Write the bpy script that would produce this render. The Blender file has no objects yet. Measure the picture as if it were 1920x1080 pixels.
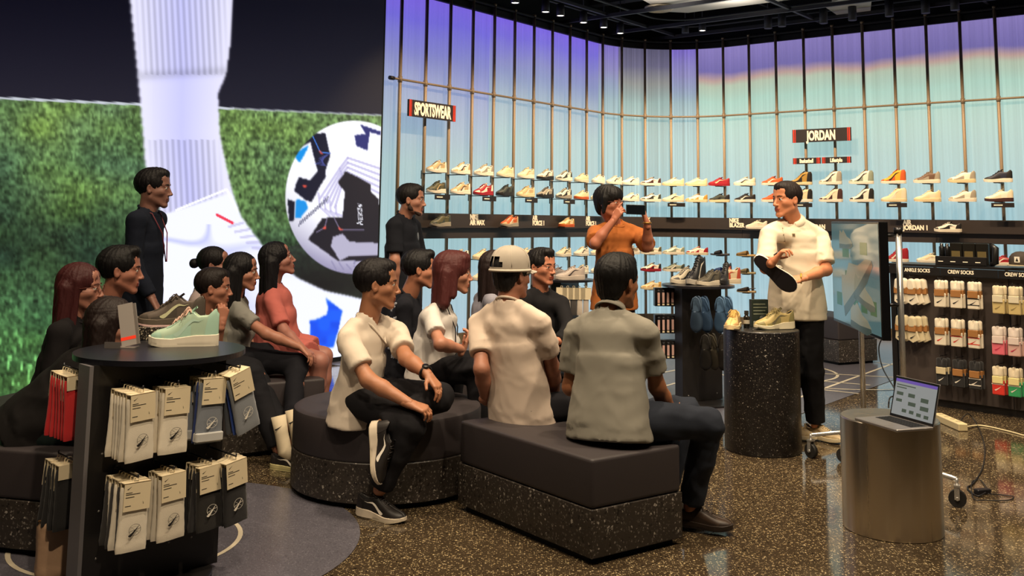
import bpy, bmesh, math, random
import numpy as np
from mathutils import Vector, Matrix
from math import pi, sin, cos, radians as R
random.seed(7); rng = np.random.RandomState(7)
SC = bpy.context.scene
COL = SC.collection

# ------------------------------------------------------------------ camera
F_PX, PITCH, ROLL, CY, HC = 1838.5, .1188, .0121, 192.4, 1.5
cam_d = bpy.data.cameras.new('camera'); cam = bpy.data.objects.new('camera', cam_d); COL.objects.link(cam)
cam_d.sensor_width = 36; cam_d.lens = F_PX/1920*36; cam_d.shift_y = -(540-CY)/1920
cam_d.clip_start = .05; cam_d.clip_end = 100
cam.matrix_world = Matrix.Translation((0, 0, HC)) @ Matrix.Rotation(pi/2+PITCH, 4, 'X') @ Matrix.Rotation(ROLL, 4, 'Z')
SC.camera = cam
# ------------------------------------------------------------------ world, exposure
w = bpy.data.worlds.new('world'); SC.world = w; w.use_nodes = True
w.node_tree.nodes['Background'].inputs[0].default_value = (.75, .62, .60, 1)
w.node_tree.nodes['Background'].inputs[1].default_value = .02
SC.view_settings.view_transform = 'Standard'; SC.view_settings.look = 'None'
SC.view_settings.exposure = 0; SC.view_settings.gamma = 1; SC.view_settings.use_curve_mapping = False
SC.cycles.max_bounces = 6; SC.cycles.diffuse_bounces = 3; SC.cycles.glossy_bounces = 3
SC.cycles.transparent_max_bounces = 8; SC.cycles.sample_clamp_indirect = 4

def spot(name, loc, target, energy, color, size=1.2, blend=.6, rad=.06):
    l = bpy.data.lights.new(name, 'SPOT'); l.energy = energy; l.color = color
    l.spot_size = size; l.spot_blend = blend; l.shadow_soft_size = rad
    o = bpy.data.objects.new(name, l); COL.objects.link(o); o.location = loc
    d = Vector(target)-Vector(loc); o.rotation_euler = d.to_track_quat('-Z', 'Y').to_euler()
    return o
def area(name, loc, target, energy, color, sx, sy):
    l = bpy.data.lights.new(name, 'AREA'); l.energy = energy; l.color = color
    l.shape = 'RECTANGLE'; l.size = sx; l.size_y = sy
    o = bpy.data.objects.new(name, l); COL.objects.link(o); o.location = loc
    d = Vector(target)-Vector(loc); o.rotation_euler = d.to_track_quat('-Z', 'Y').to_euler()
    return o
WARM = (1, .80, .56)
# ------------------------------------------------------------------ calibrated ground geometry of the room
def ray(x, y):
    dx, dy = x-960, y-CY; cr, sr = cos(ROLL), sin(ROLL)
    a = dx*cr+dy*sr; b = -dx*sr+dy*cr; r = a/F_PX; u = -b/F_PX; c, s = cos(PITCH), sin(PITCH)
    return Vector((r, c-u*s, s+u*c))
CAM = Vector((0, 0, HC))
def G(x, y, z=0.0):
    d = ray(x, y); return CAM + d*((z-HC)/d.z)
def P(x, y, Y):
    d = ray(x, y); return CAM + d*(Y/d.y)
def proj_np(X, Y, Z):
    Z = Z-HC; c, s = cos(PITCH), sin(PITCH); d = Y*c+Z*s; u = -Y*s+Z*c
    x = F_PX*X/d; y = -F_PX*u/d
    return 960+x*cos(ROLL)-y*sin(ROLL), CY+x*sin(ROLL)+y*cos(ROLL)
TH, WX, WY, WL, WR, SP = .6767, -1.3472, 11.2902, 4.14, 1.4701, .4241
U = Vector((sin(TH), cos(TH), 0)); V = Vector((cos(TH), -sin(TH), 0)); ARC = WR*pi/2
def W(s, off=0.0, z=0.0):
    """point along the shoe wall, off metres into the room"""
    p0 = Vector((WX, WY, 0))
    if s < WL: p = p0+U*s+V*off
    elif s < WL+ARC:
        a = (s-WL)/WR; c = p0+U*WL+V*WR; n = V*cos(a)-U*sin(a); p = c-n*WR+n*off
    else: p = p0+U*(WL+WR)+V*(WR+s-WL-ARC)-U*off
    return Vector((p.x, p.y, z))
def Wang(s):
    """heading of the wall at s (angle of its direction about z)"""
    if s < WL: d = U
    elif s < WL+ARC:
        a = (s-WL)/WR; d = U*cos(a)+V*sin(a)
    else: d = V
    return math.atan2(d.y, d.x)

# ------------------------------------------------------------------ lights: wall washers over the shoes, downlights over the people, added fills
for i in range(14):
    s = .1+i*.88; p = W(s, 1.7, 4.25)
    spot('shoe_wash', p, W(s, 0, 1.4), 260, (1, .72, .44), R(72), .9, .05)
for i, (x, y, e_, tx, ty) in enumerate([(-3.2, 3.4, 50, -2.4, 4.6), (-1.6, 3.2, 130, -1.4, 4.4), (.2, 3.4, 230, .2, 5.0), (2.0, 3.2, 260, 1.9, 5.0), (3.8, 4.6, 260, 3.2, 6.2), (-.6, 5.2, 200, -.6, 6.0), (1.2, 5.4, 330, 1.6, 7.0), (3.0, 7.0, 260, 3.4, 8.4), (4.4, 7.6, 240, 4.2, 8.6), (1.4, 7.2, 220, 1.6, 8.4), (-1.6, 6.0, 60, -1.8, 6.8), (0.4, 8.6, 160, .6, 9.6)]):
    spot('downlight', (x, y, 4.6), (tx, ty, .6), e_*1.45, WARM, R(95), .8, .09)
spot('stand_fill', (-.2, 1.4, 4.3), (-1.5, 4.1, .5), 380, WARM, R(42), .8, .08)  # added spot from the camera side, brightens the socks on the front stand
spot('screen_side_light', (-3.4, 2.6, 4.4), (-2.2, 5.0, .9), 25, WARM, R(60), .8, .1)
for x, y in ((1.9, 12.4), (2.9, 12.6), (3.7, 11.6)): spot('ceiling_bounce_fill', (x, y, 4.05), (x, y, 5), 22, (1, .93, .85), R(150), .8, .1)  # added upward spots in place of bounced light on the ceiling tiles
# ------------------------------------------------------------------ materials
def srgb(h):
    if isinstance(h, str): h = [int(h[i:i+2], 16) for i in (0, 2, 4)]
    c = [v/255 for v in h[:3]]
    return tuple((v/12.92 if v <= .04045 else ((v+.055)/1.055)**2.4) for v in c)+(1,)
MATS = {}
def M(key, col=None, rough=.6, metal=0, bump=0, bs=200, col2=None, ns=8, nd=4, coat=0, sheen=0, emit=None, es=1, stretch=None, sss=0, spec=.5):
    if key in MATS: return MATS[key]
    m = bpy.data.materials.new(key); MATS[key] = m; m.use_nodes = True
    nt = m.node_tree; b = nt.nodes['Principled BSDF']; L = nt.links.new
    b.inputs['Base Color'].default_value = srgb(col); b.inputs['Roughness'].default_value = rough
    b.inputs['Metallic'].default_value = metal; b.inputs['Coat Weight'].default_value = coat
    b.inputs['Sheen Weight'].default_value = sheen; b.inputs['Specular IOR Level'].default_value = spec
    if sss: b.inputs['Subsurface Weight'].default_value = sss; b.inputs['Subsurface Radius'].default_value = (.012, .005, .003)
    tc = nt.nodes.new('ShaderNodeTexCoord'); vec = tc.outputs['Object']
    if stretch:
        mp = nt.nodes.new('ShaderNodeMapping'); mp.inputs['Scale'].default_value = stretch; L(vec, mp.inputs[0]); vec = mp.outputs[0]
    if col2:
        n = nt.nodes.new('ShaderNodeTexNoise'); n.inputs['Scale'].default_value = ns; n.inputs['Detail'].default_value = nd; L(vec, n.inputs[0])
        cr = nt.nodes.new('ShaderNodeValToRGB'); cr.color_ramp.elements[0].position = .35; cr.color_ramp.elements[1].position = .68
        cr.color_ramp.elements[0].color = srgb(col); cr.color_ramp.elements[1].color = srgb(col2)
        L(n.outputs[0], cr.inputs[0]); L(cr.outputs[0], b.inputs['Base Color'])
    if bump:
        n = nt.nodes.new('ShaderNodeTexNoise'); n.inputs['Scale'].default_value = bs; n.inputs['Detail'].default_value = 3; L(vec, n.inputs[0])
        bp = nt.nodes.new('ShaderNodeBump'); bp.inputs['Strength'].default_value = bump; bp.inputs['Distance'].default_value = .003
        L(n.outputs[0], bp.inputs['Height']); L(bp.outputs[0], b.inputs['Normal'])
    if emit:
        b.inputs['Emission Color'].default_value = srgb(emit); b.inputs['Emission Strength'].default_value = es
    return m

# ------------------------------------------------------------------ mesh helpers
def link(name, me, mat=None, parent=None, loc=None, smooth=False):
    o = bpy.data.objects.new(name, me); COL.objects.link(o)
    if mat is not None and not me.materials: me.materials.append(mat)
    if parent is not None: o.parent = parent
    if loc is not None: o.location = loc
    if smooth:
        me.polygons.foreach_set('use_smooth', np.ones(len(me.polygons), bool))
    return o
def tag(o, label=None, cat=None, group=None, kind=None):
    if label: o['label'] = label
    if cat: o['category'] = cat
    if group: o['group'] = group
    if kind: o['kind'] = kind
    return o
def empty(name, loc=(0, 0, 0), rz=0, label=None, cat=None, group=None):
    o = bpy.data.objects.new(name, None); COL.objects.link(o); o.location = loc; o.rotation_euler = (0, 0, rz); o.empty_display_size = .05
    return tag(o, label, cat, group)
def mesh(name, vs, fs):
    me = bpy.data.meshes.new(name); me.from_pydata([tuple(v) for v in vs], [], [tuple(int(i) for i in f) for f in fs]); me.update(); return me
class MB:
    """collects simple shapes into one mesh"""
    def __init__(s): s.v = []; s.f = []; s.sm = []
    def add(s, vs, fs, sm=False):
        n = len(s.v); s.v += [tuple(v) for v in vs]; s.f += [tuple(i+n for i in f) for f in fs]; s.sm += [sm]*len(fs); return s
    def box(s, lo, hi, M_=None, bev=0):
        x0, y0, z0 = lo; x1, y1, z1 = hi
        if bev:
            b = bev; vs = []; 
            for (x, sx) in ((x0, 1), (x1, -1)):
                for (y, sy) in ((y0, 1), (y1, -1)):
                    for (z, sz) in ((z0, 1), (z1, -1)):
                        vs += [(x, y+sy*b, z+sz*b), (x+sx*b, y, z+sz*b), (x+sx*b, y+sy*b, z)]
            bm = bmesh.new()
            for v in vs: bm.verts.new(v)
            bmesh.ops.convex_hull(bm, input=bm.verts); bm.verts.index_update()
            vv = [v.co.copy() for v in bm.verts]; ff = [[v.index for v in f.verts] for f in bm.faces]; bm.free()
        else:
            vv = [Vector((x, y, z)) for x in (x0, x1) for y in (y0, y1) for z in (z0, z1)]
            ff = [(0, 1, 3, 2), (4, 6, 7, 5), (0, 4, 5, 1), (2, 3, 7, 6), (0, 2, 6, 4), (1, 5, 7, 3)]
        if M_ is not None: vv = [M_ @ v for v in vv]
        return s.add(vv, ff)
    def tube(s, pts, r, n=8, caps=True, closed=False):
        pts = [Vector(p) for p in pts]; N = len(pts); rs = r if isinstance(r, (list, tuple)) else [r]*N
        vs = []; up = None
        for i, p in enumerate(pts):
            if closed: t = pts[(i+1) % N]-pts[i-1]
            else: t = pts[min(i+1, N-1)]-pts[max(i-1, 0)]
            t.normalize()
            if up is None: up = t.orthogonal().normalized()
            up = (up-t*up.dot(t)); up = up.normalized() if up.length > 1e-6 else t.orthogonal().normalized()
            b = t.cross(up)
            vs += [p+up*(cos(2*pi*k/n)*rs[i])+b*(sin(2*pi*k/n)*rs[i]) for k in range(n)]
        fs = [(i*n+k, i*n+(k+1) % n, ((i+1) % N)*n+(k+1) % n, ((i+1) % N)*n+k) for i in range(N if closed else N-1) for k in range(n)]
        s.add(vs, fs, True)
        if caps and not closed:
            m = len(s.v)-len(vs); s.f += [tuple(m+k for k in range(n))[::-1], tuple(m+(N-1)*n+k for k in range(n))]; s.sm += [False]*2
        return s
    def lathe(s, prof, n=32, c=(0, 0, 0), a0=0, a1=2*pi, M_=None):
        full = abs(a1-a0-2*pi) < 1e-6; m = n if full else n+1; c = Vector(c); vs = []
        for (r, z) in prof:
            for k in range(m):
                a = a0+(a1-a0)*k/n; v = Vector((r*cos(a), r*sin(a), z)); vs.append((M_ @ v if M_ is not None else v)+c)
        fs = [(i*m+k, i*m+(k+1) % m, (i+1)*m+(k+1) % m, (i+1)*m+k) for i in range(len(prof)-1) for k in range(n)]
        return s.add(vs, fs, True)
    def prism(s, poly, a, b, M_=None):
        """poly in xy, between z=a and z=b"""
        n = len(poly); vs = [Vector((x, y, a)) for x, y in poly]+[Vector((x, y, b)) for x, y in poly]
        if M_ is not None: vs = [M_ @ v for v in vs]
        fs = [tuple(range(n))[::-1], tuple(range(n, 2*n))]+[(k, (k+1) % n, n+(k+1) % n, n+k) for k in range(n)]
        return s.add(vs, fs)
    def build(s, name, mat=None, parent=None, loc=None, sharp=None):
        me = mesh(name, s.v, s.f); me.polygons.foreach_set('use_smooth', np.array(s.sm, bool))
        if sharp is not None:
            try: me.set_sharp_from_angle(angle=sharp)
            except Exception: pass
        o = bpy.data.objects.new(name, me); COL.objects.link(o)
        if mat is not None: me.materials.append(mat)
        if parent is not None: o.parent = parent
        if loc is not None: o.location = loc
        return o
def lathe_obj(name, prof, n, mat, parent=None, loc=None): return MB().lathe(prof, n).build(name, mat, parent, loc, sharp=R(35))
def frame(o, x, y, z):
    """matrix from origin and axes"""
    m = Matrix((Vector(x).to_4d(), Vector(y).to_4d(), Vector(z).to_4d(), Vector((0, 0, 0, 1)))).transposed()
    for i in range(3): m[3][i] = 0
    m.translation = Vector(o); m[3][3] = 1
    return m
def text_obj(name, s, size, mat, parent, Mx, ext=.002, off=0, sx=1, align='CENTER', sp=1, lsp=.85, fit=None):
    c = bpy.data.curves.new('t', 'FONT'); c.body = s; c.size = size; c.extrude = ext; c.offset = off; c.align_x = align; c.align_y = 'CENTER'
    c.space_character = sp; c.space_line = lsp; c.resolution_u = 3
    o = bpy.data.objects.new('t', c); COL.objects.link(o); dg = bpy.context.evaluated_depsgraph_get()
    me = bpy.data.meshes.new_from_object(o.evaluated_get(dg)); bpy.data.objects.remove(o)
    if fit: xs_ = [v.co.x for v in me.vertices]; sx = fit/(max(xs_)-min(xs_))
    me.transform(Mx @ Matrix.Diagonal((sx, 1, 1, 1))); me.materials.clear(); me.materials.append(mat)
    q = bpy.data.objects.new(name, me); COL.objects.link(q); q.parent = parent
    return q
def copy_tree(o, parent=None):
    c = o.copy(); COL.objects.link(c)
    if parent is not None: c.parent = parent
    for ch in o.children: copy_tree(ch, c)
    return c

# ------------------------------------------------------------------ signed distance fields -> surface nets (bodies, clothes, hair)
def nvec(v): return np.array(tuple(v), np.float32)
class SDF:
    def __init__(s, lo, hi, h):
        s.h = h; s.lo = nvec(lo); s.n = np.maximum(4, np.ceil((nvec(hi)-s.lo)/h).astype(int)+1)
        s.F = np.full(s.n, .08, np.float32); s.q = 1.0
    def win(s, lo, hi):
        a = np.clip(np.floor((lo-s.lo)/s.h).astype(int), 0, s.n); b = np.clip(np.ceil((hi-s.lo)/s.h).astype(int)+1, 0, s.n)
        if (b <= a).any(): return None, None
        sl = tuple(slice(a[i], b[i]) for i in range(3))
        X = [(s.lo[i]+s.h*np.arange(a[i], b[i], dtype=np.float32)) for i in range(3)]
        return sl, np.stack(np.meshgrid(*X, indexing='ij'), -1)
    def _mix(s, sl, d, k, mode):
        A = s.F[sl]
        if mode == '+':
            if k > 0:
                h = np.clip(.5+.5*(A-d)/k, 0, 1); s.F[sl] = A*(1-h)+d*h-k*h*(1-h)
            else: s.F[sl] = np.minimum(A, d)
        else:  # carve
            d = -d
            if k > 0:
                h = np.clip(.5-.5*(A-d)/k, 0, 1); s.F[sl] = A*(1-h)+d*h+k*h*(1-h)
            else: s.F[sl] = np.maximum(A, d)
    def cap(s, a, b, ra, rb=None, k=.02, sq=None, mode='+'):
        """tapered capsule; sq = list of (dir, factor) widening the section along dir"""
        rb = ra if rb is None else rb; ra, rb, k = ra*s.q, rb*s.q, k*s.q; a = nvec(a); b = nvec(b); f = max([1]+[q[1] for q in (sq or [])]); m = max(ra, rb)*f+.085 if mode == '+' else max(ra, rb)*f+k+.03
        sl, X = s.win(np.minimum(a, b)-m, np.maximum(a, b)+m)
        if sl is None: return s
        ab = b-a; L = float(ab@ab)+1e-12; p = X-a; t = np.clip(p@ab/L, 0, 1); q = p-t[..., None]*ab; fm = 1
        for (dr, fc) in (sq or []):
            dr = nvec(dr); dr = dr/np.linalg.norm(dr); c = q@dr; q = q-(c*(1-1/fc))[..., None]*dr; fm = min(fm, fc)
        d = (np.linalg.norm(q, axis=-1)-(ra+(rb-ra)*t))
        s._mix(sl, d, k, mode); return s
    def ell(s, c, ax, r, k=.02, mode='+'):
        """ellipsoid: ax = 3 unit axes, r = 3 radii"""
        c = nvec(c); A = np.array([tuple(v) for v in ax], np.float32); r = np.array(r, np.float32)*s.q; k = k*s.q; m = float(r.max())+(.085 if mode == '+' else k+.03)
        sl, X = s.win(c-m, c+m)
        if sl is None: return s
        q = (X-c)@A.T; n0 = np.linalg.norm(q/r, axis=-1); n1 = np.linalg.norm(q/(r*r), axis=-1)+1e-6
        s._mix(sl, n0*(n0-1)/n1, k, mode); return s
    def box(s, c, ax, r, rnd=.005, k=.004, mode='+'):
        c = nvec(c); A = np.array([tuple(v) for v in ax], np.float32); r = np.array(r, np.float32); m = float(np.linalg.norm(r))+.05
        sl, X = s.win(c-m, c+m)
        if sl is None: return s
        q = np.abs((X-c)@A.T)-(r-rnd); d = np.linalg.norm(np.maximum(q, 0), axis=-1)+np.minimum(q.max(-1), 0)-rnd
        s._mix(sl, d, k, mode); return s
    def plane(s, c, n, k=.004):
        """keep the side the normal points away from"""
        c = nvec(c); n = nvec(n); n = n/np.linalg.norm(n)
        sl, X = s.win(s.lo, s.lo+s.h*(s.n-1)); s._mix(sl, -((X-c)@n), k, '-'); return s
    def mesh(s):
        F = s.F.copy(); F[0], F[-1] = .05, .05; F[:, 0], F[:, -1] = .05, .05; F[:, :, 0], F[:, :, -1] = .05, .05
        I = F < 0; c = [(i, j, k) for i in (0, 1) for j in (0, 1) for k in (0, 1)]
        n = np.array(F.shape)-1
        def cut(A, o): return A[o[0]:o[0]+n[0], o[1]:o[1]+n[1], o[2]:o[2]+n[2]]
        cnt = sum(cut(I, o).astype(np.int8) for o in c); act = (cnt > 0) & (cnt < 8)
        ix = np.argwhere(act); 
        if len(ix) == 0: return np.zeros((0, 3)), np.zeros((0, 4), int)
        ids = -np.ones(act.shape, np.int64); ids[act] = np.arange(len(ix))
        acc = np.zeros((len(ix), 3)); num = np.zeros(len(ix))
        val = {o: F[ix[:, 0]+o[0], ix[:, 1]+o[1], ix[:, 2]+o[2]] for o in c}
        for a in c:
            for ax in range(3):
                if a[ax] == 0:
                    b = list(a); b[ax] = 1; b = tuple(b); va, vb = val[a], val[b]; m = (va < 0) != (vb < 0)
                    t = np.where(m, va/np.where(m, va-vb, 1), 0); p = np.array(a, float)+t[:, None]*(np.array(b)-np.array(a))
                    acc += p*m[:, None]; num += m
        vs = s.lo+s.h*(ix+acc/num[:, None]); fs = []
        for ax in range(3):
            o = [slice(1, n[0]), slice(1, n[1]), slice(1, n[2])]
            A = I[:n[0], :n[1], :n[2]]; sl = [slice(1, None)]*3; sl2 = [slice(1, None)]*3; sl[ax] = slice(0, None); 
            E0 = I[tuple(slice(1, n[i]) if i != ax else slice(0, n[i]) for i in range(3))]
            E1 = I[tuple(slice(1, n[i]) if i != ax else slice(1, n[i]+1) for i in range(3))]
            e = np.argwhere(E0 != E1); ins = E0[tuple(e.T)]
            g = e+np.array([1 if i != ax else 0 for i in range(3)]); u, v = [i for i in range(3) if i != ax]
            if ax == 1: u, v = v, u
            def at(du, dv):
                q = g.copy(); q[:, u] -= du; q[:, v] -= dv; return ids[tuple(q.T)]
            Q = np.stack([at(1, 1), at(0, 1), at(0, 0), at(1, 0)], 1); Q[~ins] = Q[~ins][:, ::-1]; fs.append(Q)
        return vs, np.concatenate(fs)
def np_mesh(name, vs, fs):
    me = bpy.data.meshes.new(name); nv, nf = len(vs), len(fs); me.vertices.add(nv); me.vertices.foreach_set('co', np.asarray(vs, np.float32).ravel())
    me.loops.add(nf*4); me.loops.foreach_set('vertex_index', np.asarray(fs, np.int32).ravel())
    me.polygons.add(nf); me.polygons.foreach_set('loop_start', np.arange(0, nf*4, 4, dtype=np.int32))
    me.polygons.foreach_set('use_smooth', np.ones(nf, bool)); me.update(calc_edges=True); return me
_K = rng.normal(size=(14, 3)); _K /= np.linalg.norm(_K, axis=1)[:, None]; _PH = rng.uniform(0, 6.28, 14)
def wob(X, sc, seed=0):
    """cheap smooth noise in -1..1"""
    o = 0
    for i in range(5):
        j = (i+seed) % 14; o = o+np.sin(X@_K[j]*sc*(1+.35*i)+_PH[j]+1.3*np.sin(X@_K[(j+5) % 14]*sc*.7+seed))
    return o/3.2
def normals(vs, fs):
    a = vs[fs[:, 2]]-vs[fs[:, 0]]; b = vs[fs[:, 3]]-vs[fs[:, 1]]; n = np.cross(a, b); N = np.zeros_like(vs)
    for k in range(4): np.add.at(N, fs[:, k], n)
    return N/(np.linalg.norm(N, axis=1)[:, None]+1e-9)
def sdf_obj(name, S, mat, parent, folds=0, fsc=14, seed=0, dirz=1.0, fn=None):
    vs, fs = S.mesh()
    if len(vs) == 0: return None
    if folds:
        a_ = vs[fs[:, 2]]-vs[fs[:, 0]]; b_ = vs[fs[:, 3]]-vs[fs[:, 1]]; fn_ = np.cross(a_, b_); N = np.zeros_like(vs); Ls = np.zeros(len(vs)); fl_ = np.linalg.norm(fn_, axis=1)
        for k in range(4): np.add.at(N, fs[:, k], fn_); np.add.at(Ls, fs[:, k], fl_)
        nl = np.linalg.norm(N, axis=1)+1e-9; flat = nl/(Ls+1e-9)
        low = flat.copy()
        for _ in range(2):
            for k in range(4): np.minimum.at(low, fs[:, k], low[fs].min(1))
        N = N/nl[:, None]; edge = np.clip((low-.86)/.08, 0, 1); X = vs*np.array([1, 1, dirz])
        f = 1-np.abs(wob(X, fsc, seed))*1.8; g = wob(X, fsc*.45, seed+3); f2 = 1-np.abs(wob(X*np.array([1, 1, 1.5]), fsc*2.1, seed+6))*2
        vs = vs+N*(folds*(f*(.5+.5*g)+.22*f2*(.5+.5*wob(X, fsc*.6, seed+8)))*edge)[:, None]
    if fn is not None: vs = fn(vs, fs)
    me = np_mesh(name, vs, fs); o = bpy.data.objects.new(name, me); COL.objects.link(o)
    for m in (mat if isinstance(mat, (list, tuple)) else [mat]): me.materials.append(m)
    if parent is not None: setparent(o, parent)
    return o
def WM(o):
    m = o.matrix_basis.copy()
    return m if o.parent is None else WM(o.parent) @ o.matrix_parent_inverse @ m
def setparent(o, p): o.parent = p; o.matrix_parent_inverse = WM(p).inverted()
# ================================================================== SETTING
def ramp_mat(key, stops, z0, z1, strength, ribs=0, rough=.25):
    """back-lit plastic sheet: colour changes with height, light comes from behind it"""
    m = bpy.data.materials.new(key); m.use_nodes = True; nt = m.node_tree; b = nt.nodes['Principled BSDF']; L = nt.links.new
    g = nt.nodes.new('ShaderNodeNewGeometry'); sp = nt.nodes.new('ShaderNodeSeparateXYZ'); L(g.outputs['Position'], sp.inputs[0])
    nz = nt.nodes.new('ShaderNodeTexNoise'); nz.inputs['Scale'].default_value = 1.1; nz.inputs['Detail'].default_value = 2; L(g.outputs['Position'], nz.inputs[0])
    ad = nt.nodes.new('ShaderNodeMath'); ad.operation = 'MULTIPLY_ADD'; L(nz.outputs[0], ad.inputs[0]); ad.inputs[1].default_value = .28; L(sp.outputs[2], ad.inputs[2])
    mr = nt.nodes.new('ShaderNodeMapRange'); mr.inputs[1].default_value = z0+.14; mr.inputs[2].default_value = z1+.14; L(ad.outputs[0], mr.inputs[0])
    cr = nt.nodes.new('ShaderNodeValToRGB'); L(mr.outputs[0], cr.inputs[0]); e = cr.color_ramp.elements
    while len(e) < len(stops): e.new(.5)
    for el, (p, c) in zip(e, stops): el.position = p; el.color = srgb(c)
    b.inputs['Base Color'].default_value = (.12, .13, .14, 1); b.inputs['Roughness'].default_value = rough
    L(cr.outputs[0], b.inputs['Emission Color']); b.inputs['Emission Strength'].default_value = strength
    if ribs:
        n2 = nt.nodes.new('ShaderNodeTexNoise'); mp = nt.nodes.new('ShaderNodeMapping'); mp.inputs['Scale'].default_value = (30, 30, .12)
        L(g.outputs['Position'], mp.inputs[0]); L(mp.outputs[0], n2.inputs[0]); n2.inputs['Detail'].default_value = 2; n2.inputs['Scale'].default_value = 1
        m2 = nt.nodes.new('ShaderNodeMapRange'); m2.inputs[1].default_value = .3; m2.inputs[2].default_value = .75; m2.inputs[3].default_value = strength*(1-ribs); m2.inputs[4].default_value = strength*(1+ribs)
        L(n2.outputs[0], m2.inputs[0]); L(m2.outputs[0], b.inputs['Emission Strength'])
    return m
PL = ramp_mat('panel_violet', [(0, (176, 204, 222)), (.3, (168, 205, 210)), (.52, (163, 198, 204)), (.68, (152, 172, 204)), (.82, (142, 146, 208)), (.93, (120, 110, 226)), (1, (128, 104, 232))], 0, 4.15, .85, .06)
PL2 = ramp_mat('panel_violet_far', [(0, (174, 205, 220)), (.4, (166, 205, 211)), (.62, (163, 200, 203)), (.76, (158, 180, 200)), (.87, (146, 148, 206)), (.95, (124, 112, 224)), (1, (128, 104, 232))], 0, 4.15, .85, .08)
PC0 = ramp_mat('panel_corner_lilac', [(0, (170, 205, 216)), (.4, (165, 205, 212)), (.66, (162, 200, 202)), (.8, (164, 190, 196)), (.9, (150, 146, 196)), (1, (130, 112, 204))], 0, 4.15, .85, .3)
PC = ramp_mat('panel_corner', [(0, (170, 205, 216)), (.4, (165, 205, 212)), (.66, (160, 200, 200)), (.8, (168, 196, 190)), (.87, (160, 160, 156)), (.93, (116, 112, 140)), (1, (100, 96, 124))], 0, 4.15, .85, .3)
PR = ramp_mat('panel_mint', [(0, (172, 206, 218)), (.42, (166, 205, 212)), (.6, (170, 208, 205)), (.8, (184, 222, 204)), (.865, (192, 206, 182)), (.885, (200, 168, 158)), (.915, (122, 112, 178)), (1, (142, 128, 194))], 0, 4.15, .85, .1)
ALU = M('bronze_pole', '96836c', .5, .1); BLK = M('black_laminate', '1d1b1b', .38, bump=.05, bs=300); DK = M('ceiling_black', '0d0d10', .8)
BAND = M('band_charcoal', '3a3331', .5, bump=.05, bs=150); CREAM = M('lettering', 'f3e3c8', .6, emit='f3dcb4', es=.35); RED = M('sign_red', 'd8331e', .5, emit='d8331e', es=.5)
SGN = M('sign_black', '262020', .5); CHR = M('chrome', 'd6d4d0', .25, .75); STEELD = M('dark_steel', '3c3c3e', .3, .8)

# floor ------------------------------------------------------------
def terrazzo(key, base, base2, chips, scale, rough, dens=.62, coat=.0, gl=0):
    m = bpy.data.materials.new(key); m.use_nodes = True; nt = m.node_tree; b = nt.nodes['Principled BSDF']; L = nt.links.new
    g = nt.nodes.new('ShaderNodeTexCoord'); prev = None
    n = nt.nodes.new('ShaderNodeTexNoise'); n.inputs['Scale'].default_value = 9; n.inputs['Detail'].default_value = 4; L(g.outputs['Object'], n.inputs[0])
    c0 = nt.nodes.new('ShaderNodeMix'); c0.data_type = 'RGBA'; c0.inputs[6].default_value = srgb(base); c0.inputs[7].default_value = srgb(base2); L(n.outputs[0], c0.inputs[0]); prev = c0.outputs[2]
    for i, (col, sc, th) in enumerate(chips):
        nd = nt.nodes.new('ShaderNodeTexNoise'); nd.inputs['Scale'].default_value = sc*1.5; L(g.outputs['Object'], nd.inputs[0])
        mx = nt.nodes.new('ShaderNodeMix'); mx.data_type = 'RGBA'; mx.blend_type = 'LINEAR_LIGHT'; mx.inputs[0].default_value = .012*60/sc; L(g.outputs['Object'], mx.inputs[6]); L(nd.outputs[1], mx.inputs[7])
        v = nt.nodes.new('ShaderNodeTexVoronoi'); v.inputs['Scale'].default_value = sc*scale; v.inputs['Randomness'].default_value = 1; L(mx.outputs[2], v.inputs[0])
        ss = nt.nodes.new('ShaderNodeSeparateColor'); L(v.outputs['Color'], ss.inputs[0])
        # the chip: a random half of the cells, their core only
        a = nt.nodes.new('ShaderNodeMath'); a.operation = 'GREATER_THAN'; L(ss.outputs[0], a.inputs[0]); a.inputs[1].default_value = th
        rr = nt.nodes.new('ShaderNodeMath'); rr.operation = 'MULTIPLY_ADD'; L(ss.outputs[1], rr.inputs[0]); rr.inputs[1].default_value = .32; rr.inputs[2].default_value = .12
        d = nt.nodes.new('ShaderNodeMath'); d.operation = 'LESS_THAN'; L(v.outputs['Distance'], d.inputs[0]); L(rr.outputs[0], d.inputs[1])
        q = nt.nodes.new('ShaderNodeMath'); q.operation = 'MULTIPLY'; L(a.outputs[0], q.inputs[0]); L(d.outputs[0], q.inputs[1])
        c = nt.nodes.new('ShaderNodeMix'); c.data_type = 'RGBA'; L(q.outputs[0], c.inputs[0]); L(prev, c.inputs[6]); c.inputs[7].default_value = srgb(col); prev = c.outputs[2]
    L(prev, b.inputs['Base Color']); b.inputs['Roughness'].default_value = rough; b.inputs['Coat Weight'].default_value = coat; b.inputs['Coat Roughness'].default_value = .06
    if gl:
        nb = nt.nodes.new('ShaderNodeTexNoise'); nb.inputs['Scale'].default_value = 3; L(g.outputs['Object'], nb.inputs[0])
        mr = nt.nodes.new('ShaderNodeMapRange'); mr.inputs[3].default_value = rough*.6; mr.inputs[4].default_value = rough*1.5; L(nb.outputs[0], mr.inputs[0]); L(mr.outputs[0], b.inputs['Roughness'])
    return m
TZ = terrazzo('terrazzo_floor', '3a3024', '473b2c', [('7d6d54', 95, .55), ('a8946e', 80, .66), ('cfbd96', 110, .74), ('1c1712', 60, .8)], 1, .085, gl=1)
TZB = terrazzo('terrazzo_block', '2b2622', '3a332d', [('57514b', 70, .45), ('78716a', 85, .66), ('a09990', 62, .86), ('191512', 50, .6)], 1, .45)
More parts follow.
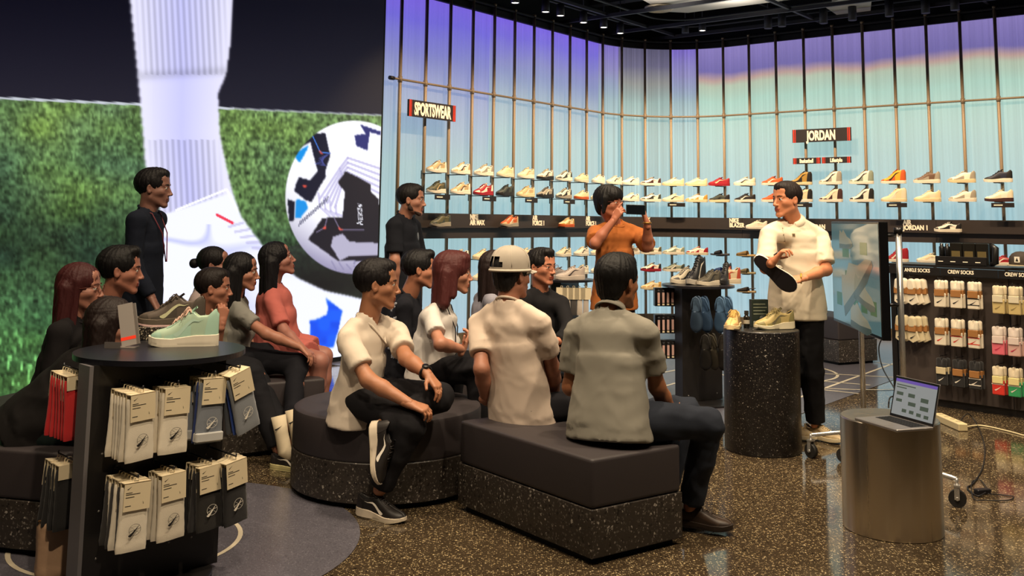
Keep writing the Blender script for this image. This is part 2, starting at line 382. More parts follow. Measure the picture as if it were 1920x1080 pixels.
TZC = terrazzo('terrazzo_column', '141214', '1b191b', [('2c2a29', 110, .3), ('4e4a47', 130, .6), ('8a827a', 120, .87), ('c0b8ae', 110, .96)], 1, .35)
COURT = terrazzo('court_vinyl', '55535c', '5f5d66', [('83818a', 150, .5), ('35333c', 130, .5)], 1, .3)
fl = MB().box((-9, -1.5, -.3), (14, 20, -.004)).build('floor', M('screed', '9a8a6a', .5)); tag(fl, 'dark terrazzo shop floor laid in wide strips', kind='structure')
def uv(u, v, z=0): p = U*u+V*v; return Vector((p.x, p.y, z))
vj = [-9.44, -8.2, -6.96, -5.72, -4.48, -2.34-.0, -1.09, .15, 1.39, 2.63, 3.87, 6.4, 9]
vj = [-13.0, -9.8, -8.56, -7.3, -6.06, -4.82, -3.58, -2.34, -1.09, .15, 1.39, 2.63, 3.87, 5.1, 8.5]
uj = [-2.6, 2.35, 6.9, 11.4, 16.5]
for a, b_ in zip(vj, vj[1:]):
    for c, d in zip(uj, uj[1:]):
        g = .002; mb = MB(); zz = 0
        q = [uv(c+g, a+g), uv(d-g, a+g), uv(d-g, b_-g), uv(c+g, b_-g)]
        mb.add([p+Vector((0, 0, -.0035)) for p in q]+[p for p in q], [(0, 1, 2, 3), (7, 6, 5, 4), (0, 4, 5, 1), (1, 5, 6, 2), (2, 6, 7, 3), (3, 7, 4, 0)])
        mb.build('slab', TZ, fl)
# grey court inlay with cream playing lines, beyond v=-3.2
mb = MB(); q = [uv(6.9, -3.2), uv(16.3, -3.2), uv(16.3, -12), uv(6.9, -12)]
mb.add([p+Vector((0, 0, .003)) for p in q], [(0, 1, 2, 3)][::-1]); ct = mb.build('court_inlay', COURT, fl); ct['label'] = 'grey court inlay in the shop floor'
LN = M('court_line', 'cfc4ac', .4)
def line(pts, wd=.03, z=.005, closed=False, name='court_line'):
    vs = []; n = len(pts)
    for i, p in enumerate(pts):
        t = (Vector(pts[(i+1) % n])-Vector(pts[i-1])) if closed else (Vector(pts[min(i+1, n-1)])-Vector(pts[max(i-1, 0)])); t.normalize(); s = Vector((-t.y, t.x, 0))*wd/2
        vs += [Vector(p)+s+Vector((0, 0, z)), Vector(p)-s+Vector((0, 0, z))]
    fs = [(2*i, 2*i+1, 2*((i+1) % n)+1, 2*((i+1) % n)) for i in range(n if closed else n-1)]
    return MB().add(vs, fs).build(name, LN, fl)
def seg(a, b): line([G(*a), G(*b)])
for a, b in [((1499, 746), (1690, 677)), ((1500, 699), (1690, 709)), ((1500, 712), (1632, 723)), ((1500, 727), (1610, 739)), ((1283, 778), (1345, 764)), ((1290, 800), (1350, 786)), ((1282, 715), (1235, 728)), ((1290, 690), (1240, 700))]: seg(a, b)
c = G(1650, 690)
for (px, py, r) in [(1560, 690, .62), (1655, 690, 1.0)]:
    c = G(px, py); c = c-Vector((.7, .3, 0)); line([c+Vector((cos(a)*r, sin(a)*r*1.1, 0)) for a in np.linspace(0, 2*pi, 48)[:-1]], closed=True)
cc = Vector((-1.75, 4.75, 0))
mb = MB(); mb.lathe([(0, .003), (1.06, .003)], 96, cc); mb.f = [f for f in mb.f]; dsk = mb.build('round_inlay', COURT, fl)
line([cc+Vector((cos(a)*.5, sin(a)*.5, 0)) for a in np.linspace(0, 2*pi, 64)[:-1]], wd=.022, closed=True)

# walls ------------------------------------------------------------
def wall_strip(name, s0, s1, off, z0, z1, mat, parent=None, th=.06, ds=.12, kind=None):
    ss = list(np.arange(s0, s1, ds))+[s1]; vs = []; fs = []
    for s in ss:
        for (o, z) in ((off, z0), (off, z1), (off-th, z1), (off-th, z0)): vs.append(W(s, o, z))
    for i in range(len(ss)-1):
        for k in range(4): fs.append((i*4+k, i*4+(k+1) % 4, i*4+4+(k+1) % 4, i*4+4+k))
    fs += [(0, 3, 2, 1), tuple(len(ss)*4-4+k for k in (0, 1, 2, 3))]
    o = MB().add(vs, fs).build(name, mat, parent)
    if kind: tag(o, kind=kind)
    return o
SEND = 13.6
wb = wall_strip('wall_back', -.34, SEND, -.12, 0, 5.0, M('wall_black', '101014', .8), th=.1, kind='structure'); wb['label'] = 'curved black wall behind the lit ribbed panels'
# side and rear walls of the shop, outside the frame
wl = MB().box((-8.2, -1.4, 0), (-8.1, 12.5, 5)).build('wall_left', M('wall_grey', '4a4644', .8)); tag(wl, kind='structure')
wr = MB().box((13, -1.4, 0), (13.1, 12, 5)).build('wall_right', M('wall_grey')); tag(wr, kind='structure')
wf = MB().box((-8.2, -1.5, 0), (13.1, -1.4, 5)).build('wall_front', M('wall_grey')); tag(wf, kind='structure')
for i in range(-1, 32):                                   # one ribbed sheet per bay
    s0 = i*SP if i >= 0 else -.28; s1 = (i+1)*SP
    nr = 36 if 9 <= i <= 16 else 20; vs = []; fs = []
    for k in range(nr*2+1):
        s = s0+(s1-s0)*k/(nr*2); o = .004*(k % 2)
        vs += [W(s, o-.02, .12), W(s, o-.02, 4.16)]
    fs = [(2*k, 2*k+1, 2*k+3, 2*k+2) for k in range(nr*2)]
    fs = [f[::-1] for f in fs]
    me = mesh('panel', vs, fs); link('panel', me, PL if i < 4 else PL2 if i < 10 else PC0 if i in (10, 13) else PC if i < 13 else PR, wb)
tr = wall_strip('trim_1', -.3, SEND, .03, 4.16, 4.24, DK, th=.12, kind='structure')
bb = wall_strip('baseboard_back', -.3, SEND, .02, 0, .12, M('base_wood', '8a7a60', .5), th=.08, kind='structure')

# the display frame: poles, rail, collars
fr = empty('shelving_frame', W(0, 0, 0), 0, 'bronze pole and rail frame standing along the lit curved back wall, carrying the shoes', 'rack')
ZR, ZT, ZB, ZTOP = 3.10, 1.565, 1.27, 4.30
PO = .06
pole_me = None
for i in range(0, 31):
    p = W(i*SP, PO, 0); mb = MB().tube([(0, 0, .0), (0, 0, ZTOP)], .021, 10); mb.tube([(0, 0, ZR-.035), (0, 0, ZR+.035)], .027, 10)
    mb.tube([(0, 0, ZTOP-.03), (0, 0, ZTOP)], .026, 10)
    if pole_me is None:
        o = mb.build('pole', ALU, None, p); pole_me = o.data
    else: o = bpy.data.objects.new('pole', pole_me); COL.objects.link(o); o.location = p
    setparent(o, fr)
o = MB().tube([W(s, PO, ZR) for s in np.arange(-.12, 12.9, .12)], .014, 8).build('rail', ALU); setparent(o, fr)
o = MB().tube([W(-.17, PO, ZR), W(-.1, PO, ZR)], .024, 8).build('end_cap', SGN); setparent(o, fr)
o = MB().tube([W(s, PO, 4.27) for s in np.arange(-.12, 12.9, .12)], .02, 8).build('top_rail', DK); setparent(o, fr)
# charcoal band running round the wall, in sections
bd = empty('display_band', W(0, .17, ZB), 0, 'charcoal band shelf running round the lit wall, with pale product lettering', 'shelf')
for a, b_ in [(.16, 4.2), (4.204, 6.7), (6.704, 9.4), (9.404, 12.9)]:
    o = wall_strip('band_panel', a, b_, .2, ZB, ZT, BAND, None, th=.08); setparent(o, bd)
o = wall_strip('ledge', .16, 12.9, .23, 1.395, 1.41, BAND, None, th=.05); setparent(o, bd)
def wall_mat(s, off, z):
    a = Wang(s); x = Vector((cos(a), sin(a), 0)); n = Vector((sin(a), -cos(a), 0)); p = W(s, off, z)
    return frame(p, x, Vector((0, 0, 1)), n)          # local x along wall, y up, z out of wall
def s_of(px, py, z):
    """arc length where the wall at height z passes behind this calibrated point"""
    best = min(np.arange(-.3, 13, .01), key=lambda s: abs(proj_np(*W(s, .2, z))[0]-px)); return float(best)
def wtext(name, s, px, z, size, parent, sx=.8, off=.004, o_=.204, align='LEFT', mat=None, lsp=.8):
    t = text_obj(name, s, size, mat or CREAM, parent, wall_mat(s_of(px, 0, z), o_, z), .002, off, sx, align, 1, lsp); t.matrix_parent_inverse = parent.matrix_basis.inverted(); return t
for s, px, z in [('NIKE\nAIR MAX', 881, 1.49), ('AIR\nFORCE 1', 998, 1.49), ('AIR\nFORCE 1', 1098, 1.49), ('NIKE\nDUNK LOW', 1206, 1.49), ('NIKE\nBLAZER', 1368, 1.49), ('JORDAN', 1513, 1.45), ('AIR\nJORDAN 1', 1694, 1.49)]:
    wtext('lettering', s, px, z, .085, bd)
def sign(label, s, px0, px1, zc, h, size, tw=.5):
    a = s_of(px0, 0, zc); b = s_of(px1, 0, zc); wd = (W(b, .2)-W(a, .2)).length; M_ = wall_mat((a+b)/2, .15, zc)
    e = empty('wall_sign', M_.translation, 0, label, 'sign'); 
    o = MB().box((-wd/2, -h/2, -.01), (wd/2, h/2, .012), M_).build('board', SGN); setparent(o, e)
    for x in (-1, 1):
        for dx, ww, mt in ((.02, .018, RED), (.045, .008, RED)):
            o = MB().box((x*(wd/2-dx)-ww/2, -h/2, .012), (x*(wd/2-dx)+ww/2, h/2, .015), M_).build('red_stripe', mt); setparent(o, e)
    t = text_obj('lettering', s, size, CREAM, e, M_ @ Matrix.Translation((0, -.01*size/.2, .014)), .002, .006*size/.2*1.4, .72, 'CENTER', 1, .85, tw*wd); t.matrix_parent_inverse = e.matrix_basis.inverted()
    for x in (-.3, .3):
        o = MB().box((x*wd-.015, -.02, -.05), (x*wd+.015, .02, -.01), M_).build('bracket', SGN); setparent(o, e)
sign('wide black sign reading SPORTSWEAR with red end stripes, at the left of the lit wall', 'SPORTSWEAR', 771, 859, 2.77, .195, .2, .78)
sign('wide black sign reading JORDAN with red end stripes, above two small signs', 'JORDAN', 1484, 1593, 2.73, .185, .185, .5)
sign('small black sign reading Basketball, under the left half of the JORDAN sign', 'Basketball', 1485, 1536, 2.375, .085, .075, .5)
sign('small black sign reading Lifestyle, under the right half of the JORDAN sign', 'Lifestyle', 1539, 1593, 2.375, .085, .075, .42)

# ceiling ----------------------------------------------------------
ce = MB().box((-9, -1.5, 4.95), (14, 20, 5.1)).build('ceiling', DK); tag(ce, 'black painted open ceiling', kind='structure')
BM = M('beam_black', '34343a', .6)
def beam(a, b, w_=.05, h_=.05, name='beam'):
    a = Vector(a); b = Vector(b); d = b-a; L = d.length; x = d.normalized(); y = Vector((0, 0, 1)).cross(x).normalized(); z = x.cross(y)
    return MB().box((0, -w_/2, -h_/2), (L, w_/2, h_/2), frame(a, x, y, z)).build(name, BM, ce)
for v in (-1.3, -3.6, -6.0, -8.3): beam(uv(4, v, 4.7), uv(17, v, 4.7))
for u in (5.2, 7.3, 9.4, 11.3, 12.4, 13.2): beam(uv(u, -9.5, 4.34), uv(u, -1.2, 4.34), .04, .05)
for v in (-3.0, -5.2, -7.4): beam(uv(6, v, 4.36), uv(13.6, v, 4.36), .04, .04)
for u in (8.4, 10.4, 12.2): beam(uv(u, -9.5, 4.84), uv(u, 4, 4.84), .18, .2)
rnd = random.Random(3)
for k in range(26):
    u = rnd.uniform(7, 14); v = rnd.uniform(-8, 2); p = uv(u, v, 4.58)
    MB().tube([p, p+Vector((0, 0, .4))], .006, 5).build('hanger_rod', BM, ce)
for off in (.35, .9): 
    o = MB().tube([W(s, off, 4.45) for s in np.arange(.2, 12.5, .15)], .018, 6).build('curved_track', BM, ce)
CP = M('ceiling_tile', 'b9b3a8', .8)
def cpanel(pts, z, name='ceiling_tile'):
    q = [G(x, y, z) for x, y in pts]; n = len(q); mb = MB().add(q+[p+Vector((0, 0, .05)) for p in q], [tuple(range(n))[::-1], tuple(range(n, 2*n))]+[(k, (k+1) % n, n+(k+1) % n, n+k) for k in range(n)])
    return mb.build(name, CP, ce)
cpanel([(1245, 22), (1290, 24), (1560, -10), (1180, -14)], 4.42); cpanel([(1545, 12), (1572, 30), (1632, 24), (1634, 2), (1600, -12)], 4.42)
df = empty('air_diffuser', G(1236, 17, 4.38), 0, 'round slotted pale air diffuser in the ceiling', 'vent')
for r in (.16, .13, .10, .07, .04): MB().lathe([(r, 0), (r+.012, -.02), (r+.02, .0)], 32).build('ring', M('diffuser_white', 'cfc0a4', .5), df)
MB().lathe([(0, .005), (.2, .005), (.2, .03), (0, .03)], 32).build('plate', M('diffuser_white'), df)
LAMP = M('lamp_face', 'ffffff', .5, emit='fff2dc', es=9)
def downlight(p, label, on=True):
    e = empty('ceiling_downlight', p, 0, label, 'light')
    MB().lathe([(0, .16), (.05, .16), (.055, .0), (.05, .0), (.046, .01)], 20).build('housing', BM, e)
    MB().lathe([(0, .008), (.046, .008)][::-1], 20).build('lamp_face', LAMP if on else BM, e)
    MB().tube([(0, 0, .16), (0, 0, 4.95-p[2])], .008, 6).build('stem', BM, e)
names = ['nearest the top edge', 'second', 'third', 'fourth', 'fifth', 'sixth and furthest']
for (x, y), nm in zip([(966, 6), (1023, 23), (1051, 30), (1094, 43), (1132, 52), (1163, 63)], names):
    downlight(G(x, y, 4.2), 'glowing black can downlight along the left wall, %s in the row' % nm)
downlight(G(1317, 58, 4.3), 'glowing downlight above the right wall, alone beside an unlit can'); downlight(G(1285, 62, 4.3), 'unlit black can hanging beside the lone glowing downlight', False)
for k, (x, y) in enumerate([(1440, 38), (1466, 34), (1544, 28), (1598, 22), (1667, 14), (1735, 8), (1790, 2)]):
    p = G(x, y, 4.35); e = empty('track_spotlight', p, rnd.uniform(-.4, .4), 'black cylinder track spotlight over the right wall, %s from the left' % ['first', 'second', 'third', 'fourth', 'fifth', 'sixth', 'seventh'][k], 'light')
    MB().tube([(0, 0, -.12), (0, 0, .1)], .055, 14).build('housing', BM, e); MB().tube([(0, 0, .1), (0, 0, 4.95-4.35)], .008, 6).build('stem', BM, e)
# LED screen -------------------------------------------------------
A0 = Vector((-1.45, 11.0, 0)); DS = Vector((-.583, -.812, 0)).normalized(); NS = Vector((-DS.y, DS.x, 0))
if NS.dot(-A0) < 0: NS = -NS
def Sc(t, z, o=0): return A0+DS*t+NS*o+Vector((0, 0, z))
scr = empty('video_screen', Sc(0, 0), 0, 'huge wall screen showing a white boot and football on grass', 'screen')
o = MB().box((0, -.14, .0), (6.6, -.004, 4.9), frame(Sc(0, 0), DS, NS, (0, 0, 1))).build('cabinet', M('screen_black', '08080a', .5)); setparent(o, scr)
nx, nz_ = 440, 400; T0, T1, Z0, Z1 = .03, 6.0, .05, 4.5
tt, zz = np.meshgrid(np.linspace(T0, T1, nx+1)**1.0, np.linspace(Z0, Z1, nz_+1), indexing='ij')
# finer columns where the picture is far from the lens
ku = np.linspace(0, 1, nx+1); tcol = T0+(T1-T0)*(ku*.75+ku**2*.25); tt = np.repeat(tcol[:, None], nz_+1, 1)
VX = A0.x+DS.x*tt; VY = A0.y+DS.y*tt; px, py = proj_np(VX, VY, zz)
def inpoly(pts, soft=0):
    x, y = px, py; r = np.zeros(x.shape, bool); n = len(pts)
    for i in range(n):
        (x1, y1), (x2, y2) = pts[i], pts[(i+1) % n]
        c = ((y1 > y) != (y2 > y)) & (x < (x2-x1)*(y-y1)/(y2-y1+1e-9)+x1); r ^= c
    return r.astype(float)
def soft(m, n=2):
    for _ in range(n):
        q = np.pad(m, 1, mode='edge'); m = (q[1:-1, 1:-1]*2+q[:-2, 1:-1]+q[2:, 1:-1]+q[1:-1, :-2]+q[1:-1, 2:])/6
    return m
def dseg(a, b):
    (x1, y1), (x2, y2) = a, b; dx, dy = x2-x1, y2-y1; t = np.clip(((px-x1)*dx+(py-y1)*dy)/(dx*dx+dy*dy), 0, 1); return np.hypot(px-x1-t*dx, py-y1-t*dy)
img = np.zeros(px.shape+(3,)); 
def put(mask, col): 
    global img
    m = mask[..., None]; img = img*(1-m)+np.array(col, float)*m
def vn(sx, sy, seed):     # value noise on the picture plane
    r_ = np.random.RandomState(seed); g = r_.rand(220, 220); u = np.mod(px/sx+50, 218); v = np.mod(py/sy+50, 218); i = u.astype(int); j = v.astype(int); a = u-i; b = v-j
    a = a*a*(3-2*a); b = b*b*(3-2*b)
    return g[i, j]*(1-a)*(1-b)+g[i+1, j]*a*(1-b)+g[i, j+1]*(1-a)*b+g[i+1, j+1]*a*b
hor = 184+px*.045
sky = np.clip((hor-py)/200, 0, 1)[..., None]; img = np.array([34, 32, 44])*(1-sky)+np.array([10, 9, 22])*sky
dg_ = np.clip((py-hor)/500, 0, 1)
base = np.stack([66+vn(90, 60, 1)*24-dg_*22, 88+vn(90, 60, 1)*24-dg_*10, 54+vn(70, 40, 2)*14-dg_*8], -1)
dark = np.exp(-((py-470-(px-200)*.12)/90)**2)*.42+np.clip((60-np.hypot((px-600)/3.2, py-535))/60, 0, 1)*.6
fine = (vn(5, 9, 3)*.55+vn(3, 5, 4)*.45+vn(11, 6, 5)*.35); grass = base*(.32+1.25*np.clip(fine, .1, 1.3))[..., None]*(1-dark[..., None])
amp = np.clip((py-560)/200, 0, 1)[..., None]*np.clip((200-px)/150, 0, 1)[..., None]; blade = np.clip((vn(5, 16, 8)-.62)*4, 0, 1)[..., None]*amp; grass = grass*(1-.25*amp)+blade*np.array([120, 190, 110])
put((py > hor).astype(float), (0, 0, 0)); img = np.where((py > hor)[..., None], grass, img)
put(np.clip(2.6-np.abs(py-hor), 0, 1)*(.55+.45*(px < 440)), (190, 195, 205))
img = np.where(((px > 500) & (py > 440))[..., None] & (np.hypot((px-640)/170, (py-520)/70) < 1)[..., None], img*.45+np.array([38, 34, 40])*.5, img)
leg = [(243, -80), (244, 0), (252, 80), (260, 160), (268, 250), (272, 310), (292, 345), (300, 400), (300, 520), (306, 640), (300, 700), (620, 700), (640, 668), (725, 650), (725, 572), (660, 556), (610, 545), (560, 522), (530, 500), (500, 470), (470, 430), (452, 405), (436, 360), (424, 310), (412, 250), (409, 175), (424, 140), (431, 90), (437, 0), (440, -80)]
lm = soft(inpoly(leg))
xc = np.interp(py, [-80, 130, 250, 400], [340, 342, 340, 360]); hw = np.interp(py, [-80, 0, 140, 250, 400], [98, 97, 84, 72, 70])
e = np.clip(1-np.abs((px-xc)/hw), 0, 1); rib = .5+.5*np.sin((px-(py*.05))*2*pi/11)
sock = np.stack([196+30*(1-e), 196+28*(1-e), 246+0*e], -1); ribz = ((py < 140) | ((py > 262) & (py < 395-(px-330)*.3))).astype(float)
sock = sock*(1-.17*(ribz*rib*np.clip(e*3, 0, 1))[..., None]); sock *= (1-.12*np.exp(-((py-138+(px-340)*.06)/9)**2))[..., None]
sock = np.where((px < 285)[..., None] & (py < 330)[..., None], sock*.97+8, sock)
bootl = np.clip((py-(392-(px-330)*.33))/6, 0, 1)[..., None]; fold = np.clip(1-np.abs(vn(60, 60, 11)-.5)*7, 0, 1)*np.clip((560-px)/160, 0, 1)*(py > 420)
boot = np.stack([236-44*fold, 238-42*fold, 255-6*fold], -1); sock = sock*(1-bootl)+boot*bootl
for (a, b) in [((330, 394), (425, 355)), ((425, 355), (446, 396))]: 
    mm = np.clip(2.4-dseg(a, b), 0, 1)[..., None]; sock = sock*(1-mm)+np.array([250, 250, 255])*mm
for k in range(5):
    mm = np.clip(3-dseg((430+k*11, 425+k*10), (455+k*12, 418+k*12)), 0, 1)[..., None]*.5; sock = sock*(1-mm)+np.array([170, 165, 205])*mm
img = img*(1-lm[..., None])+sock*lm[..., None]
put(np.clip(3.2-dseg((407, 403), (436, 418)), 0, 1), (232, 62, 84))
blue = [(610, 558), (642, 583), (634, 620), (625, 652), (604, 652), (582, 643), (581, 600), (597, 598), (612, 590), (616, 577)]
put(soft(inpoly(blue)), (22, 92, 246)); put(inpoly(blue)*np.clip(vn(16, 16, 21)-.5, 0, 1), (10, 50, 200))
bc = (664, 370); rb = np.hypot((px-bc[0])/130, (py-bc[1])/145); bl = np.clip((1-rb)*60, 0, 1)
sh = np.clip((rb-.55)/.45, 0, 1)*np.clip((py-330)/150, 0, 1); low = np.clip((py-400)/110, 0, 1)
ball = np.stack([246-70*sh-30*low, 246-72*sh-34*low, 253-60*sh-20*low], -1)
def stripe(pts, wd=4, col=(176, 172, 212), a=.75):
    global ball
    for p, q in zip(pts, pts[1:]):
        mm = np.clip(wd/2+.6-dseg(p, q), 0, 1)[..., None]*a; ball = ball*(1-mm)+np.array(col)*mm
for k in range(5):
    o = k*9; stripe([(600-k*2+o, 372-o*.2+k*6), (637+o*.2, 316+o*.9-k*3), (652, 296+o), (712, 316+o*1.3)], 4.2, (170, 164, 210), .65)
for k in range(4): stripe([(597+k*11, 362+k*8), (600+k*10, 388+k*4), (618+k*8, 405)], 4, (176, 170, 212), .6)
for k in range(5): stripe([(640+k*12, 480+k*7), (662+k*6, 470+k*5-8), (712, 462+k*8)], 3.5, (130, 126, 160))
for k in range(4): stripe([(622+k*14, 490+k*3), (630+k*14, 505)], 3, (140, 135, 170))
def patch(pts, col=(24, 24, 44)):
    global ball
    m = soft(inpoly(pts), 1)[..., None]; ball = ball*(1-m)+np.array(col, float)*m
def sc1(l): return [(500+x/4.5, 200+y/4.5) for x, y in l]
patch(sc1([(380, 222), (495, 225), (520, 340), (538, 410), (495, 545), (500, 590), (440, 690), (380, 805), (330, 790), (232, 710), (250, 640), (275, 595), (362, 620), (430, 540), (400, 430), (370, 300), (265, 355)]))
patch(sc1([(790, 150), (960, 210), (960, 240), (870, 215), (850, 370), (755, 330), (742, 240), (835, 230)]), (40, 44, 110))
patch(sc1([(665, 545), (780, 600), (878, 655), (880, 720), (945, 780), (960, 1080), (1000, 1300), (600, 1300), (350, 1120), (470, 940), (640, 930), (660, 720), (600, 640)]), (30, 26, 36))
patch(sc1([(175, 780), (235, 800), (230, 960), (190, 970)]), (24, 24, 40))
for k in range(9): stripe(sc1([(410+k*16, 480-k*20+k*9), (500-k*7, 500-k*16+k*8)]), 1.6, (90, 100, 190), .5)
patch(sc1([(350, 325), (345, 360), (280, 475), (240, 430), (250, 385)]), (20, 140, 224)); patch(sc1([(262, 780), (330, 800), (350, 860), (285, 940), (238, 940), (245, 800)]), (24, 140, 222))
for k in range(14): stripe(sc1([(270+k*18, 1010-k*16), (285+k*18, 965-k*16)]), 1.6, (60, 60, 90), .8)
stripe(sc1([(385, 240), (450, 380), (530, 395)]), 1.6, (70, 130, 230), .9); stripe(sc1([(510, 940), (490, 1020), (420, 1060)]), 2, (130, 120, 150)); stripe(sc1([(570, 940), (620, 1040), (820, 1040)]), 2, (130, 120, 150))
for q in ([(440, 365), (475, 395), (455, 400)], [(470, 1035), (500, 1000), (498, 1030)], [(600, 1010), (645, 1040), (612, 1045)], [(300, 665), (340, 668), (320, 685)]): patch(sc1(q), (236, 84, 66))
patch(sc1([(560, 1100), (640, 1070), (700, 1140), (960, 1150), (960, 1250), (700, 1260), (620, 1300), (540, 1180)]), (176, 172, 196))
# the word on the ball, stroke by stroke, running upward
LET = {'A': [[(0, 0), (.5, 1), (1, 0)], [(.2, .4), (.8, .4)]], 'E': [[(1, 0), (0, 0), (0, 1), (1, 1)], [(0, .5), (.8, .5)]], 'R': [[(0, 0), (0, 1), (.9, .9), (.9, .6), (0, .5), (1, 0)]], 'O': [[(0, 0), (0, 1), (1, 1), (1, 0), (0, 0)]], 'W': [[(0, 1), (.25, 0), (.5, .7), (.75, 0), (1, 1)]]}
pos = np.array([680.0, 421.0]); up_ = np.array([-.06, -1.0]); rt = np.array([-1.0, .12])
for ch, wd, ht in (('A', 10, 11), ('E', 7, 8), ('R', 7, 8), ('O', 7, 8), ('W', 9, 8)):
    for st in LET[ch]:
        stripe([tuple(pos+up_*x*wd*.72+rt*y*ht*.9) for x, y in st], 1.2, (235, 235, 245), 1)
    pos = pos+up_*(wd*.72+2.6)
img = img*(1-bl[..., None])+ball*bl[..., None]
img = np.clip(img, 0, 255)/255; lin = np.where(img <= .04045, img/12.92, ((img+.055)/1.055)**2.4)
vs = np.stack([VX+NS.x*.0, VY+NS.y*.0, zz], -1).reshape(-1, 3); I_ = np.arange((nx+1)*(nz_+1)).reshape(nx+1, nz_+1)
fs = np.stack([I_[:-1, :-1], I_[:-1, 1:], I_[1:, 1:], I_[1:, :-1]], -1).reshape(-1, 4)
me = np_mesh('picture', vs, fs); ca = me.color_attributes.new('pic', 'FLOAT_COLOR', 'POINT'); ca.data.foreach_set('color', np.concatenate([lin.reshape(-1, 3), np.ones(((nx+1)*(nz_+1), 1))], 1).astype(np.float32).ravel())
m = bpy.data.materials.new('screen_picture'); m.use_nodes = True; nt = m.node_tree; b = nt.nodes['Principled BSDF']; b.inputs['Base Color'].default_value = (.01, .01, .01, 1); b.inputs['Roughness'].default_value = .6
at = nt.nodes.new('ShaderNodeAttribute'); at.attribute_name = 'pic'; nt.links.new(at.outputs[0], b.inputs['Emission Color']); b.inputs['Emission Strength'].default_value = 1.15
m.cycles.emission_sampling = 'NONE'
o = link('picture', me, m, None); setparent(o, scr)
# ================================================================== SHOES
def itp(x, xs, ys):
    return float(np.interp(x, xs, ys))
SHOE = {   # silhouettes: x from heel to toe in metres, z of the upper's top, half width
 'low': dict(x=[-.145, -.135, -.10, -.06, -.035, -.015, .02, .06, .09, .12, .14, .15], h=[.082, .088, .068, .070, .084, .094, .078, .062, .052, .047, .038, .024], c0=-.138, c1=-.028, sole=.026, heel=.030, spring=.008),
 'high': dict(x=[-.145, -.13, -.10, -.06, -.035, -.01, .03, .06, .09, .12, .14, .15], h=[.118, .142, .136, .132, .140, .120, .084, .064, .053, .048, .038, .024], c0=-.136, c1=-.03, sole=.026, heel=.030, spring=.008),
 'mid': dict(x=[-.145, -.13, -.10, -.06, -.035, -.01, .03, .06, .09, .12, .14, .15], h=[.100, .118, .096, .094, .112, .108, .080, .064, .056, .050, .040, .024], c0=-.138, c1=-.03, sole=.028, heel=.036, spring=.008),
 'runner': dict(x=[-.145, -.135, -.10, -.06, -.03, -.01, .03, .06, .09, .12, .14, .15], h=[.088, .104, .086, .086, .104, .104, .084, .068, .057, .049, .040, .026], c0=-.138, c1=-.03, sole=.024, heel=.042, spring=.014),
}
WXS = [-.147, -.138, -.12, -.09, -.05, -.01, .03, .06, .09, .115, .135, .146, .151]; WHS = [.004, .020, .029, .034, .033, .034, .041, .0465, .047, .041, .029, .014, .003]
def half(x): return itp(x, WXS, WHS)
def soletop(k, x): return itp(x, [-.15, -.05, .05, .12, .15], [k['heel'], (k['heel']*.8+k['sole']*.2), k['sole']*.9, k['sole'], k['sole']+.006])
def solebot(k, x): return k['spring']*max(0, (x-.07)/.08)**1.5+(.006*max(0, (-.12-x)/.03) if k is SHOE['runner'] else 0)
def sec(k, x, t):
    """upper's surface: t 0 at the sole, 1 at the top; returns y, z"""
    z0 = soletop(k, x)-.004; h = itp(x, k['x'], k['h']); a = t*pi/2; w_ = half(x)*.94; p = .62
    wi = inner(k, x)
    y = wi+(w_-wi)*max(cos(a), 0)**p; return y, z0+(h-z0)*max(sin(a), 0)**.9
def inner(k, x):
    if x <= k['c0'] or x >= k['c1']: return 0
    u = (x-k['c0'])/(k['c1']-k['c0']); return .024*max(0, (sin(pi*u)))**.45
def upper_mesh(k, nx, nt):
    xs = [-.1465+(.2965)*(.5-.5*cos(pi*i/nx)) for i in range(nx+1)]; vs = []; T = nt+4
    for x in xs:
        wi = inner(k, x); h = itp(x, k['x'], k['h']); col = []
        for j in range(nt+1):
            y, z = sec(k, x, j/nt); col.append((y, z))
        dep = min(.055, h-.03) if wi > 0 else 0; q = min(1, wi/.02)
        col += [(max(wi-.005, 0), h-.001-.003*q), (max(wi-.007, 0), h-dep*.5*q), (max(wi-.008, 0), h-dep*q), (0, h-dep*q)]
        col = [(y, z) for y, z in col]; L = [(x, y, z) for y, z in col]; Rr = [(x, -y, z) for y, z in col[:-1]][::-1]
        vs.append(L+Rr)
    m = len(vs[0]); V_ = [v for r in vs for v in r]
    fs = [(i*m+j, i*m+j+1, (i+1)*m+j+1, (i+1)*m+j) for i in range(len(xs)-1) for j in range(m-1)]
    fs += [tuple(range(m)), tuple((len(xs)-1)*m+j for j in range(m))[::-1]]
    return xs, m, V_, fs
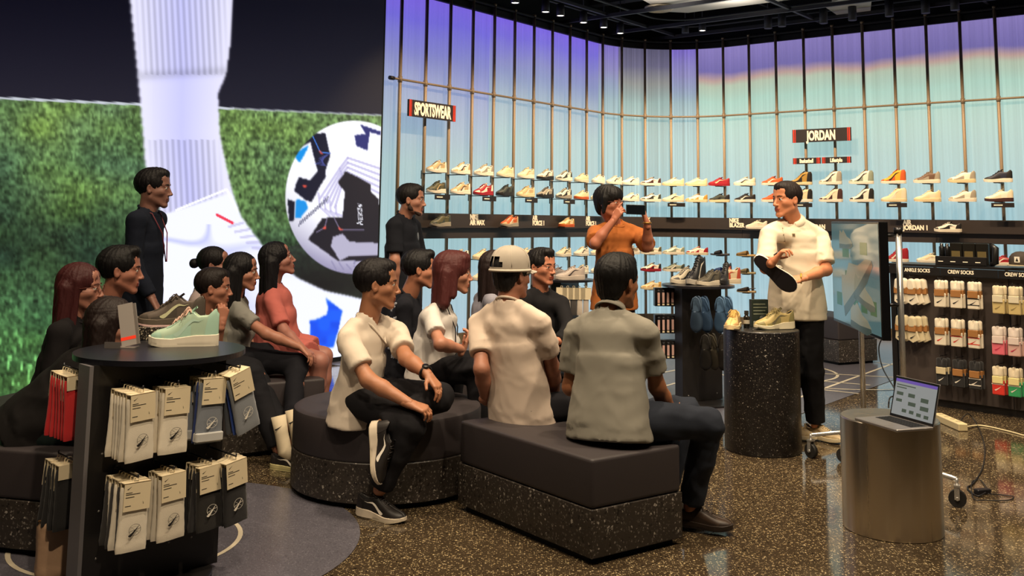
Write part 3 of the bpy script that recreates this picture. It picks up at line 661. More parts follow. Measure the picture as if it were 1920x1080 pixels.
def shoe_meshes(kind, nx=20, nt=6):
    key = ('shoe', kind, nx)
    if key in MATS: return MATS[key]
    k = SHOE[kind]; out = {}
    xs, m, V_, fs = upper_mesh(k, nx, nt); me = mesh('upper', V_, fs); me.polygons.foreach_set('use_smooth', np.ones(len(me.polygons), bool))
    me.materials.append(None); me.materials.append(None)
    mi = []
    for f in me.polygons:
        js = [vi % m for vi in f.vertices]; mi.append(1 if len(js) == 4 and min(js) >= nt+1 and max(js) <= m-1-(nt+1) and itp(f.center.x, [-1, k['c0'], k['c1'], 1], [0, 1, 1, 0]) > .0 and k['c0'] < f.center.x < k['c1'] else 0)
    me.polygons.foreach_set('material_index', mi); out['upper'] = me
    # sole
    sv = []; n = 4
    for x in xs:
        w_ = half(x)+.0035; zt = soletop(k, x); zb = solebot(k, x); fl = .004 if kind == 'runner' and x < -.02 else 0
        prof = [(0, zb), (w_*.92, zb), (w_+fl, zb+.004), (w_+fl*.4, (zb+zt)/2), (w_+.0005, zt-.001), (w_-.004, zt+.001), (0, zt)]
        sv.append([(x+(.003 if x > .14 else -.003 if x < -.14 else 0), y, z) for y, z in prof]+[(x+(.003 if x > .14 else -.003 if x < -.14 else 0), -y, z) for y, z in prof[1:-1]][::-1])
    q = len(sv[0]); V2 = [v for r in sv for v in r]; f2 = [(i*q+j, (i+1)*q+j, (i+1)*q+(j+1) % q, i*q+(j+1) % q) for i in range(len(xs)-1) for j in range(q)]
    f2 += [tuple(range(q))[::-1], tuple((len(xs)-1)*q+j for j in range(q))]
    me = mesh('sole', V2, f2); me.polygons.foreach_set('use_smooth', np.ones(len(me.polygons), bool)); me.set_sharp_from_angle(angle=R(40)); out['sole'] = me
    # tread: a thin outsole in another colour
    sv = []
    for x in xs:
        w_ = half(x)+.0045; zb = solebot(k, x); sv.append([(x, w_, zb+.006), (x, w_, zb-.001), (x, -w_, zb-.001), (x, -w_, zb+.006)])
    V2 = [v for r in sv for v in r]; f2 = [(i*4+j, i*4+j+1, (i+1)*4+j+1, (i+1)*4+j) for i in range(len(xs)-1) for j in range(3)]
    out['tread'] = mesh('tread', V2, f2)
    # overlays: toe cap, eyestays, heel counter follow the surface 1.5 mm proud
    def patchs(regs, off=.0015):
        mb = MB()
        for (x0, x1, t0, t1) in regs:
            for sd in (1, -1):
                g = []; N = 8; K = 5
                for i in range(N+1):
                    for j in range(K+1):
                        fx = i/N; x = x0(j/K)+(x1(j/K)-x0(j/K))*fx; t = t0(fx)+(t1(fx)-t0(fx))*j/K; y, z = sec(k, x, t); g.append((x+(off if x > .12 else -off if x < -.13 else 0), sd*(y+off*cos(t*pi/2)+.0004), z+off*sin(t*pi/2)))
                f = [(i*(K+1)+j, (i+1)*(K+1)+j, (i+1)*(K+1)+j+1, i*(K+1)+j+1) for i in range(N) for j in range(K)]
                mb.add(g, [a[::-1] for a in f] if sd > 0 else f, True)
        return mb
    C = lambda v: (lambda _: v); c1 = k['c1']
    o = patchs([(lambda t: .088+.012*t, C(.1495), C(0), C(.5)), (lambda t: -.146, lambda t: -.088-.02*t, C(0), C(.9)), (lambda t: -.05+.02*t, lambda t: .075-.0*t, C(.72), C(.93)), (lambda t: -.03, lambda t: .08, C(0), lambda f: .28-.1*f)])
    me = mesh('overlay', o.v, o.f); me.polygons.foreach_set('use_smooth', np.ones(len(me.polygons), bool)); out['overlay'] = me
    # curved tick mark on both sides
    mb = MB(); N = 16
    hh = .6
    for sd in (1, -1):
        up = []; lo = []
        for i in range(N+1):
            f = i/N; x = .042-.128*f
            zc = .2+.62*f**1.15; up_t = zc+.05*sin(pi*min(1, f*1.0)); th_ = .26*(1-f)**.85*min(1, f*7+.25)
            if f < .14: up_t = zc+.22*(f/.14)**.5*0+.05
            for lst, t in ((up, up_t), (lo, up_t-th_)):
                t = min(max(t, .03), .93); y, z = sec(k, x, t*.78); lst.append((x, sd*(y+.0026), z+.0012*t))
        f = [(i, i+1, N+1+i+1, N+1+i) for i in range(N)]
        mb.add(up+lo, f if sd < 0 else [a[::-1] for a in f], False)
        # the hook at the front
        y, z = sec(k, .052, .2*.78); 
    me = mesh('tick_mark', mb.v, mb.f); out['tick_mark'] = me
    # laces and tongue
    mb = MB(); x0 = k['c1']+.006; rows = 6
    for i in range(rows):
        x = x0+.014*i+.002; w_ = .023-.001*i; pts = []
        for j in range(7):
            f = -1+2*j/6; y, z = sec(k, x, .97); h = itp(x, k['x'], k['h']); pts.append((x+.004*f*(1 if i % 2 else -1), f*w_, h+.004-abs(f)**2*.007))
        mb.tube(pts, .0032, 5)
    if nx >= 40:
        for i in range(rows-1):
            for sd in (1, -1):
                xa = x0+.014*i+.002; ha = itp(xa, k['x'], k['h']); hb = itp(xa+.014, k['x'], k['h']); mb.tube([(xa, sd*.021, ha+.002), (xa+.007, 0, (ha+hb)/2+.009), (xa+.014, -sd*.020, hb+.002)], .0034, 6)
        hb = itp(x0, k['x'], k['h'])
        for sd in (1, -1): mb.tube([(x0+.004, 0, hb+.008), (x0+.014, sd*.02, hb+.012), (x0+.03, sd*.034, hb-.004), (x0+.02, sd*.03, hb-.012), (x0+.006, sd*.01, hb+.006)], .0026, 6); mb.tube([(x0+.006, 0, hb+.008), (x0+.024, sd*.016, hb), (x0+.036, sd*.04, hb-.026)], .0022, 6)
    me = mesh('laces', mb.v, mb.f); me.polygons.foreach_set('use_smooth', np.ones(len(me.polygons), bool)); out['laces'] = me
    mb = MB(); hx = itp(c1, k['x'], k['h'])
    g = []; 
    for i in range(6):
        f = i/5; x = c1+.035-.052*f; z = itp(c1+.035, k['x'], k['h'])-.004+(hx+.016-itp(c1+.035, k['x'], k['h'])+.004)*f
        for j in range(7): yy = -1+2*j/6; g.append((x-.004*abs(yy), yy*.02*(1-.15*(f > .9)), z-.007*yy*yy))
    f = [(i*7+j, i*7+j+1, (i+1)*7+j+1, (i+1)*7+j) for i in range(5) for j in range(6)]
    bm = bmesh.new(); 
    for v in g: bm.verts.new(v)
    bm.verts.ensure_lookup_table()
    for a in f: bm.faces.new([bm.verts[i] for i in a])
    bmesh.ops.solidify(bm, geom=bm.faces[:], thickness=.006); me = bpy.data.meshes.new('tongue'); bm.to_mesh(me); bm.free(); me.polygons.foreach_set('use_smooth', np.ones(len(me.polygons), bool)); out['tongue'] = me
    for n_, m_ in out.items():
        while len(m_.materials) < 1: m_.materials.append(None)
    MATS[key] = out; return out
def cm(hexcol, rough=.55, bump=.0):
    return M('leather_'+hexcol, hexcol, rough, bump=bump, bs=400)
def shoe(loc, rz, kind, up, over=None, sole='efe6d2', tick='1a1a1a', lace=None, tread=None, inside='3a3430', label='', group=None, scale=1.0, nx=20, nt=6, M_=None, name='sneaker', cat='shoe', zs=1.0):
    ms = shoe_meshes(kind, nx, nt); e = empty(name, loc, rz, label, cat, group); e.scale = (scale, scale, scale*zs)
    if M_ is not None: e.matrix_world = M_
    over = over or up; lace = lace or up; tread = tread or sole
    for part, col in (('upper', up), ('sole', sole), ('overlay', over), ('tick_mark', tick), ('laces', lace), ('tongue', over), ('tread', tread)):
        if col is None: continue
        o = bpy.data.objects.new(part, ms[part]); COL.objects.link(o); o.parent = e
        o.material_slots[0].link = 'OBJECT'; o.material_slots[0].material = cm(col, .7 if part == 'laces' else .5)
        if part == 'upper': o.material_slots[1].link = 'OBJECT'; o.material_slots[1].material = cm(inside, .8)
    return e
def slide_meshes(kind):
    key = ('slide', kind)
    if key in MATS: return MATS[key]
    out = {}; xs = [-.147+.298*(.5-.5*cos(pi*i/18)) for i in range(19)]; sv = []
    for x in xs:
        w_ = half(x)+.003; zt = itp(x, [-.15, -.05, .06, .15], [.034, .026, .02, .026]); zb = .006*max(0, (x-.08)/.07)
        sv.append([(x, w_*.93, zb), (x, w_, zb+.005), (x, w_, zt), (x, w_-.006, zt-.003), (x, 0, zt-.006), (x, -w_+.006, zt-.003), (x, -w_, zt), (x, -w_, zb+.005), (x, -w_*.93, zb)])
    V2 = [v for r in sv for v in r]; q = 9; f2 = [(i*q+j, (i+1)*q+j, (i+1)*q+(j+1) % q, i*q+(j+1) % q) for i in range(18) for j in range(q)]
    out['sole'] = mesh('sole', V2, f2)
    x0, x1 = (-.02, .075) if kind == 'slide' else (-.03, .149); g = []; N = 10; K = 10
    for i in range(N+1):
        x = x0+(x1-x0)*i/N; w_ = half(x)+.004; h = itp(x, [-.03, .02, .08, .13, .15], [.085, .075, .056, .046, .026])-(.004*(i in (0, N)))
        for j in range(K+1): a = pi*j/K; g.append((x+.012*(sin(a)-.5)*(1 if i == 0 else 0), w_*cos(a)*(abs(cos(a))**-.3 if abs(cos(a)) > .05 else 1), .018+(h-.018)*sin(a)**.7))
    f = [(i*(K+1)+j, i*(K+1)+j+1, (i+1)*(K+1)+j+1, (i+1)*(K+1)+j) for i in range(N) for j in range(K)]
    bm = bmesh.new(); vv = [bm.verts.new(v) for v in g]
    for a in f: bm.faces.new([vv[i] for i in a])
    bmesh.ops.solidify(bm, geom=bm.faces[:], thickness=-.005); me = bpy.data.meshes.new('strap'); bm.to_mesh(me); bm.free(); out['strap'] = me
    mb = MB().tube([(-.03, .040, .05), (-.08, .037, .062), (-.125, .024, .066), (-.139, 0, .067), (-.125, -.024, .066), (-.08, -.037, .062), (-.03, -.040, .05)], .005, 6); out['heel_strap'] = mesh('heel_strap', mb.v, mb.f)
    for m_ in out.values(): m_.polygons.foreach_set('use_smooth', np.ones(len(m_.polygons), bool)); m_.materials.append(None)
    MATS[key] = out; return out
def slide(loc, rz, kind, col, label, group=None, heel=False, M_=None, strapcol=None):
    ms = slide_meshes(kind); e = empty('slide_sandal' if kind == 'slide' else 'clog', loc, rz, label, 'sandal', group)
    if M_ is not None: e.matrix_world = M_
    for p in ('sole', 'strap')+(('heel_strap',) if heel else ()):
        o = bpy.data.objects.new(p, ms[p]); COL.objects.link(o); o.parent = e; o.material_slots[0].link = 'OBJECT'; o.material_slots[0].material = cm(strapcol if (strapcol and p != 'sole') else col, .6)
    return e
# --- shoes on the wall, toes pointing left ---
ZROW = {1: 2.035, 2: 1.795, 3: 1.015, 4: .765, 5: .50}
OFFS = .27
def pole_word(i): return ['', 'first', 'second', 'third', 'fourth', 'fifth', 'sixth', 'seventh', 'eighth', 'ninth', 'tenth', 'eleventh', 'twelfth', 'thirteenth', 'fourteenth', 'fifteenth', 'sixteenth', 'seventeenth', 'eighteenth', 'nineteenth', 'twentieth', 'twenty-first', 'twenty-second', 'twenty-third', 'twenty-fourth'][i]
ROWN = {1: 'top wall row', 2: 'second wall row', 3: 'third wall row', 4: 'fourth wall row', 5: 'lowest wall row'}
c_ = dict(W='f2ead8', C='ecd9ae', T='cbb184', G='a49c8c', K='211f20', O='5f5b3e', R='a5202c', N='23283c', B='4a2c2a', GR='8f9a8a', DG='3f463f', OR='d0602a', GD='b08a3c', Y='e2ac30', P='e6dcc0', Br='6b5140', M='c79a4a')
rows = {  # pole: (kind, upper, overlay, sole, tick, words)
 1: {1: ('runner', 'T', 'W', 'W', 'G', 'tan and cream running shoe'), 2: ('runner', 'W', 'T', 'W', 'N', 'cream running shoe with dark blue heel'), 3: ('runner', 'W', 'G', 'W', 'G', 'cream and grey panelled running shoe'),
     4: ('runner', 'C', 'P', 'P', 'C', 'plain cream running shoe'), 5: ('runner', 'P', 'C', 'W', 'T', 'cream running shoe with tan panels'), 6: ('runner', 'W', 'G', 'K', 'K', 'white and grey trainer with black sole'),
     7: ('runner', 'W', 'DG', 'W', 'K', 'white and dark green trainer'), 8: ('low', 'C', 'C', 'P', None, 'plain cream court shoe'), 9: ('low', 'P', 'W', 'W', 'W', 'off-white court shoe'),
     10: ('low', 'P', 'W', 'W', 'K', 'cream court shoe with black tick'), 11: ('low', 'W', 'W', 'W', 'K', 'white court shoe with black tick'), 12: ('low', 'W', 'B', 'W', 'B', 'white low shoe with dark brown panels'),
     13: ('low', 'P', 'C', 'C', 'W', 'sand and cream low shoe'), 14: ('low', 'P', 'C', 'C', 'C', 'cream low shoe with tan sole'), 15: ('low', 'R', 'R', 'R', 'C', 'crimson low shoe with pale tick'),
     16: ('low', 'W', 'P', 'W', 'K', 'white low shoe with black tick'), 17: ('low', 'OR', 'OR', 'W', 'W', 'orange low shoe with white tick'), 18: ('high', 'GD', 'K', 'C', 'K', 'gold and black high-top'),
     19: ('high', 'W', 'G', 'W', 'K', 'white and grey high-top'), 20: ('high', 'W', 'GR', 'W', 'K', 'white and sage high-top'), 21: ('high', 'Y', 'OR', 'W', 'K', 'yellow and orange high-top'),
     22: ('mid', 'Br', 'G', 'W', None, 'brown and grey mid-top with orange tag'), 23: ('mid', 'W', 'G', 'C', None, 'white and cement mid-top'), 24: ('mid', 'N', 'K', 'W', None, 'dark navy mid-top')},
 2: {1: ('runner', 'O', 'DG', 'W', 'T', 'olive running shoe'), 2: ('runner', 'T', 'W', 'W', 'Br', 'tan running shoe with brown heel'), 3: ('runner', 'R', 'W', 'R', 'W', 'red and white running shoe'),
     4: ('runner', 'DG', 'K', 'K', 'K', 'black-green running shoe'), 5: ('runner', 'T', 'C', 'C', 'W', 'sand running shoe'), 6: ('runner', 'G', 'K', 'K', 'W', 'black and grey trainer'),
     7: ('runner', 'W', 'K', 'G', 'K', 'black and white trainer'), 8: ('low', 'C', 'C', 'OR', 'C', 'cream court shoe with orange sole'), 9: ('low', 'W', 'P', 'C', 'W', 'white court shoe with cream sole'),
     10: ('low', 'P', 'P', 'W', 'C', 'off-white court shoe'), 11: ('low', 'W', 'P', 'W', 'B', 'white court shoe with brown tick'), 12: ('low', 'W', 'DG', 'W', 'K', 'white low shoe with black-green panels'),
     13: ('low', 'C', 'P', 'P', 'K', 'cream low shoe with black tick'), 14: ('low', 'W', 'M', 'C', 'W', 'white low shoe with mustard panels'), 15: ('low', 'DG', 'K', 'C', 'DG', 'charcoal low shoe with gum sole'),
     16: ('low', 'K', 'K', 'W', 'W', 'black low shoe with white tick'), 17: ('low', 'OR', 'OR', 'W', 'OR', 'orange low shoe'), 18: ('high', 'C', 'K', 'W', 'W', 'black and cream high-top'),
     19: ('high', 'P', 'B', 'W', 'P', 'cream high-top with dark brown collar'), 20: ('high', 'W', 'K', 'W', 'K', 'white and black high-top'), 21: ('high', 'C', 'P', 'C', 'W', 'cream high-top'),
     22: ('mid', 'P', 'C', 'C', None, 'pale yellow mid-top'), 23: ('mid', 'W', 'G', 'W', None, 'white mid-top with grey heel'), 24: ('mid', 'W', 'P', 'B', None, 'off-white mid-top with dark sole')},
 3: {2: ('low', 'W', 'W', 'K', 'G', 'white low shoe with dark sole'), 22: ('low', 'P', 'W', 'W', 'C', 'ivory low shoe'), 3: ('low', 'C', 'P', 'C', 'T', 'cream low shoe'), 5: ('low', 'P', 'W', 'W', 'C', 'pale court shoe'), 7: ('low', 'P', 'P', 'W', 'K', 'cream court shoe with dark tick'), 8: ('low', 'W', 'W', 'W', 'K', 'white court shoe with black heel tick'),
     9: ('low', 'P', 'C', 'W', 'C', 'ivory court shoe'), 10: ('low', 'O', 'DG', 'W', 'O', 'olive court shoe'), 11: ('low', 'G', 'W', 'W', 'K', 'grey and white court shoe'), 12: ('low', 'W', 'O', 'W', 'W', 'white low shoe with olive panels'),
     13: ('low', 'W', 'GR', 'W', 'GR', 'cream low shoe with sage panels'), 14: ('low', 'W', 'R', 'P', 'W', 'white low shoe with red panels'), 21: ('high', 'R', 'R', 'W', 'W', 'bright red high-top'), 24: ('low', 'R', 'R', 'W', 'W', 'red low shoe')},
 4: {3: ('low', 'P', 'C', 'W', 'G', 'ivory low shoe'), 8: ('low', 'W', 'P', 'W', 'C', 'white court shoe'), 9: ('low', 'W', 'C', 'W', 'C', 'off-white court shoe'), 10: ('low', 'C', 'T', 'K', 'T', 'sand court shoe'),
     12: ('low', 'W', 'K', 'R', 'R', 'black and white low shoe with red tick'), 13: ('low', 'GR', 'DG', 'W', 'W', 'sage green low shoe')},
 5: {10: ('low', 'C', 'M', 'OR', 'W', 'cream court shoe with orange sole'), 12: ('low', 'C', 'M', 'C', 'W', 'sand yellow low shoe')},
}
brk = MB().box((-.02, -.22, -.012), (.02, .03, -.002)); brk.box((-.012, -.24, -.07), (.012, -.225, .03)); brk.box((-.05, -.035, -.012), (.05, .035, -.003))
BRM = mesh('shoe_bracket', brk.v, brk.f); BRM.materials.append(SGN)
def wall_frame(i_s, off, z):
    a = Wang(i_s); p = W(i_s, off, z); return p, a
def bracket(s, z):
    p, a = wall_frame(s, OFFS, z); o = bpy.data.objects.new('shoe_bracket', BRM); COL.objects.link(o); o.location = p; o.rotation_euler = (0, 0, a+pi); setparent(o, fr)
for r_, dct in rows.items():
    for i, (kd, u_, ov, so, tk, words) in dct.items():
        s = i*SP; p, a = wall_frame(s, OFFS, ZROW[r_]); bracket(s, ZROW[r_])
        lab = '%s, %s, %s pole from left' % (words, ROWN[r_], pole_word(i))
        shoe(p, a+pi+rnd.uniform(-.08, .08), kd, c_[u_], c_[ov], c_[so], c_[tk] if tk else None, c_['P'] if u_ in 'WPC' else c_[u_], label=lab, group='shoes on the lit wall, '+ROWN[r_], nx=16, nt=5, scale=1.1, zs=1.16)
for i, z, kd, col, words, hs in [(15, ZROW[3], 'slide', '2b2b33', 'black slide sandal', 0), (16, ZROW[3], 'clog', 'b3925a', 'tan clog', 0), (15, ZROW[4], 'slide', '3a5590', 'blue slide sandal', 0), (16, ZROW[4], 'clog', '948662', 'olive clog', 0), (16, ZROW[5], 'clog', 'a08a66', 'tan clog with dark strap', 1)]:
    s = i*SP; p, a = wall_frame(s, OFFS, z); bracket(s, z)
    slide(p, a+pi, kd, col, '%s, %s, %s pole from the left' % (words, ROWN[[k for k in ZROW if ZROW[k] == z][0]], pole_word(i)), 'sandals on the lit wall', heel=bool(hs), strapcol='4a4038' if hs else None)
# shoes lying on the band ledge
for px, kd, u_, ov, so, tk, words in [(815, 'runner', 'O', 'DG', 'G', 'O', 'dark olive running shoe on the charcoal band, behind the bearded man'), (945, 'runner', 'OR', 'T', 'G', 'W', 'salmon and tan running shoe on the charcoal band'),
                                      (1052, 'low', 'C', 'M', 'OR', 'M', 'cream shoe with gum sole on the charcoal band'), (1424, 'low', 'P', 'W', 'W', 'W', 'white shoe on the charcoal band, half behind the presenter'), (1782, 'low', 'W', 'K', 'W', 'K', 'white low shoe with black panels on the charcoal band')]:
    s = s_of(px, 0, 1.42); p, a = wall_frame(s, .29, 1.412); shoe(p, a+pi, kd, c_[u_], c_[ov], c_[so], c_[tk], label=words, nx=16, nt=5, scale=1.1, zs=1.16)
    o = MB().box((-.16, -.03, -.02), (.16, .09, -.002)).build('ledge_plate', BAND); o.location = p; o.rotation_euler = (0, 0, a+pi); o.location.z = 1.412; setparent(o, bd)
# price strips under the second row
for i in (1, 3, 5, 7, 9, 13, 18, 21, 24):
    Mx = wall_mat(i*SP+.05, .33, ZROW[2]-.045); o = MB().box((-.13, -.028, -.006), (.13, .028, 0), Mx).build('price_strip', SGN); setparent(o, fr)
    o2 = MB().box((-.1, -.006, 0), (.0, .006, .001), Mx).build('print', CREAM); setparent(o2, o)
# ================================================================== FURNITURE AND PROPS
CUSH = M('cushion_grey', '352f31', .55, bump=.15, bs=900); KICK = M('kick', '0c0b0b', .8)
def rbox(name, pts, z0, z1, r, mat, parent, bev=.02):
    """a box over any quadrilateral footprint with rounded edges"""
    bm = bmesh.new(); b = [bm.verts.new((p[0], p[1], z0)) for p in pts]; t = [bm.verts.new((p[0], p[1], z1)) for p in pts]; n = len(pts)
    bm.faces.new(b[::-1]); bm.faces.new(t)
    for i in range(n): bm.faces.new((b[i], b[(i+1) % n], t[(i+1) % n], t[i]))
    bmesh.ops.recalc_face_normals(bm, faces=bm.faces[:])
    if bev: bmesh.ops.bevel(bm, geom=bm.edges[:], offset=bev, segments=3, profile=.6, affect='EDGES')
    me = bpy.data.meshes.new(name); bm.to_mesh(me); bm.free(); me.polygons.foreach_set('use_smooth', np.ones(len(me.polygons), bool)); me.set_sharp_from_angle(angle=R(50))
    o = bpy.data.objects.new(name, me); COL.objects.link(o); me.materials.append(mat)
    if parent: setparent(o, parent)
    return o
def shrink(pts, d):
    c = sum((Vector(p) for p in pts), Vector((0, 0, 0)))/len(pts); return [Vector(p)+(c-Vector(p)).normalized()*d for p in pts]
def bench(pts, label, zs=.235, zt=.45):
    pts = [Vector(p) for p in pts]; e = empty('bench', sum(pts, Vector((0, 0, 0)))/len(pts), 0, label, 'bench')
    rbox('kick_base', shrink(pts, .05), 0, .03, 0, KICK, e, 0); rbox('stone_base', pts, .03, zs, 0, TZB, e, .004); rbox('cushion', shrink(pts, .006), zs+.002, zt, 0, CUSH, e, .018)
    return e
N_, R_, L_ = Vector((.373, 4.487, 0)), Vector((.825, 4.808, 0)), Vector((-.257, 5.318, 0))
bench([N_, R_, R_+L_-N_, L_], 'rectangular bench with dark cushion on a speckled stone base, nearest the camera')
def pouf(c, r, label):
    e = empty('round_bench', (c[0], c[1], 0), 0, label, 'bench')
    lathe_obj('kick_base', [(r-.05, 0), (r-.05, .03)], 48, KICK, e); lathe_obj('stone_base', [(0, .03), (r-.004, .03), (r, .034), (r, .23), (r-.004, .235), (0, .235)], 72, TZB, e)
    lathe_obj('cushion', [(0, .237), (r-.008, .237), (r-.002, .25), (r-.002, .425), (r-.007, .44), (r-.02, .449), (r-.04, .45), (0, .45)], 72, CUSH, e); return e
pouf((-.69, 5.80), .535, 'large round bench with grey cushion and speckled stone base, behind the rectangular bench')
a = G(112, 1052); b = G(-20, 1038); d = (b-a).normalized(); nn = Vector((d.y, -d.x, 0)); nn = nn if nn.y > 0 else -nn
bench([a, a+nn*1.4, a+nn*1.4+d*1.3, a+d*1.3], 'dark cushioned bench on a speckled base at the left edge behind the sock stand')
bench([(-1.95, 6.15, 0), (-1.2, 6.62, 0), (-1.75, 7.5, 0), (-2.5, 7.03, 0)], 'dark bench under the seated women and men before the screen')
bench([(-.75, 6.75, 0), (.45, 6.75, 0), (.45, 7.35, 0), (-.75, 7.35, 0)], 'dark bench behind the round one, mostly hidden by seated people')
a = G(1574, 686); b = G(1500, 672); d = (b-a).normalized(); nn = Vector((d.y, -d.x, 0)); nn = nn if nn.y > 0 else -nn
bench([a, a+nn*.55, a+nn*.55+d*.9, a+d*.9], 'far bench with speckled base standing behind the presenter', .26, .5)
# brushed steel drum and laptop
e = empty('steel_drum', (1.916, 5.08, 0), 0, 'brushed steel drum table holding the laptop', 'table')
def brushed(key, col, rough):
    m = M(key, col, rough, 1); nt = m.node_tree; b = nt.nodes['Principled BSDF']; tc = nt.nodes.new('ShaderNodeTexCoord'); mp = nt.nodes.new('ShaderNodeMapping'); mp.inputs['Scale'].default_value = (22, 22, .15)
    n = nt.nodes.new('ShaderNodeTexNoise'); n.inputs['Scale'].default_value = 1; n.inputs['Detail'].default_value = 5; nt.links.new(tc.outputs['Object'], mp.inputs[0]); nt.links.new(mp.outputs[0], n.inputs[0])
    mr = nt.nodes.new('ShaderNodeMapRange'); mr.inputs[3].default_value = rough*.6; mr.inputs[4].default_value = rough*1.5; nt.links.new(n.outputs[0], mr.inputs[0]); nt.links.new(mr.outputs[0], b.inputs['Roughness'])
    bp = nt.nodes.new('ShaderNodeBump'); bp.inputs['Strength'].default_value = .3; bp.inputs['Distance'].default_value = .004; nt.links.new(n.outputs[0], bp.inputs['Height']); nt.links.new(bp.outputs[0], b.inputs['Normal']); return m
BS = brushed('brushed_steel', 'e6dccc', .3)
lathe_obj('drum', [(.232, 0), (.236, .004), (.236, .533), (.232, .537)], 96, BS, e); lathe_obj('top_plate', [(0, .538), (.231, .538), (.233, .536)], 96, brushed('brushed_top', 'b8ad9c', .35), e)
def laptop():
    z = .553; hl, hr = G(1669, 778, z), G(1749, 800, z); x = (hr-hl).normalized(); wd = .30; c = (hl+hr)/2; x = x; y = Vector((0, 0, 1)).cross(x).normalized()
    if y.dot(G(1640, 794, z)-c) < 0: y = -y
    # y points from the hinge to the front edge
    e = empty('laptop', (c.x, c.y, .5385), 0, 'open silver laptop showing a slide of shoe pictures, on the steel drum', 'laptop')
    SIL = M('laptop_silver', 'b5b0ae', .35, .8); m = frame(Vector((c.x, c.y, .5385)), x, -y, (0, 0, 1))
    def add(nm, mb, mat): o = mb.build(nm, mat); setparent(o, e); return o
    add('base', MB().box((-wd/2, -.212, 0), (wd/2, 0, .013), m, .003), SIL)
    kb = add('keyboard', MB().box((-.125, -.11, .013), (.125, -.015, .0135), m), M('key_well', '2b2b2e', .6)); mb = MB()
    for r_ in range(5):
        for k in range(13): mb.box((-.122+k*.0188, -.107+r_*.018, .0135), (-.122+k*.0188+.0155, -.107+r_*.018+.0145, .0148), m)
    o = mb.build('keys', M('keys', '151517', .5)); setparent(o, kb); o['kind'] = 'stuff'
    add('trackpad', MB().box((-.055, -.2, .013), (.055, -.12, .0134), m), M('trackpad', '9f9a98', .3, .6))
    tilt = R(14); m2 = m @ Matrix.Translation((0, .0, .012)) @ Matrix.Rotation(-tilt, 4, 'X')
    lid = add('lid', MB().box((-wd/2, 0, 0), (wd/2, .006, .20), m2, .002), SIL)
    bz = MB().box((-wd/2+.002, -.001, .002), (wd/2-.002, -.0002, .198), m2).build('bezel', M('bezel', '0a0a0c', .2)); setparent(bz, lid)
    scm = M('laptop_screen', '20202a', .25, emit='aeb0ac', es=.55)
    o = MB().box((-wd/2+.01, -.0016, .014), (wd/2-.01, -.001, .188), m2).build('display', scm); setparent(o, lid)
    o = MB().box((-wd/2+.01, -.0019, .173), (wd/2-.01, -.0016, .188), m2).build('toolbar', M('toolbar', '302050', .3, emit='6a55a8', es=.7)); setparent(o, lid)
    gm = M('slide_dark', '303830', .4, emit='3c4a40', es=.6); mb = MB()
    for (a_, b_, w_, h_) in [(-.1, .118, .045, .016), (-.02, .118, .045, .018), (.07, .108, .05, .02), (-.1, .085, .04, .014), (-.01, .078, .05, .018), (.075, .07, .055, .02), (-.055, .04, .03, .016), (-.005, .04, .03, .016), (.045, .036, .03, .016), (.095, .034, .03, .016)]: mb.box((a_-w_/2, -.0022, b_-h_/2), (a_+w_/2, -.0016, b_+h_/2), m2)
    for k, w_ in enumerate((.13, .07)): mb.box((-.13, -.0021, .157-k*.012), (-.13+w_, -.0016, .162-k*.012), m2)
    o = mb.build('slide_pictures', gm); setparent(o, lid)
laptop()
# speckled dark column with shoes on it
e = empty('stone_column', (1.70, 6.755, 0), 0, 'dark speckled cylinder plinth beside the presenter', 'plinth')
lathe_obj('plinth', [(.243, 0), (.25, .01), (.25, .785), (.246, .79), (0, .79)], 80, TZC, e)
zc = .79
p = G(1377, 617, zc); shoe((p.x, p.y+.02, zc), R(-112), 'low', 'e0b878', 'c9a06a', 'e9cf9c', None, 'c9a258', '4a4038', label='tan suede shoe facing the audience on the speckled column', nx=40, nt=10, zs=1.2)
p = G(1449, 618, zc); shoe((p.x+.02, p.y+.03, zc), R(196), 'runner', 'b8a36a', '8a8052', 'd9ceb0', '6a6248', 'a89866', '4a4a3c', label='olive and tan running shoe at the right of the speckled column', nx=40, nt=10, zs=1.2)
p = G(1402, 616, zc); e = empty('spray_bottle', (p.x, p.y+.03, zc), 0, 'small black bottle between the shoes on the speckled column', 'bottle')
lathe_obj('bottle', [(0, 0), (.018, 0), (.02, .003), (.02, .075), (.012, .085), (.012, .09), (0, .09)], 20, M('bottle_black', '141414', .25), e); lathe_obj('cap', [(.014, .09), (.015, .092), (.015, .115), (0, .117)], 20, M('cap_grey', '2c2c2c', .4), e); lathe_obj('label_band', [(.0205, .03), (.0205, .055)], 20, M('bottle_label', 'a8a090', .5), e)
p = G(1424, 614, zc); e = empty('boxed_kit', (p.x+.01, p.y+.05, zc), R(12), 'dark green printed box standing on the speckled column', 'box')
MB().box((-.062, -.02, 0), (.062, .02, .185), None, .002).build('carton', M('carton_green', '263028', .5), e)
for k in range(4): MB().box((-.05, -.0212, .085+k*.022), (.05-.012*(k % 2), -.0198, .091+k*.022)).build('print_line', M('print_pale', '8f957f', .5), e)
MB().box((-.05, -.0212, .012), (-.02, -.0198, .04)).build('barcode', M('barcode', 'c8c4b8', .5), e)
MB().lathe([(0, 0), (.03, 0), (.03, .002), (0, .002)], 20, (0, 0, 0), M_=Matrix.Translation((.02, -.0195, .05)) @ Matrix.Rotation(pi/2, 4, 'X')).build('seal', M('carton_dark', '1a221c', .5), e)

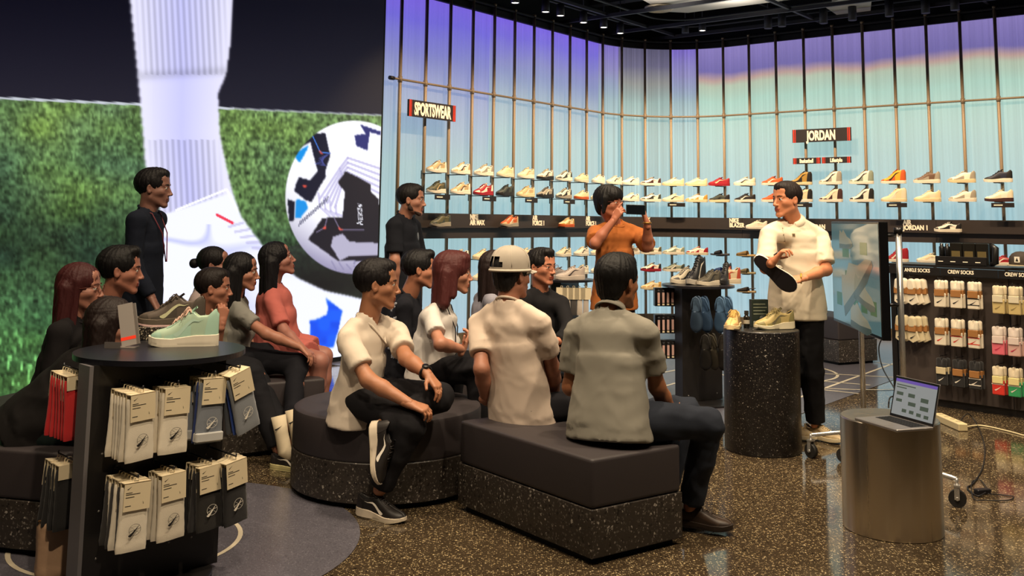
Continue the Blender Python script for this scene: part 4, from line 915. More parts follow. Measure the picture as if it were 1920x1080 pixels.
# sock packs -------------------------------------------------------
def sock_mesh(w_, h, t, key, flare=.0, curl=0):
    if key in MATS: return MATS[key]
    vs = []; N = 14; K = 16
    for i in range(N+1):
        f = i/N; z = -h*f; ww = w_/2*(1-.06*sin(pi*f)+flare*f); tt = t/2*(.75+.5*sin(pi*min(1, f*1.2))*.6)
        if i == 0 or i == N: ww -= .003; tt *= .6
        if .86 < f < .9: tt *= .8; ww -= .0015
        for k in range(K):
            a = 2*pi*k/K; ca, sa = cos(a), sin(a); vs.append((ww*math.copysign(abs(ca)**.55, ca)+curl*f*f, tt*math.copysign(abs(sa)**.7, sa)+.001*sin(i*2.1+k*1.7), z))
    fs = [(i*K+k, (i+1)*K+k, (i+1)*K+(k+1) % K, i*K+(k+1) % K) for i in range(N) for k in range(K)]+[tuple(range(K)), tuple(N*K+k for k in range(K))[::-1]]
    me = mesh('sock', vs, fs); me.polygons.foreach_set('use_smooth', np.ones(len(me.polygons), bool)); me.set_sharp_from_angle(angle=R(60)); MATS[key] = me; return me
def knit(col, key=None): return M('knit_'+col, col, .85, bump=.5, bs=700, sheen=.2)
def tick_flat(mb, cx, cz, s, y, M_=None, rot=0):
    """the curved tick mark as a thin plate in the xz plane"""
    up = []; lo = []; N = 12
    for i in range(N+1):
        f = i/N; x = -.5+f; z = -.18+.55*f**1.3; th_ = .24*(1-f)**.8*min(1, f*6+.2); up.append((x, z)); lo.append((x, z-th_-.02*(1-f)))
    pts = up+lo[::-1]; pts = [(cx+s*(x*cos(rot)-z*sin(rot)), cz+s*(x*sin(rot)+z*cos(rot))) for x, z in pts]; n = len(pts)
    vs = [Vector((x, y, z)) for x, z in pts]
    if M_ is not None: vs = [M_ @ v for v in vs]
    mb.add(vs, [(i, i+1, n-2-i, n-1-i) for i in range(N)]); return mb
def ringflat(mb, cx, cz, r, y, wd=.0012, n=24):
    vs = [(cx+rr*cos(2*pi*k/n), y, cz+rr*sin(2*pi*k/n)) for rr in (r-wd, r) for k in range(n)]
    mb.add(vs, [(k, (k+1) % n, n+(k+1) % n, n+k) for k in range(n)]); return mb
CARD = M('card_cream', 'e6d6b4', .6); KRAFT = M('card_kraft', 'a5713c', .7); INK = M('ink', '1c1a1a', .6); INKW = M('ink_white', 'efe9dc', .6)
MARKS = {}
def marks(kind):
    if kind in MARKS: return MARKS[kind]
    mb = MB()
    if kind == 'ball':
        tick_flat(mb, 0, -.17, .046, -.0125, rot=.25); ringflat(mb, .002, -.166, .021, -.012)
        for a in (-.7, .25): mb.add([(.002+.021*cos(a+pi)*1, -.012, -.166+.021*sin(a+pi)), (.002+.021*cos(a), -.012, -.166+.021*sin(a)), (.002+.021*cos(a)+.0006, -.012, -.166+.021*sin(a)-.0015), (.002+.021*cos(a+pi)+.0006, -.012, -.166+.021*sin(a+pi)-.0015)], [(0, 1, 2, 3)])
    elif kind == 'card':
        tick_flat(mb, -.028, -.012, .016, -.0142)
        for k, (w_, z) in enumerate([(.022, -.028), (.05, -.034), (.03, -.044), (.02, -.075)]): mb.add([(-.04, -.0142, z), (-.04+w_, -.0142, z), (-.04+w_, -.0142, z-.0026), (-.04, -.0142, z-.0026)], [(0, 1, 2, 3)])
        tick_flat(mb, .022, -.07, .01, -.0142, rot=1.2)
    elif kind == 'small': tick_flat(mb, 0, 0, 1, 0)
    me = mesh('mark', mb.v, mb.f); MARKS[kind] = me; return me
def sock_pack(M_, col, label, group, front=True, mark=INK, cardcol=None, rot=0, w_=.104, h=.235, parts=True, hem=None):
    e = empty('sock_pack'); tag(e, label, 'socks', group); e.matrix_world = M_ @ Matrix.Rotation(rot, 4, 'Y')
    o = bpy.data.objects.new('sock', sock_mesh(w_, h, .022, 'sock%s%s' % (w_, h), .06)); COL.objects.link(o); o.parent = e
    if not o.data.materials: o.data.materials.append(None)
    o.material_slots[0].link = 'OBJECT'; o.material_slots[0].material = knit(col); o.location = (0, .004, -.012)
    c = MATS.get('card_me')
    if c is None:
        mb = MB().box((-.046, -.0138, -.095), (.046, -.0128, .006), None); mb.box((-.046, -.0138, .003), (.046, .016, .006)); mb.box((-.046, .014, -.05), (.046, .016, .006)); mb.tube([(-.01, .0, .005), (-.008, 0, .02), (.008, 0, .02), (.01, 0, .005)], .0018, 5)
        c = mesh('card', mb.v, mb.f); MATS['card_me'] = c; c.materials.append(CARD)
    o = bpy.data.objects.new('card', c); COL.objects.link(o); o.parent = e
    if cardcol: o.material_slots[0].link = 'OBJECT'; o.material_slots[0].material = cardcol
    if front:
        o2 = bpy.data.objects.new('print', marks('card')); COL.objects.link(o2); o2.parent = o
        if not o2.data.materials: o2.data.materials.append(INK)
        o3 = bpy.data.objects.new('emblem', marks('ball')); COL.objects.link(o3); o3.parent = e
        if not o3.data.materials: o3.data.materials.append(None)
        o3.material_slots[0].link = 'OBJECT'; o3.material_slots[0].material = mark
    if hem:
        o4 = MB().box((-w_/2*1.02, -.0115, -h-.006), (w_/2*1.02, .017, -h+.03), None, .004).build('cuff', knit(hem), e)
    return e
# --- the front sock stand ---
bd_ = Vector((.717, .697, 0)); bn = Vector((.697, -.717, 0)); P0 = Vector((-1.665, 4.02, 0))
st = empty('display_stand', (-1.52, 4.26, 0), 0, 'black round-topped sock stand in the left foreground', 'stand'); HT = .92
def sb(name, lo, hi, mat, bev=0):
    o = MB().box(lo, hi, frame(P0, bd_, -bn, (0, 0, 1)), bev).build(name, mat); setparent(o, st); return o
EDGE = M('stand_edge', '6e6b6e', .4)
sb('board', (.004, 0, .02), (.585, .10, HT-.022), BLK); sb('end_post', (-.012, -.006, .02), (.004, .106, HT-.022), EDGE)
cp = [Vector((-1.515, 4.37, 0))+Vector((cos(a), sin(a), 0))*.355 for a in np.linspace(0, 2*pi, 97)[:-1]]
cutp = Vector((-1.825, 4.2, 0)); cp2 = []
for q in cp:
    dd = (q-cutp).dot(Vector((-.9, -.42, 0)).normalized())
    if dd > 0: q = q-Vector((-.9, -.42, 0)).normalized()*dd
    cp2.append(q)
o = MB().prism([(q.x, q.y) for q in cp2], HT-.022, HT).build('table_top', M('stand_top', '1c1c22', .3)); setparent(o, st)
o = MB().lathe([(0, 0), (.27, 0), (.27, .018), (.265, .02), (0, .02)], 64, (-1.5, 4.27, 0)).build('base_disc', BLK, None, sharp=R(30)); setparent(o, st)
mb = MB()
for zz_ in (.15, .33, .55):
    for k in range(5): c0 = P0+bd_*(.06+.1*k)+bn*.0005+Vector((0, 0, zz_)); mb.lathe([(0, 0), (.005, 0), (.005, .0012), (0, .0015)], 8, c0, M_=frame((0, 0, 0), bd_, (0, 0, 1), bn))
o = mb.build('pegboard_studs', M('stud', '8d8a86', .4, .6)); setparent(o, st)
HK = M('hook_metal', '4a4a4e', .35, .8)
def hook(L, z, ln=.15, sgn=1, thick=0):
    a = P0+bd_*L+Vector((0, 0, z))+(bn*0 if sgn > 0 else -bn*.10); b = a+bn*sgn*ln; mb = MB().tube([a, b, b+Vector((0, 0, .012))], .0035, 7); mb.tube([a+Vector((-.0, 0, .0)), a+bn*sgn*.006], .01, 8)
    o = mb.build('hook', HK); setparent(o, st); return a, b
whites = 'f6ecd8'
def hang(L, z, cols, base, n, ln=.15, sgn=1, yaw=0, hem=None, mark=INK, step=.028, front=True, rot0=0):
    a, b = hook(L, z, ln, sgn); x = bd_ if sgn > 0 else -bd_; n_ = bn*sgn
    for k in range(n):
        p = b-n_*(.016+k*step)-Vector((0, 0, .024)); col = cols[k % len(cols)]; yw = yaw+rnd.uniform(-.1, .1)
        Mx = frame(p, x, -n_, (0, 0, 1)) @ Matrix.Rotation(yw, 4, 'Z') @ Matrix.Diagonal((1.16, 1.25, 1.03, 1))
        lab = base % ['front one', 'second from front', 'third from front', 'fourth from front', 'fifth from front', 'rearmost'][k]; sock_pack(Mx, col[0], lab, base % 'all packs', front=(k == 0 and front), mark=col[1], rot=rot0+rnd.uniform(-.07, .07), hem=col[2] if len(col) > 2 else None)
hang(.12, .825, [(whites, INK)], 'white crew socks, upper left hook of front stand, %s', 6, .21, yaw=.05)
hang(.28, .825, [(whites, INK)], 'white crew socks, upper second hook of front stand, %s', 4, .18, yaw=.08)
hang(.12, .49, [(whites, INK), ('33302f', INKW), (whites, INK), ('33302f', INKW)], 'white and black crew socks, lower left hook of front stand, %s', 6, .21, yaw=.05)
hang(.28, .49, [('eadfca', INK), (whites, INK)], 'white crew socks, lower second hook of front stand, %s', 4, .18, yaw=.1)
hang(.43, .85, [('7f858f', INKW, 'c2c2c0'), ('2b3f7e', INKW), ('4d525c', INKW)], 'grey and blue crew socks, upper third hook of front stand, %s', 4, .20, yaw=.1)
hang(.525, .87, [('8a8f96', INKW), ('2a50b0', INKW), ('50555e', INKW)], 'grey crew socks, upper outermost hook of front stand, %s', 3, .23, yaw=.2, rot0=-.28)
hang(.43, .50, [('1c1814', INKW), ('171416', INKW)], 'black crew socks, lower third hook of front stand, %s', 4, .20, yaw=.15)
hang(.525, .51, [('141214', INKW), ('171416', INKW)], 'black crew socks, lower outermost hook of front stand, %s', 3, .23, yaw=.25, rot0=-.15)
hang(.02, .86, [('c61f24', INKW), ('d0282a', INKW)], 'bright red socks on far side of front stand, %s', 6, .25, -1)
hang(.02, .50, [('151314', INKW)], 'black socks low on far side of front stand, %s', 5, .25, -1)
# things on the stand
def at_top(x, y): return G(x, y, HT)
p = at_top(345, 648); shoe((p.x, p.y, HT), R(191), 'mid', 'aec7ae', 'a9cdb9', 'e6dcc8', 'b4d2c0', 'd7b3a0', 'd8d0bc', 'd6d890', label='mint green basketball shoe with pink laces on the front stand', nx=56, nt=14, zs=1.38)
shm = [o_ for o_ in bpy.data.objects if o_.get('label', '').startswith('mint green')][0]
o = MB().box((-.125, -.0455, .009), (-.055, -.036, .026), None, .003).build('air_window', M('air_window', '3b3438', .2), shm)
q0 = at_top(262, 636); e = empty('stone_block', (q0.x+.10, q0.y+.05, HT), R(8), 'small black and white speckled stone block on the front stand', 'block')
MB().box((-.11, -.07, 0), (.11, .07, .058), None, .002).build('block', terrazzo('terrazzo_small', '1b1816', '2a2622', [('b3a58e', 120, .45), ('e0d3bb', 90, .7), ('6b5f50', 150, .5)], 1, .4), e)
shoe((q0.x+.125, q0.y+.06, HT+.0585), R(184), 'mid', '5c5148', '4c443c', '62584c', 'c9c8a0', '4a4038', 'e3c0bd', '2f2a28', label='brown and grey basketball shoe on the stone block of the front stand', nx=56, nt=14, scale=1.05, zs=1.15)
# sloped price holder with a red band
def price_holder():
    b0, b1 = at_top(214, 652), at_top(252, 651); x = (b1-b0).normalized(); y = Vector((0, 0, 1)).cross(x); c = (b0+b1)/2
    e = empty('price_holder', (c.x, c.y, HT), 0, 'leaning grey price card holder with a red band on the front stand', 'sign'); m = frame((c.x, c.y, HT), x, y, (0, 0, 1)) @ Matrix.Rotation(-.35, 4, 'Z')
    GR_ = M('holder_grey', '8f8781', .35, .3)
    def add(nm, mb, mt): o = mb.build(nm, mt); setparent(o, e)
    add('foot', MB().box((-.075, -.03, 0), (.055, .03, .004), m), GR_); add('lip', MB().box((-.075, -.034, 0), (-.004, -.030, .026), m), M('holder_dark', '5d5856', .4)); 
    m2 = m @ Matrix.Translation((.0, .0, .003)) @ Matrix.Rotation(-R(8), 4, 'X') @ Matrix.Rotation(-R(13), 4, 'Y')
    add('card', MB().box((-.01, -.003, 0), (.056, .002, .185), m2), M('card_grey', 'a59d97', .5)); add('sleeve', MB().box((.056, -.001, 0), (.068, .01, .18), m2), GR_)
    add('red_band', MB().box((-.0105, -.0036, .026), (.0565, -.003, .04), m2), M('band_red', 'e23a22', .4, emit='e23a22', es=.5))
price_holder()
# beige bag on the floor behind the stand
p = G(128, 1085); e = empty('tote_bag', (p.x-.02, p.y+.02, 0), R(30), 'beige bag standing on the floor behind the front stand', 'bag')
BG = M('bag_beige', 'b08f72', .6, bump=.2, bs=120); S = SDF((-.16, -.1, -.01), (.16, .1, .32), .008); S.box((0, 0, .13), ((1, 0, 0), (0, 1, 0), (0, 0, 1)), (.12, .055, .13), .04); o = sdf_obj('body', S, BG, None, .004, 20); o.parent = e
MB().tube([(-.12, -.03, .245), (-.06, -.058, .256), (.06, -.058, .256), (.12, -.03, .245)], .005, 6).build('piping', M('bag_trim', '6e4f2c', .5), e)
MB().tube([(-.07, 0, .25), (-.06, 0, .33), (0, 0, .36), (.06, 0, .33), (.07, 0, .25)], .007, 7).build('handle', M('bag_trim'), e)

# round table in the middle distance -----------------------------------
def round_stand(c, r, H, ang, label, bw=.42, bt=.1):
    e = empty('display_stand', (c[0], c[1], 0), 0, label, 'stand'); x = Vector((cos(ang), sin(ang), 0)); y = Vector((-x.y, x.x, 0)); m = frame((c[0], c[1], 0), x, y, (0, 0, 1))
    o = MB().lathe([(0, H-.02), (r, H-.02), (r, H), (0, H)], 48, (c[0], c[1], 0)).build('table_top', M('stand_top'), None, sharp=R(30)); setparent(o, e)
    o = MB().box((-bw/2, -bt/2, .02), (bw/2, bt/2, H-.02), m).build('board', BLK); setparent(o, e)
    o = MB().lathe([(0, 0), (r, 0), (r, .016), (0, .018)], 48, (c[0], c[1], 0)).build('base_disc', BLK, None, sharp=R(30)); setparent(o, e)
    mb = MB()
    for k in (-.15, .15): mb.lathe([(0, 0), (.006, 0), (.006, .0012), (0, .0015)], 8, m @ Vector((k, -bt/2-.0005, .07)), M_=frame((0, 0, 0), x, (0, 0, 1), -y))
    o = mb.build('bolts', M('stud')); setparent(o, e)
    return e, m
mt, mm = round_stand((1.60, 8.46), .305, .972, R(28), 'black round display stand in the middle distance, basketball shoes on top')
def hook2(e, m, x, y, z, dy): 
    o = MB().tube([m @ Vector((x, y, z)), m @ Vector((x, y+dy, z)), m @ Vector((x, y+dy, z+.01))], .003, 6).build('hook', HK); setparent(o, e)
# black shin guard packs with pink tags on the far left side, three rows
def tag_pack(M_, label, group, big=True):
    e = empty('boxed_pack'); tag(e, label, 'pack', group); e.matrix_world = M_
    MB().box((-.009, -.05, -.13), (.009, .05, 0), None, .002).build('pack', M('pack_black', '1a1719', .5), e); MB().box((-.0095, -.052, -.105), (.0095, -.0505, -.02), None).build('tag', M('tag_pink', 'c9a39a', .5), e); MB().box((-.0095, -.052, -.125), (.0095, -.0505, -.112), None).build('strip', CARD, e)
for r_, z in enumerate((.925, .70, .49)):
    for k in range(5):
        q = P(1232+k*9, 0, 8.42); Mx = frame((q.x, 8.42+.02*k, z), (1, 0, 0), (0, 1, 0), (0, 0, 1)) @ Matrix.Rotation(-.15, 4, 'Z')
        tag_pack(Mx, 'slim black pack with pink tag, %s row of middle stand, %s from left' % (['top', 'middle', 'bottom'][r_], ['first', 'second', 'third', 'fourth', 'fifth'][k]), 'pink-tagged packs, %s row of the middle stand' % ['top', 'middle', 'bottom'][r_])
    q = P(1226, 0, 8.44); q2 = P(1276, 0, 8.55); o = MB().tube([(q.x, 8.45, z+.012), (q2.x, 8.55, z+.012)], .004, 6).build('hook', HK); setparent(o, mt)
    o = MB().box((q.x, 8.47, z-.14), (q2.x+.02, 8.56, z+.012)).build('side_tray', BLK); setparent(o, mt)
for k, (px_, z, col, dy) in enumerate([(1302, .90, '43586f', 0), (1318, .90, '3d5878', .03), (1345, .90, '4f6f90', .0), (1360, .90, '4a6a8c', .03), (1318, .60, '1f1c18', 0), (1331, .60, '3a3428', .03), (1350, .60, '2b2620', 0)]):
    q = P(px_, 0, 8.2+dy); Mx = frame((q.x, 8.2+dy, z-.15), (0, 0, -1), (1, 0, 0), (0, -1, 0)) @ Matrix.Rotation(.15*(k % 2)-.05, 4, 'Z') @ Matrix.Rotation(.5, 4, 'X')
    slide(None if False else (0, 0, 0), 0, 'clog', col, ['slate blue clog hanging leftmost under the middle stand', 'dark blue clog hanging second under the middle stand', 'blue clog hanging third under the middle stand', 'blue clog hanging rightmost under the middle stand', 'black clog hanging low at the left of the middle stand', 'dark olive clog hanging low at the centre of the middle stand', 'dark brown clog hanging low at the right of the middle stand'][k], 'clogs hanging on the middle stand', heel=True, M_=Mx)
for (px_, py_, rz, kd, a_, b_, so, tk, lb, zs_) in [(1281, 530, 212, 'mid', 'bdb29c', '4a4642', 'cfc3ae', '1a1a1a', 'tan and black basketball shoe at the left of the middle stand', 1.2), (1306, 533, 232, 'high', '1c1b1c', '252425', 'a8a094', 'd8d0c0', 'tall black basketball shoe, highest on the middle stand', 1.65),
        (1330, 534, 222, 'mid', '575144', '464138', 'cfc3ae', '2b2825', 'grey-brown basketball shoe low at the front of the middle stand', 1.05), (1359, 532, 240, 'high', '201f20', '2a2828', '1d1c1d', '8a7c4a', 'black high-top at the right of the middle stand', 1.25), (1338, 525, 200, 'mid', 'c9b391', 'a84632', 'cbbda4', 'a84632', 'cream and red shoe at the back of the middle stand', 1.2)]:
    q = G(px_, py_, .972); q.y = min(q.y, 8.62); shoe((q.x, q.y, .972), R(rz), kd, a_, b_, so, tk, None, None, label=lb, nx=28, nt=8, zs=zs_)
# second small stand behind the man in glasses
gs, gm_ = round_stand((.50, 9.0), .26, .975, R(60), 'small grey round stand behind the man in glasses, high white shoe on top', .36)
p = (.54, 8.92); shoe((p[0], p[1], .975), R(205), 'mid', 'c5b6aa', 'bdaea4', 'cbbdb0', '4a4040', None, None, label='pale grey high shoe on the small stand behind the man in glasses', nx=28, nt=8)
shoe((.43, 9.12, .975), R(160), 'low', '9a8f8a', '8a807c', 'cbbdb0', None, None, None, label='grey shoe behind the pale one on the small stand', nx=24, nt=8)
for k in range(5):
    q = P(1056+k*11, 0, 8.72); sock_pack(frame((q.x, 8.70, .91), (1, 0, 0), (0, 1, 0), (0, 0, 1)), ['cfc4b8', 'd8ccbe', '4a4644', 'd8ccbe', 'c2b6aa'][k], '%s sock pack on the small stand, %s from the left' % (['grey', 'pale', 'dark', 'cream', 'beige'][k], ['first', 'second', 'third', 'fourth', 'fifth'][k]), 'sock packs on the small stand', front=False, w_=.05, h=.22)
    o = MB().tube([(q.x, 8.95, .925), (q.x, 8.69, .925)], .003, 5).build('hook', HK); setparent(o, gs)

# the sock wall at the right -------------------------------------------
g0 = G(1688, 752); gd = (G(1905, 790)-g0).normalized(); gd = Vector((.70, -.714, 0)); gn = Vector((gd.y, -gd.x, 0)); gn = gn if gn.y < 0 else -gn; HG = 1.165
gd_e = empty('sock_rack', g0, 0, 'charcoal sock rack with ANKLE SOCKS and CREW SOCKS headers at the right edge', 'rack')
gm = frame(g0, gd, -gn, (0, 0, 1)); PAN = M('rack_panel', '453b36', .6, bump=.05, bs=200)
def gadd(nm, mb, mt): o = mb.build(nm, mt); setparent(o, gd_e); return o
for k in range(2): gadd('back_panel', MB().box((k*.92+.003, 0, .06), (k*.92+.917, .06, HG-.09), gm), PAN)
gadd('end_post', MB().box((-.05, -.01, .0), (-.003, .12, HG-.01), gm), BLK); gadd('shelf_top', MB().box((-.06, -.05, HG-.02), (1.84, .4, HG), gm), BLK)
for k, (x0, x1) in enumerate([(-.04, .40), (.405, .86), (.865, 1.8)]): gadd('header', MB().box((x0, -.052, HG-.085), (x1, -.03, HG-.022), gm), BLK)
gadd('plinth_base', MB().box((0, .02, 0), (1.84, .1, .06), gm), BLK)
def gx_of(px_, z, dy=-.05):
    return float(min(np.arange(-.1, 1.8, .004), key=lambda x: abs(proj_np(*(gm @ Vector((x, dy, z))))[0]-px_)))
for s, px_ in (('ANKLE SOCKS', 1696), ('CREW SOCKS', 1777), ('CREW SOCKS', 1884)):
    x = gx_of(px_, HG-.05); t = text_obj('lettering', s, .042, CREAM, gd_e, gm @ Matrix.Translation((x, -.053, HG-.052)) @ Matrix.Rotation(pi/2, 4, 'X'), .0008, .0008, .8, 'LEFT'); setparent(t, gd_e)
def pack2(px_, zt, kind, label, group, n=2):
    x = gx_of(px_, zt)
    gadd('hook', MB().tube([gm @ Vector((x, 0, zt+.02)), gm @ Vector((x, -.14, zt+.02)), gm @ Vector((x, -.14, zt+.03))], .003, 6), HK)
    for k in range(n):
        Mx = gm @ Matrix.Translation((x+.03*k*(1 if kind[0] == 'ankle' else .3), -.11+.045*k, zt)) @ Matrix.Rotation(rnd.uniform(-.1, .1), 4, 'Z'); e = empty('sock_pack'); e.matrix_world = Mx
        tag(e, label if k == 0 else label+[', just behind', ', rearmost'][k-1], 'socks', group); style, body, low, card, mk, st_ = kind
        S = MATS.get(('puff', style)) 
        if S is None:
            Q = SDF((-.07, -.03, -.09), (.07, .03, .02), .006)
            if style == 'ankle': Q.cap((0, 0, -.02), (0, 0, -.07), .026, .03, .02, [((1, 0, 0), 1.25)])
            else: Q.cap((-.025, 0, -.012), (-.02, 0, -.06), .018, .022); Q.cap((.025, 0, -.012), (.02, 0, -.06), .018, .022)
            vs_, fs_ = Q.mesh(); S = np_mesh('sock_toe', vs_, fs_); S.materials.append(None); MATS[('puff', style)] = S
            w2 = .085; vs = []; mb2 = MB()
            if style == 'ankle': mb2.prism([(-.03, -.12), (.035, -.12), (.055, -.19), (.005, -.215), (-.035, -.19)], -.012, .012, Matrix.Rotation(pi/2, 4, 'X'))
            else: mb2.box((-.046, -.014, -.215), (.046, .014, -.10), None, .006)
            MATS[('low', style)] = mesh('sock_leg', mb2.v, mb2.f); MATS[('low', style)].materials.append(None)
            mb2 = MB().box((-.04 if style != 'ankle' else -.034, -.0225, -.125), (.04 if style != 'ankle' else .034, .02, -.07), None, .003); MATS[('bandm', style)] = mesh('card_band', mb2.v, mb2.f); MATS[('bandm', style)].materials.append(None)
        for nm, ms, mt_ in (('sock_toe', S, knit(body)), ('sock_leg', MATS[('low', style)], knit(low)), ('card_band', MATS[('bandm', style)], M('card_'+card, card, .65))):
            o = bpy.data.objects.new(nm, ms); COL.objects.link(o); o.parent = e; o.material_slots[0].link = 'OBJECT'; o.material_slots[0].material = mt_
        if k == 0:
            mb2 = MB(); tick_flat(mb2, .0 if style != 'ankle' else .008, -.165, .05, -.0155); mb2.build('tick_mark', M('mk_'+mk, mk, .6), e)
            for q in range(st_): MB().box((-.0465, -.0148, -.135-.05*q), (.0465, -.005, -.128-.05*q)).build('stripe', M('mk_'+mk), e)
Wt, Kt = 'ece0c8', '1b191a'
ct_ = ['left', 'middle', 'right']
pack2(1690, 1.04, ('ankle', Wt, Wt, 'a5713c', Kt, 0), 'white ankle socks, top row, left of the sock rack', 'socks on the right-hand rack'); pack2(1714, 1.04, ('ankle', Wt, Wt, 'a5713c', Kt, 0), 'white ankle socks, top row, under the ANKLE SOCKS header', 'socks on the right-hand rack', 3)
pack2(1692, .73, ('ankle', 'cfc09c', 'cfc09c', 'a5713c', Kt, 0), 'sand ankle socks, second row, left of the sock rack', 'socks on the right-hand rack'); pack2(1716, .73, ('ankle', 'cfc09c', 'd8c9a4', 'a5713c', Kt, 0), 'sand ankle socks, second row, under the ANKLE SOCKS header', 'socks on the right-hand rack', 3)
for k, px_ in enumerate((1767, 1797, 1829)):
    pack2(px_, 1.04, ('crew', Wt, Wt, 'a5713c', Kt, 2 if k == 2 else 0), 'white crew socks with black tick, top row, %s of three' % ct_[k], 'socks on the right-hand rack')
    pack2(px_+1, .73, ('crew', Wt, Wt, 'a5713c', 'cf3324', k), 'white crew socks with red tick, second row, %s of three' % ct_[k], 'socks on the right-hand rack')
    pack2(px_+4, .41, ('crew', Kt, Kt, 'd9c9a0' if k == 0 else 'a5713c', 'efe6d6', 2 if k == 2 else 0), 'black crew socks, bottom row, %s of three' % ct_[k], 'socks on the right-hand rack')
for k, px_ in enumerate((1876, 1906)):
    pack2(px_, 1.02, ('crew', 'e3d3b0', 'd6bd7c', 'e6dabc', '9a8450', 0), 'cream and yellow crew socks, top row, %s end of the rack' % ('near' if k else 'inner'), 'socks on the right-hand rack'); pack2(px_, .70, ('crew', 'e8d8cc', 'ea6c7c' if k == 0 else 'ddb0a4', 'e6d2c8', 'c22f50', 0), '%s crew socks, second row, right end of the rack' % ('hot pink' if k == 0 else 'pale pink'), 'socks on the right-hand rack')
    pack2(px_, .39, ('crew', 'e8d8b8', 'e0301e' if k == 0 else '2fa060', 'efdf9c', 'f0e0d0', 1), 'white crew socks with %s leg, bottom row, right end of the rack' % ('red' if k == 0 else 'green'), 'socks on the right-hand rack')
# on top of the rack
x = gx_of(1758, HG, 0); e = empty('insole_display', gm @ Vector((x+.21, .06, HG)), math.atan2(gd.y, gd.x), 'black counter display of insoles and small bottles on the sock rack', 'display')
MB().box((-.21, -.10, 0), (.2, -.075, .075), None, .002).build('front_lip', BLK, e); MB().box((-.21, -.10, 0), (.2, .09, .012)).build('tray', BLK, e); MB().box((-.12, .06, .012), (.2, .075, .19)).build('back_card', M('card_black', '161412', .4), e)
for k in range(3): MB().box((-.12+k*.105, -.02, .012), (-.12+k*.105+.1, .02, .185), None, .004).build('insole_pack', M('pack_gloss', '1c1a16', .3), e); MB().box((-.105+k*.105, -.0215, .07), (-.12+k*.105+.085, -.0203, .12)).build('print', M('print_olive', '6b5c36', .5), e)
for k in range(2): MB().lathe([(.0, .012), (.022, .012), (.022, .15), (.014, .16), (.014, .18), (0, .18)], 14, (-.185+k*.045, -.02, 0)).build('bottle', M('bottle_black'), e)
for k in range(4): MB().box((-.185+k*.1, -.1012, .03), (-.145+k*.1, -.1, .036)).build('print', CREAM, e)
MB().tube([(.2, 0, .02), (.235, 0, .03), (.24, 0, .15), (.21, 0, .18)], [.02, .028, .028, .015], 8).build('pouch', BLK, e)
x = gx_of(1835, HG, -.02); e = empty('blue_card', gm @ Vector((x, .0, HG)), math.atan2(gd.y, gd.x), 'small pale blue card beside the black insole display', 'card'); MB().box((-.035, -.002, 0), (.035, .002, .06), Matrix.Rotation(-.2, 4, 'X')).build('card', M('card_blue', '6f98a8', .5), e); MB().box((-.02, .0, 0), (.02, .03, .003)).build('foot', M('card_blue'), e)
x = gx_of(1908, HG, .05); e = empty('baseball_cap', gm @ Vector((x+.02, .08, HG)), math.atan2(gd.y, gd.x), 'dark brown cap with a small square badge on the sock rack', 'cap')
cpm = M('cap_brown', '3a3129', .8, bump=.2, bs=400)
MB().lathe([(.088, .02), (.09, .05), (.085, .085), (.065, .112), (.035, .128), (0, .132)], 24).build('crown', cpm, e); MB().prism([(-.085, -.04), (-.075, -.10), (-.04, -.14), (.0, -.15), (.04, -.14), (.075, -.10), (.085, -.04), (0, -.02)], .018, .024).build('brim', M('brim_cream', 'cdb992', .7), e)
MB().box((-.02, -.093, .045), (.02, -.086, .09)).build('badge', INKW, e); MB().add([(-.012, -.094, .052), (.012, -.094, .052), (0, -.094, .083)], [(0, 1, 2)]).build('badge_mark', INK, e)

# landscape monitor on a wheeled stand, seen from its side ---------------
tv0, tv1 = Vector((2.36, 7.27, 0)), Vector((2.255, 6.05, 0)); tx = (tv1-tv0).normalized(); tnn = Vector((tx.y, -tx.x, 0)); tnn = tnn if tnn.x < 0 else -tnn
e = empty('wheeled_monitor', (2.38, 6.65, 0), 0, 'large monitor on a chrome wheeled stand beside the presenter', 'monitor')
tm = frame(tv0, tx, -tnn, (0, 0, 1)); WT = (tv1-tv0).length; zb_, zt_ = .80, 1.515
def tadd(nm, mb, mt, par=None): o = mb.build(nm, mt); setparent(o, par or e); return o
pn = tadd('display_housing', MB().box((0, 0, zb_), (WT, .055, zt_), tm, .004), M('tv_black', '0d0d0f', .25))
def tvm():
    m = bpy.data.materials.new('tv_picture'); m.use_nodes = True; b = m.node_tree.nodes['Principled BSDF']; b.inputs['Base Color'].default_value = (.02, .025, .03, 1); b.inputs['Roughness'].default_value = .07
    b.inputs['Emission Color'].default_value = srgb('5f7f80'); b.inputs['Emission Strength'].default_value = .55; return m
TVM = tvm(); tadd('screen', MB().box((.015, -.0015, zb_+.02), (WT-.015, 0, zt_-.015), tm), TVM, pn)
TG = M('tv_green', '0e2a18', .2, emit='1d5f3a', es=.5); TS = M('tv_shoe', '403c30', .2, emit='8f8c74', es=.5); TS2 = M('tv_shoe_dark', '202420', .2, emit='46544c', es=.5)
for k in range(5): tadd('green_tile', MB().box((.13+k*.215, -.0022, zb_+.13), (.27+k*.215, -.0015, zb_+.22), tm), TG, pn)
for (x, z) in ((.32, .47), (.78, .5), (.38, .3), (.75, .33)): tadd('green_tile', MB().box((x, -.0022, zb_+z), (x+.17, -.0015, zb_+z+.08), tm), TG, pn)
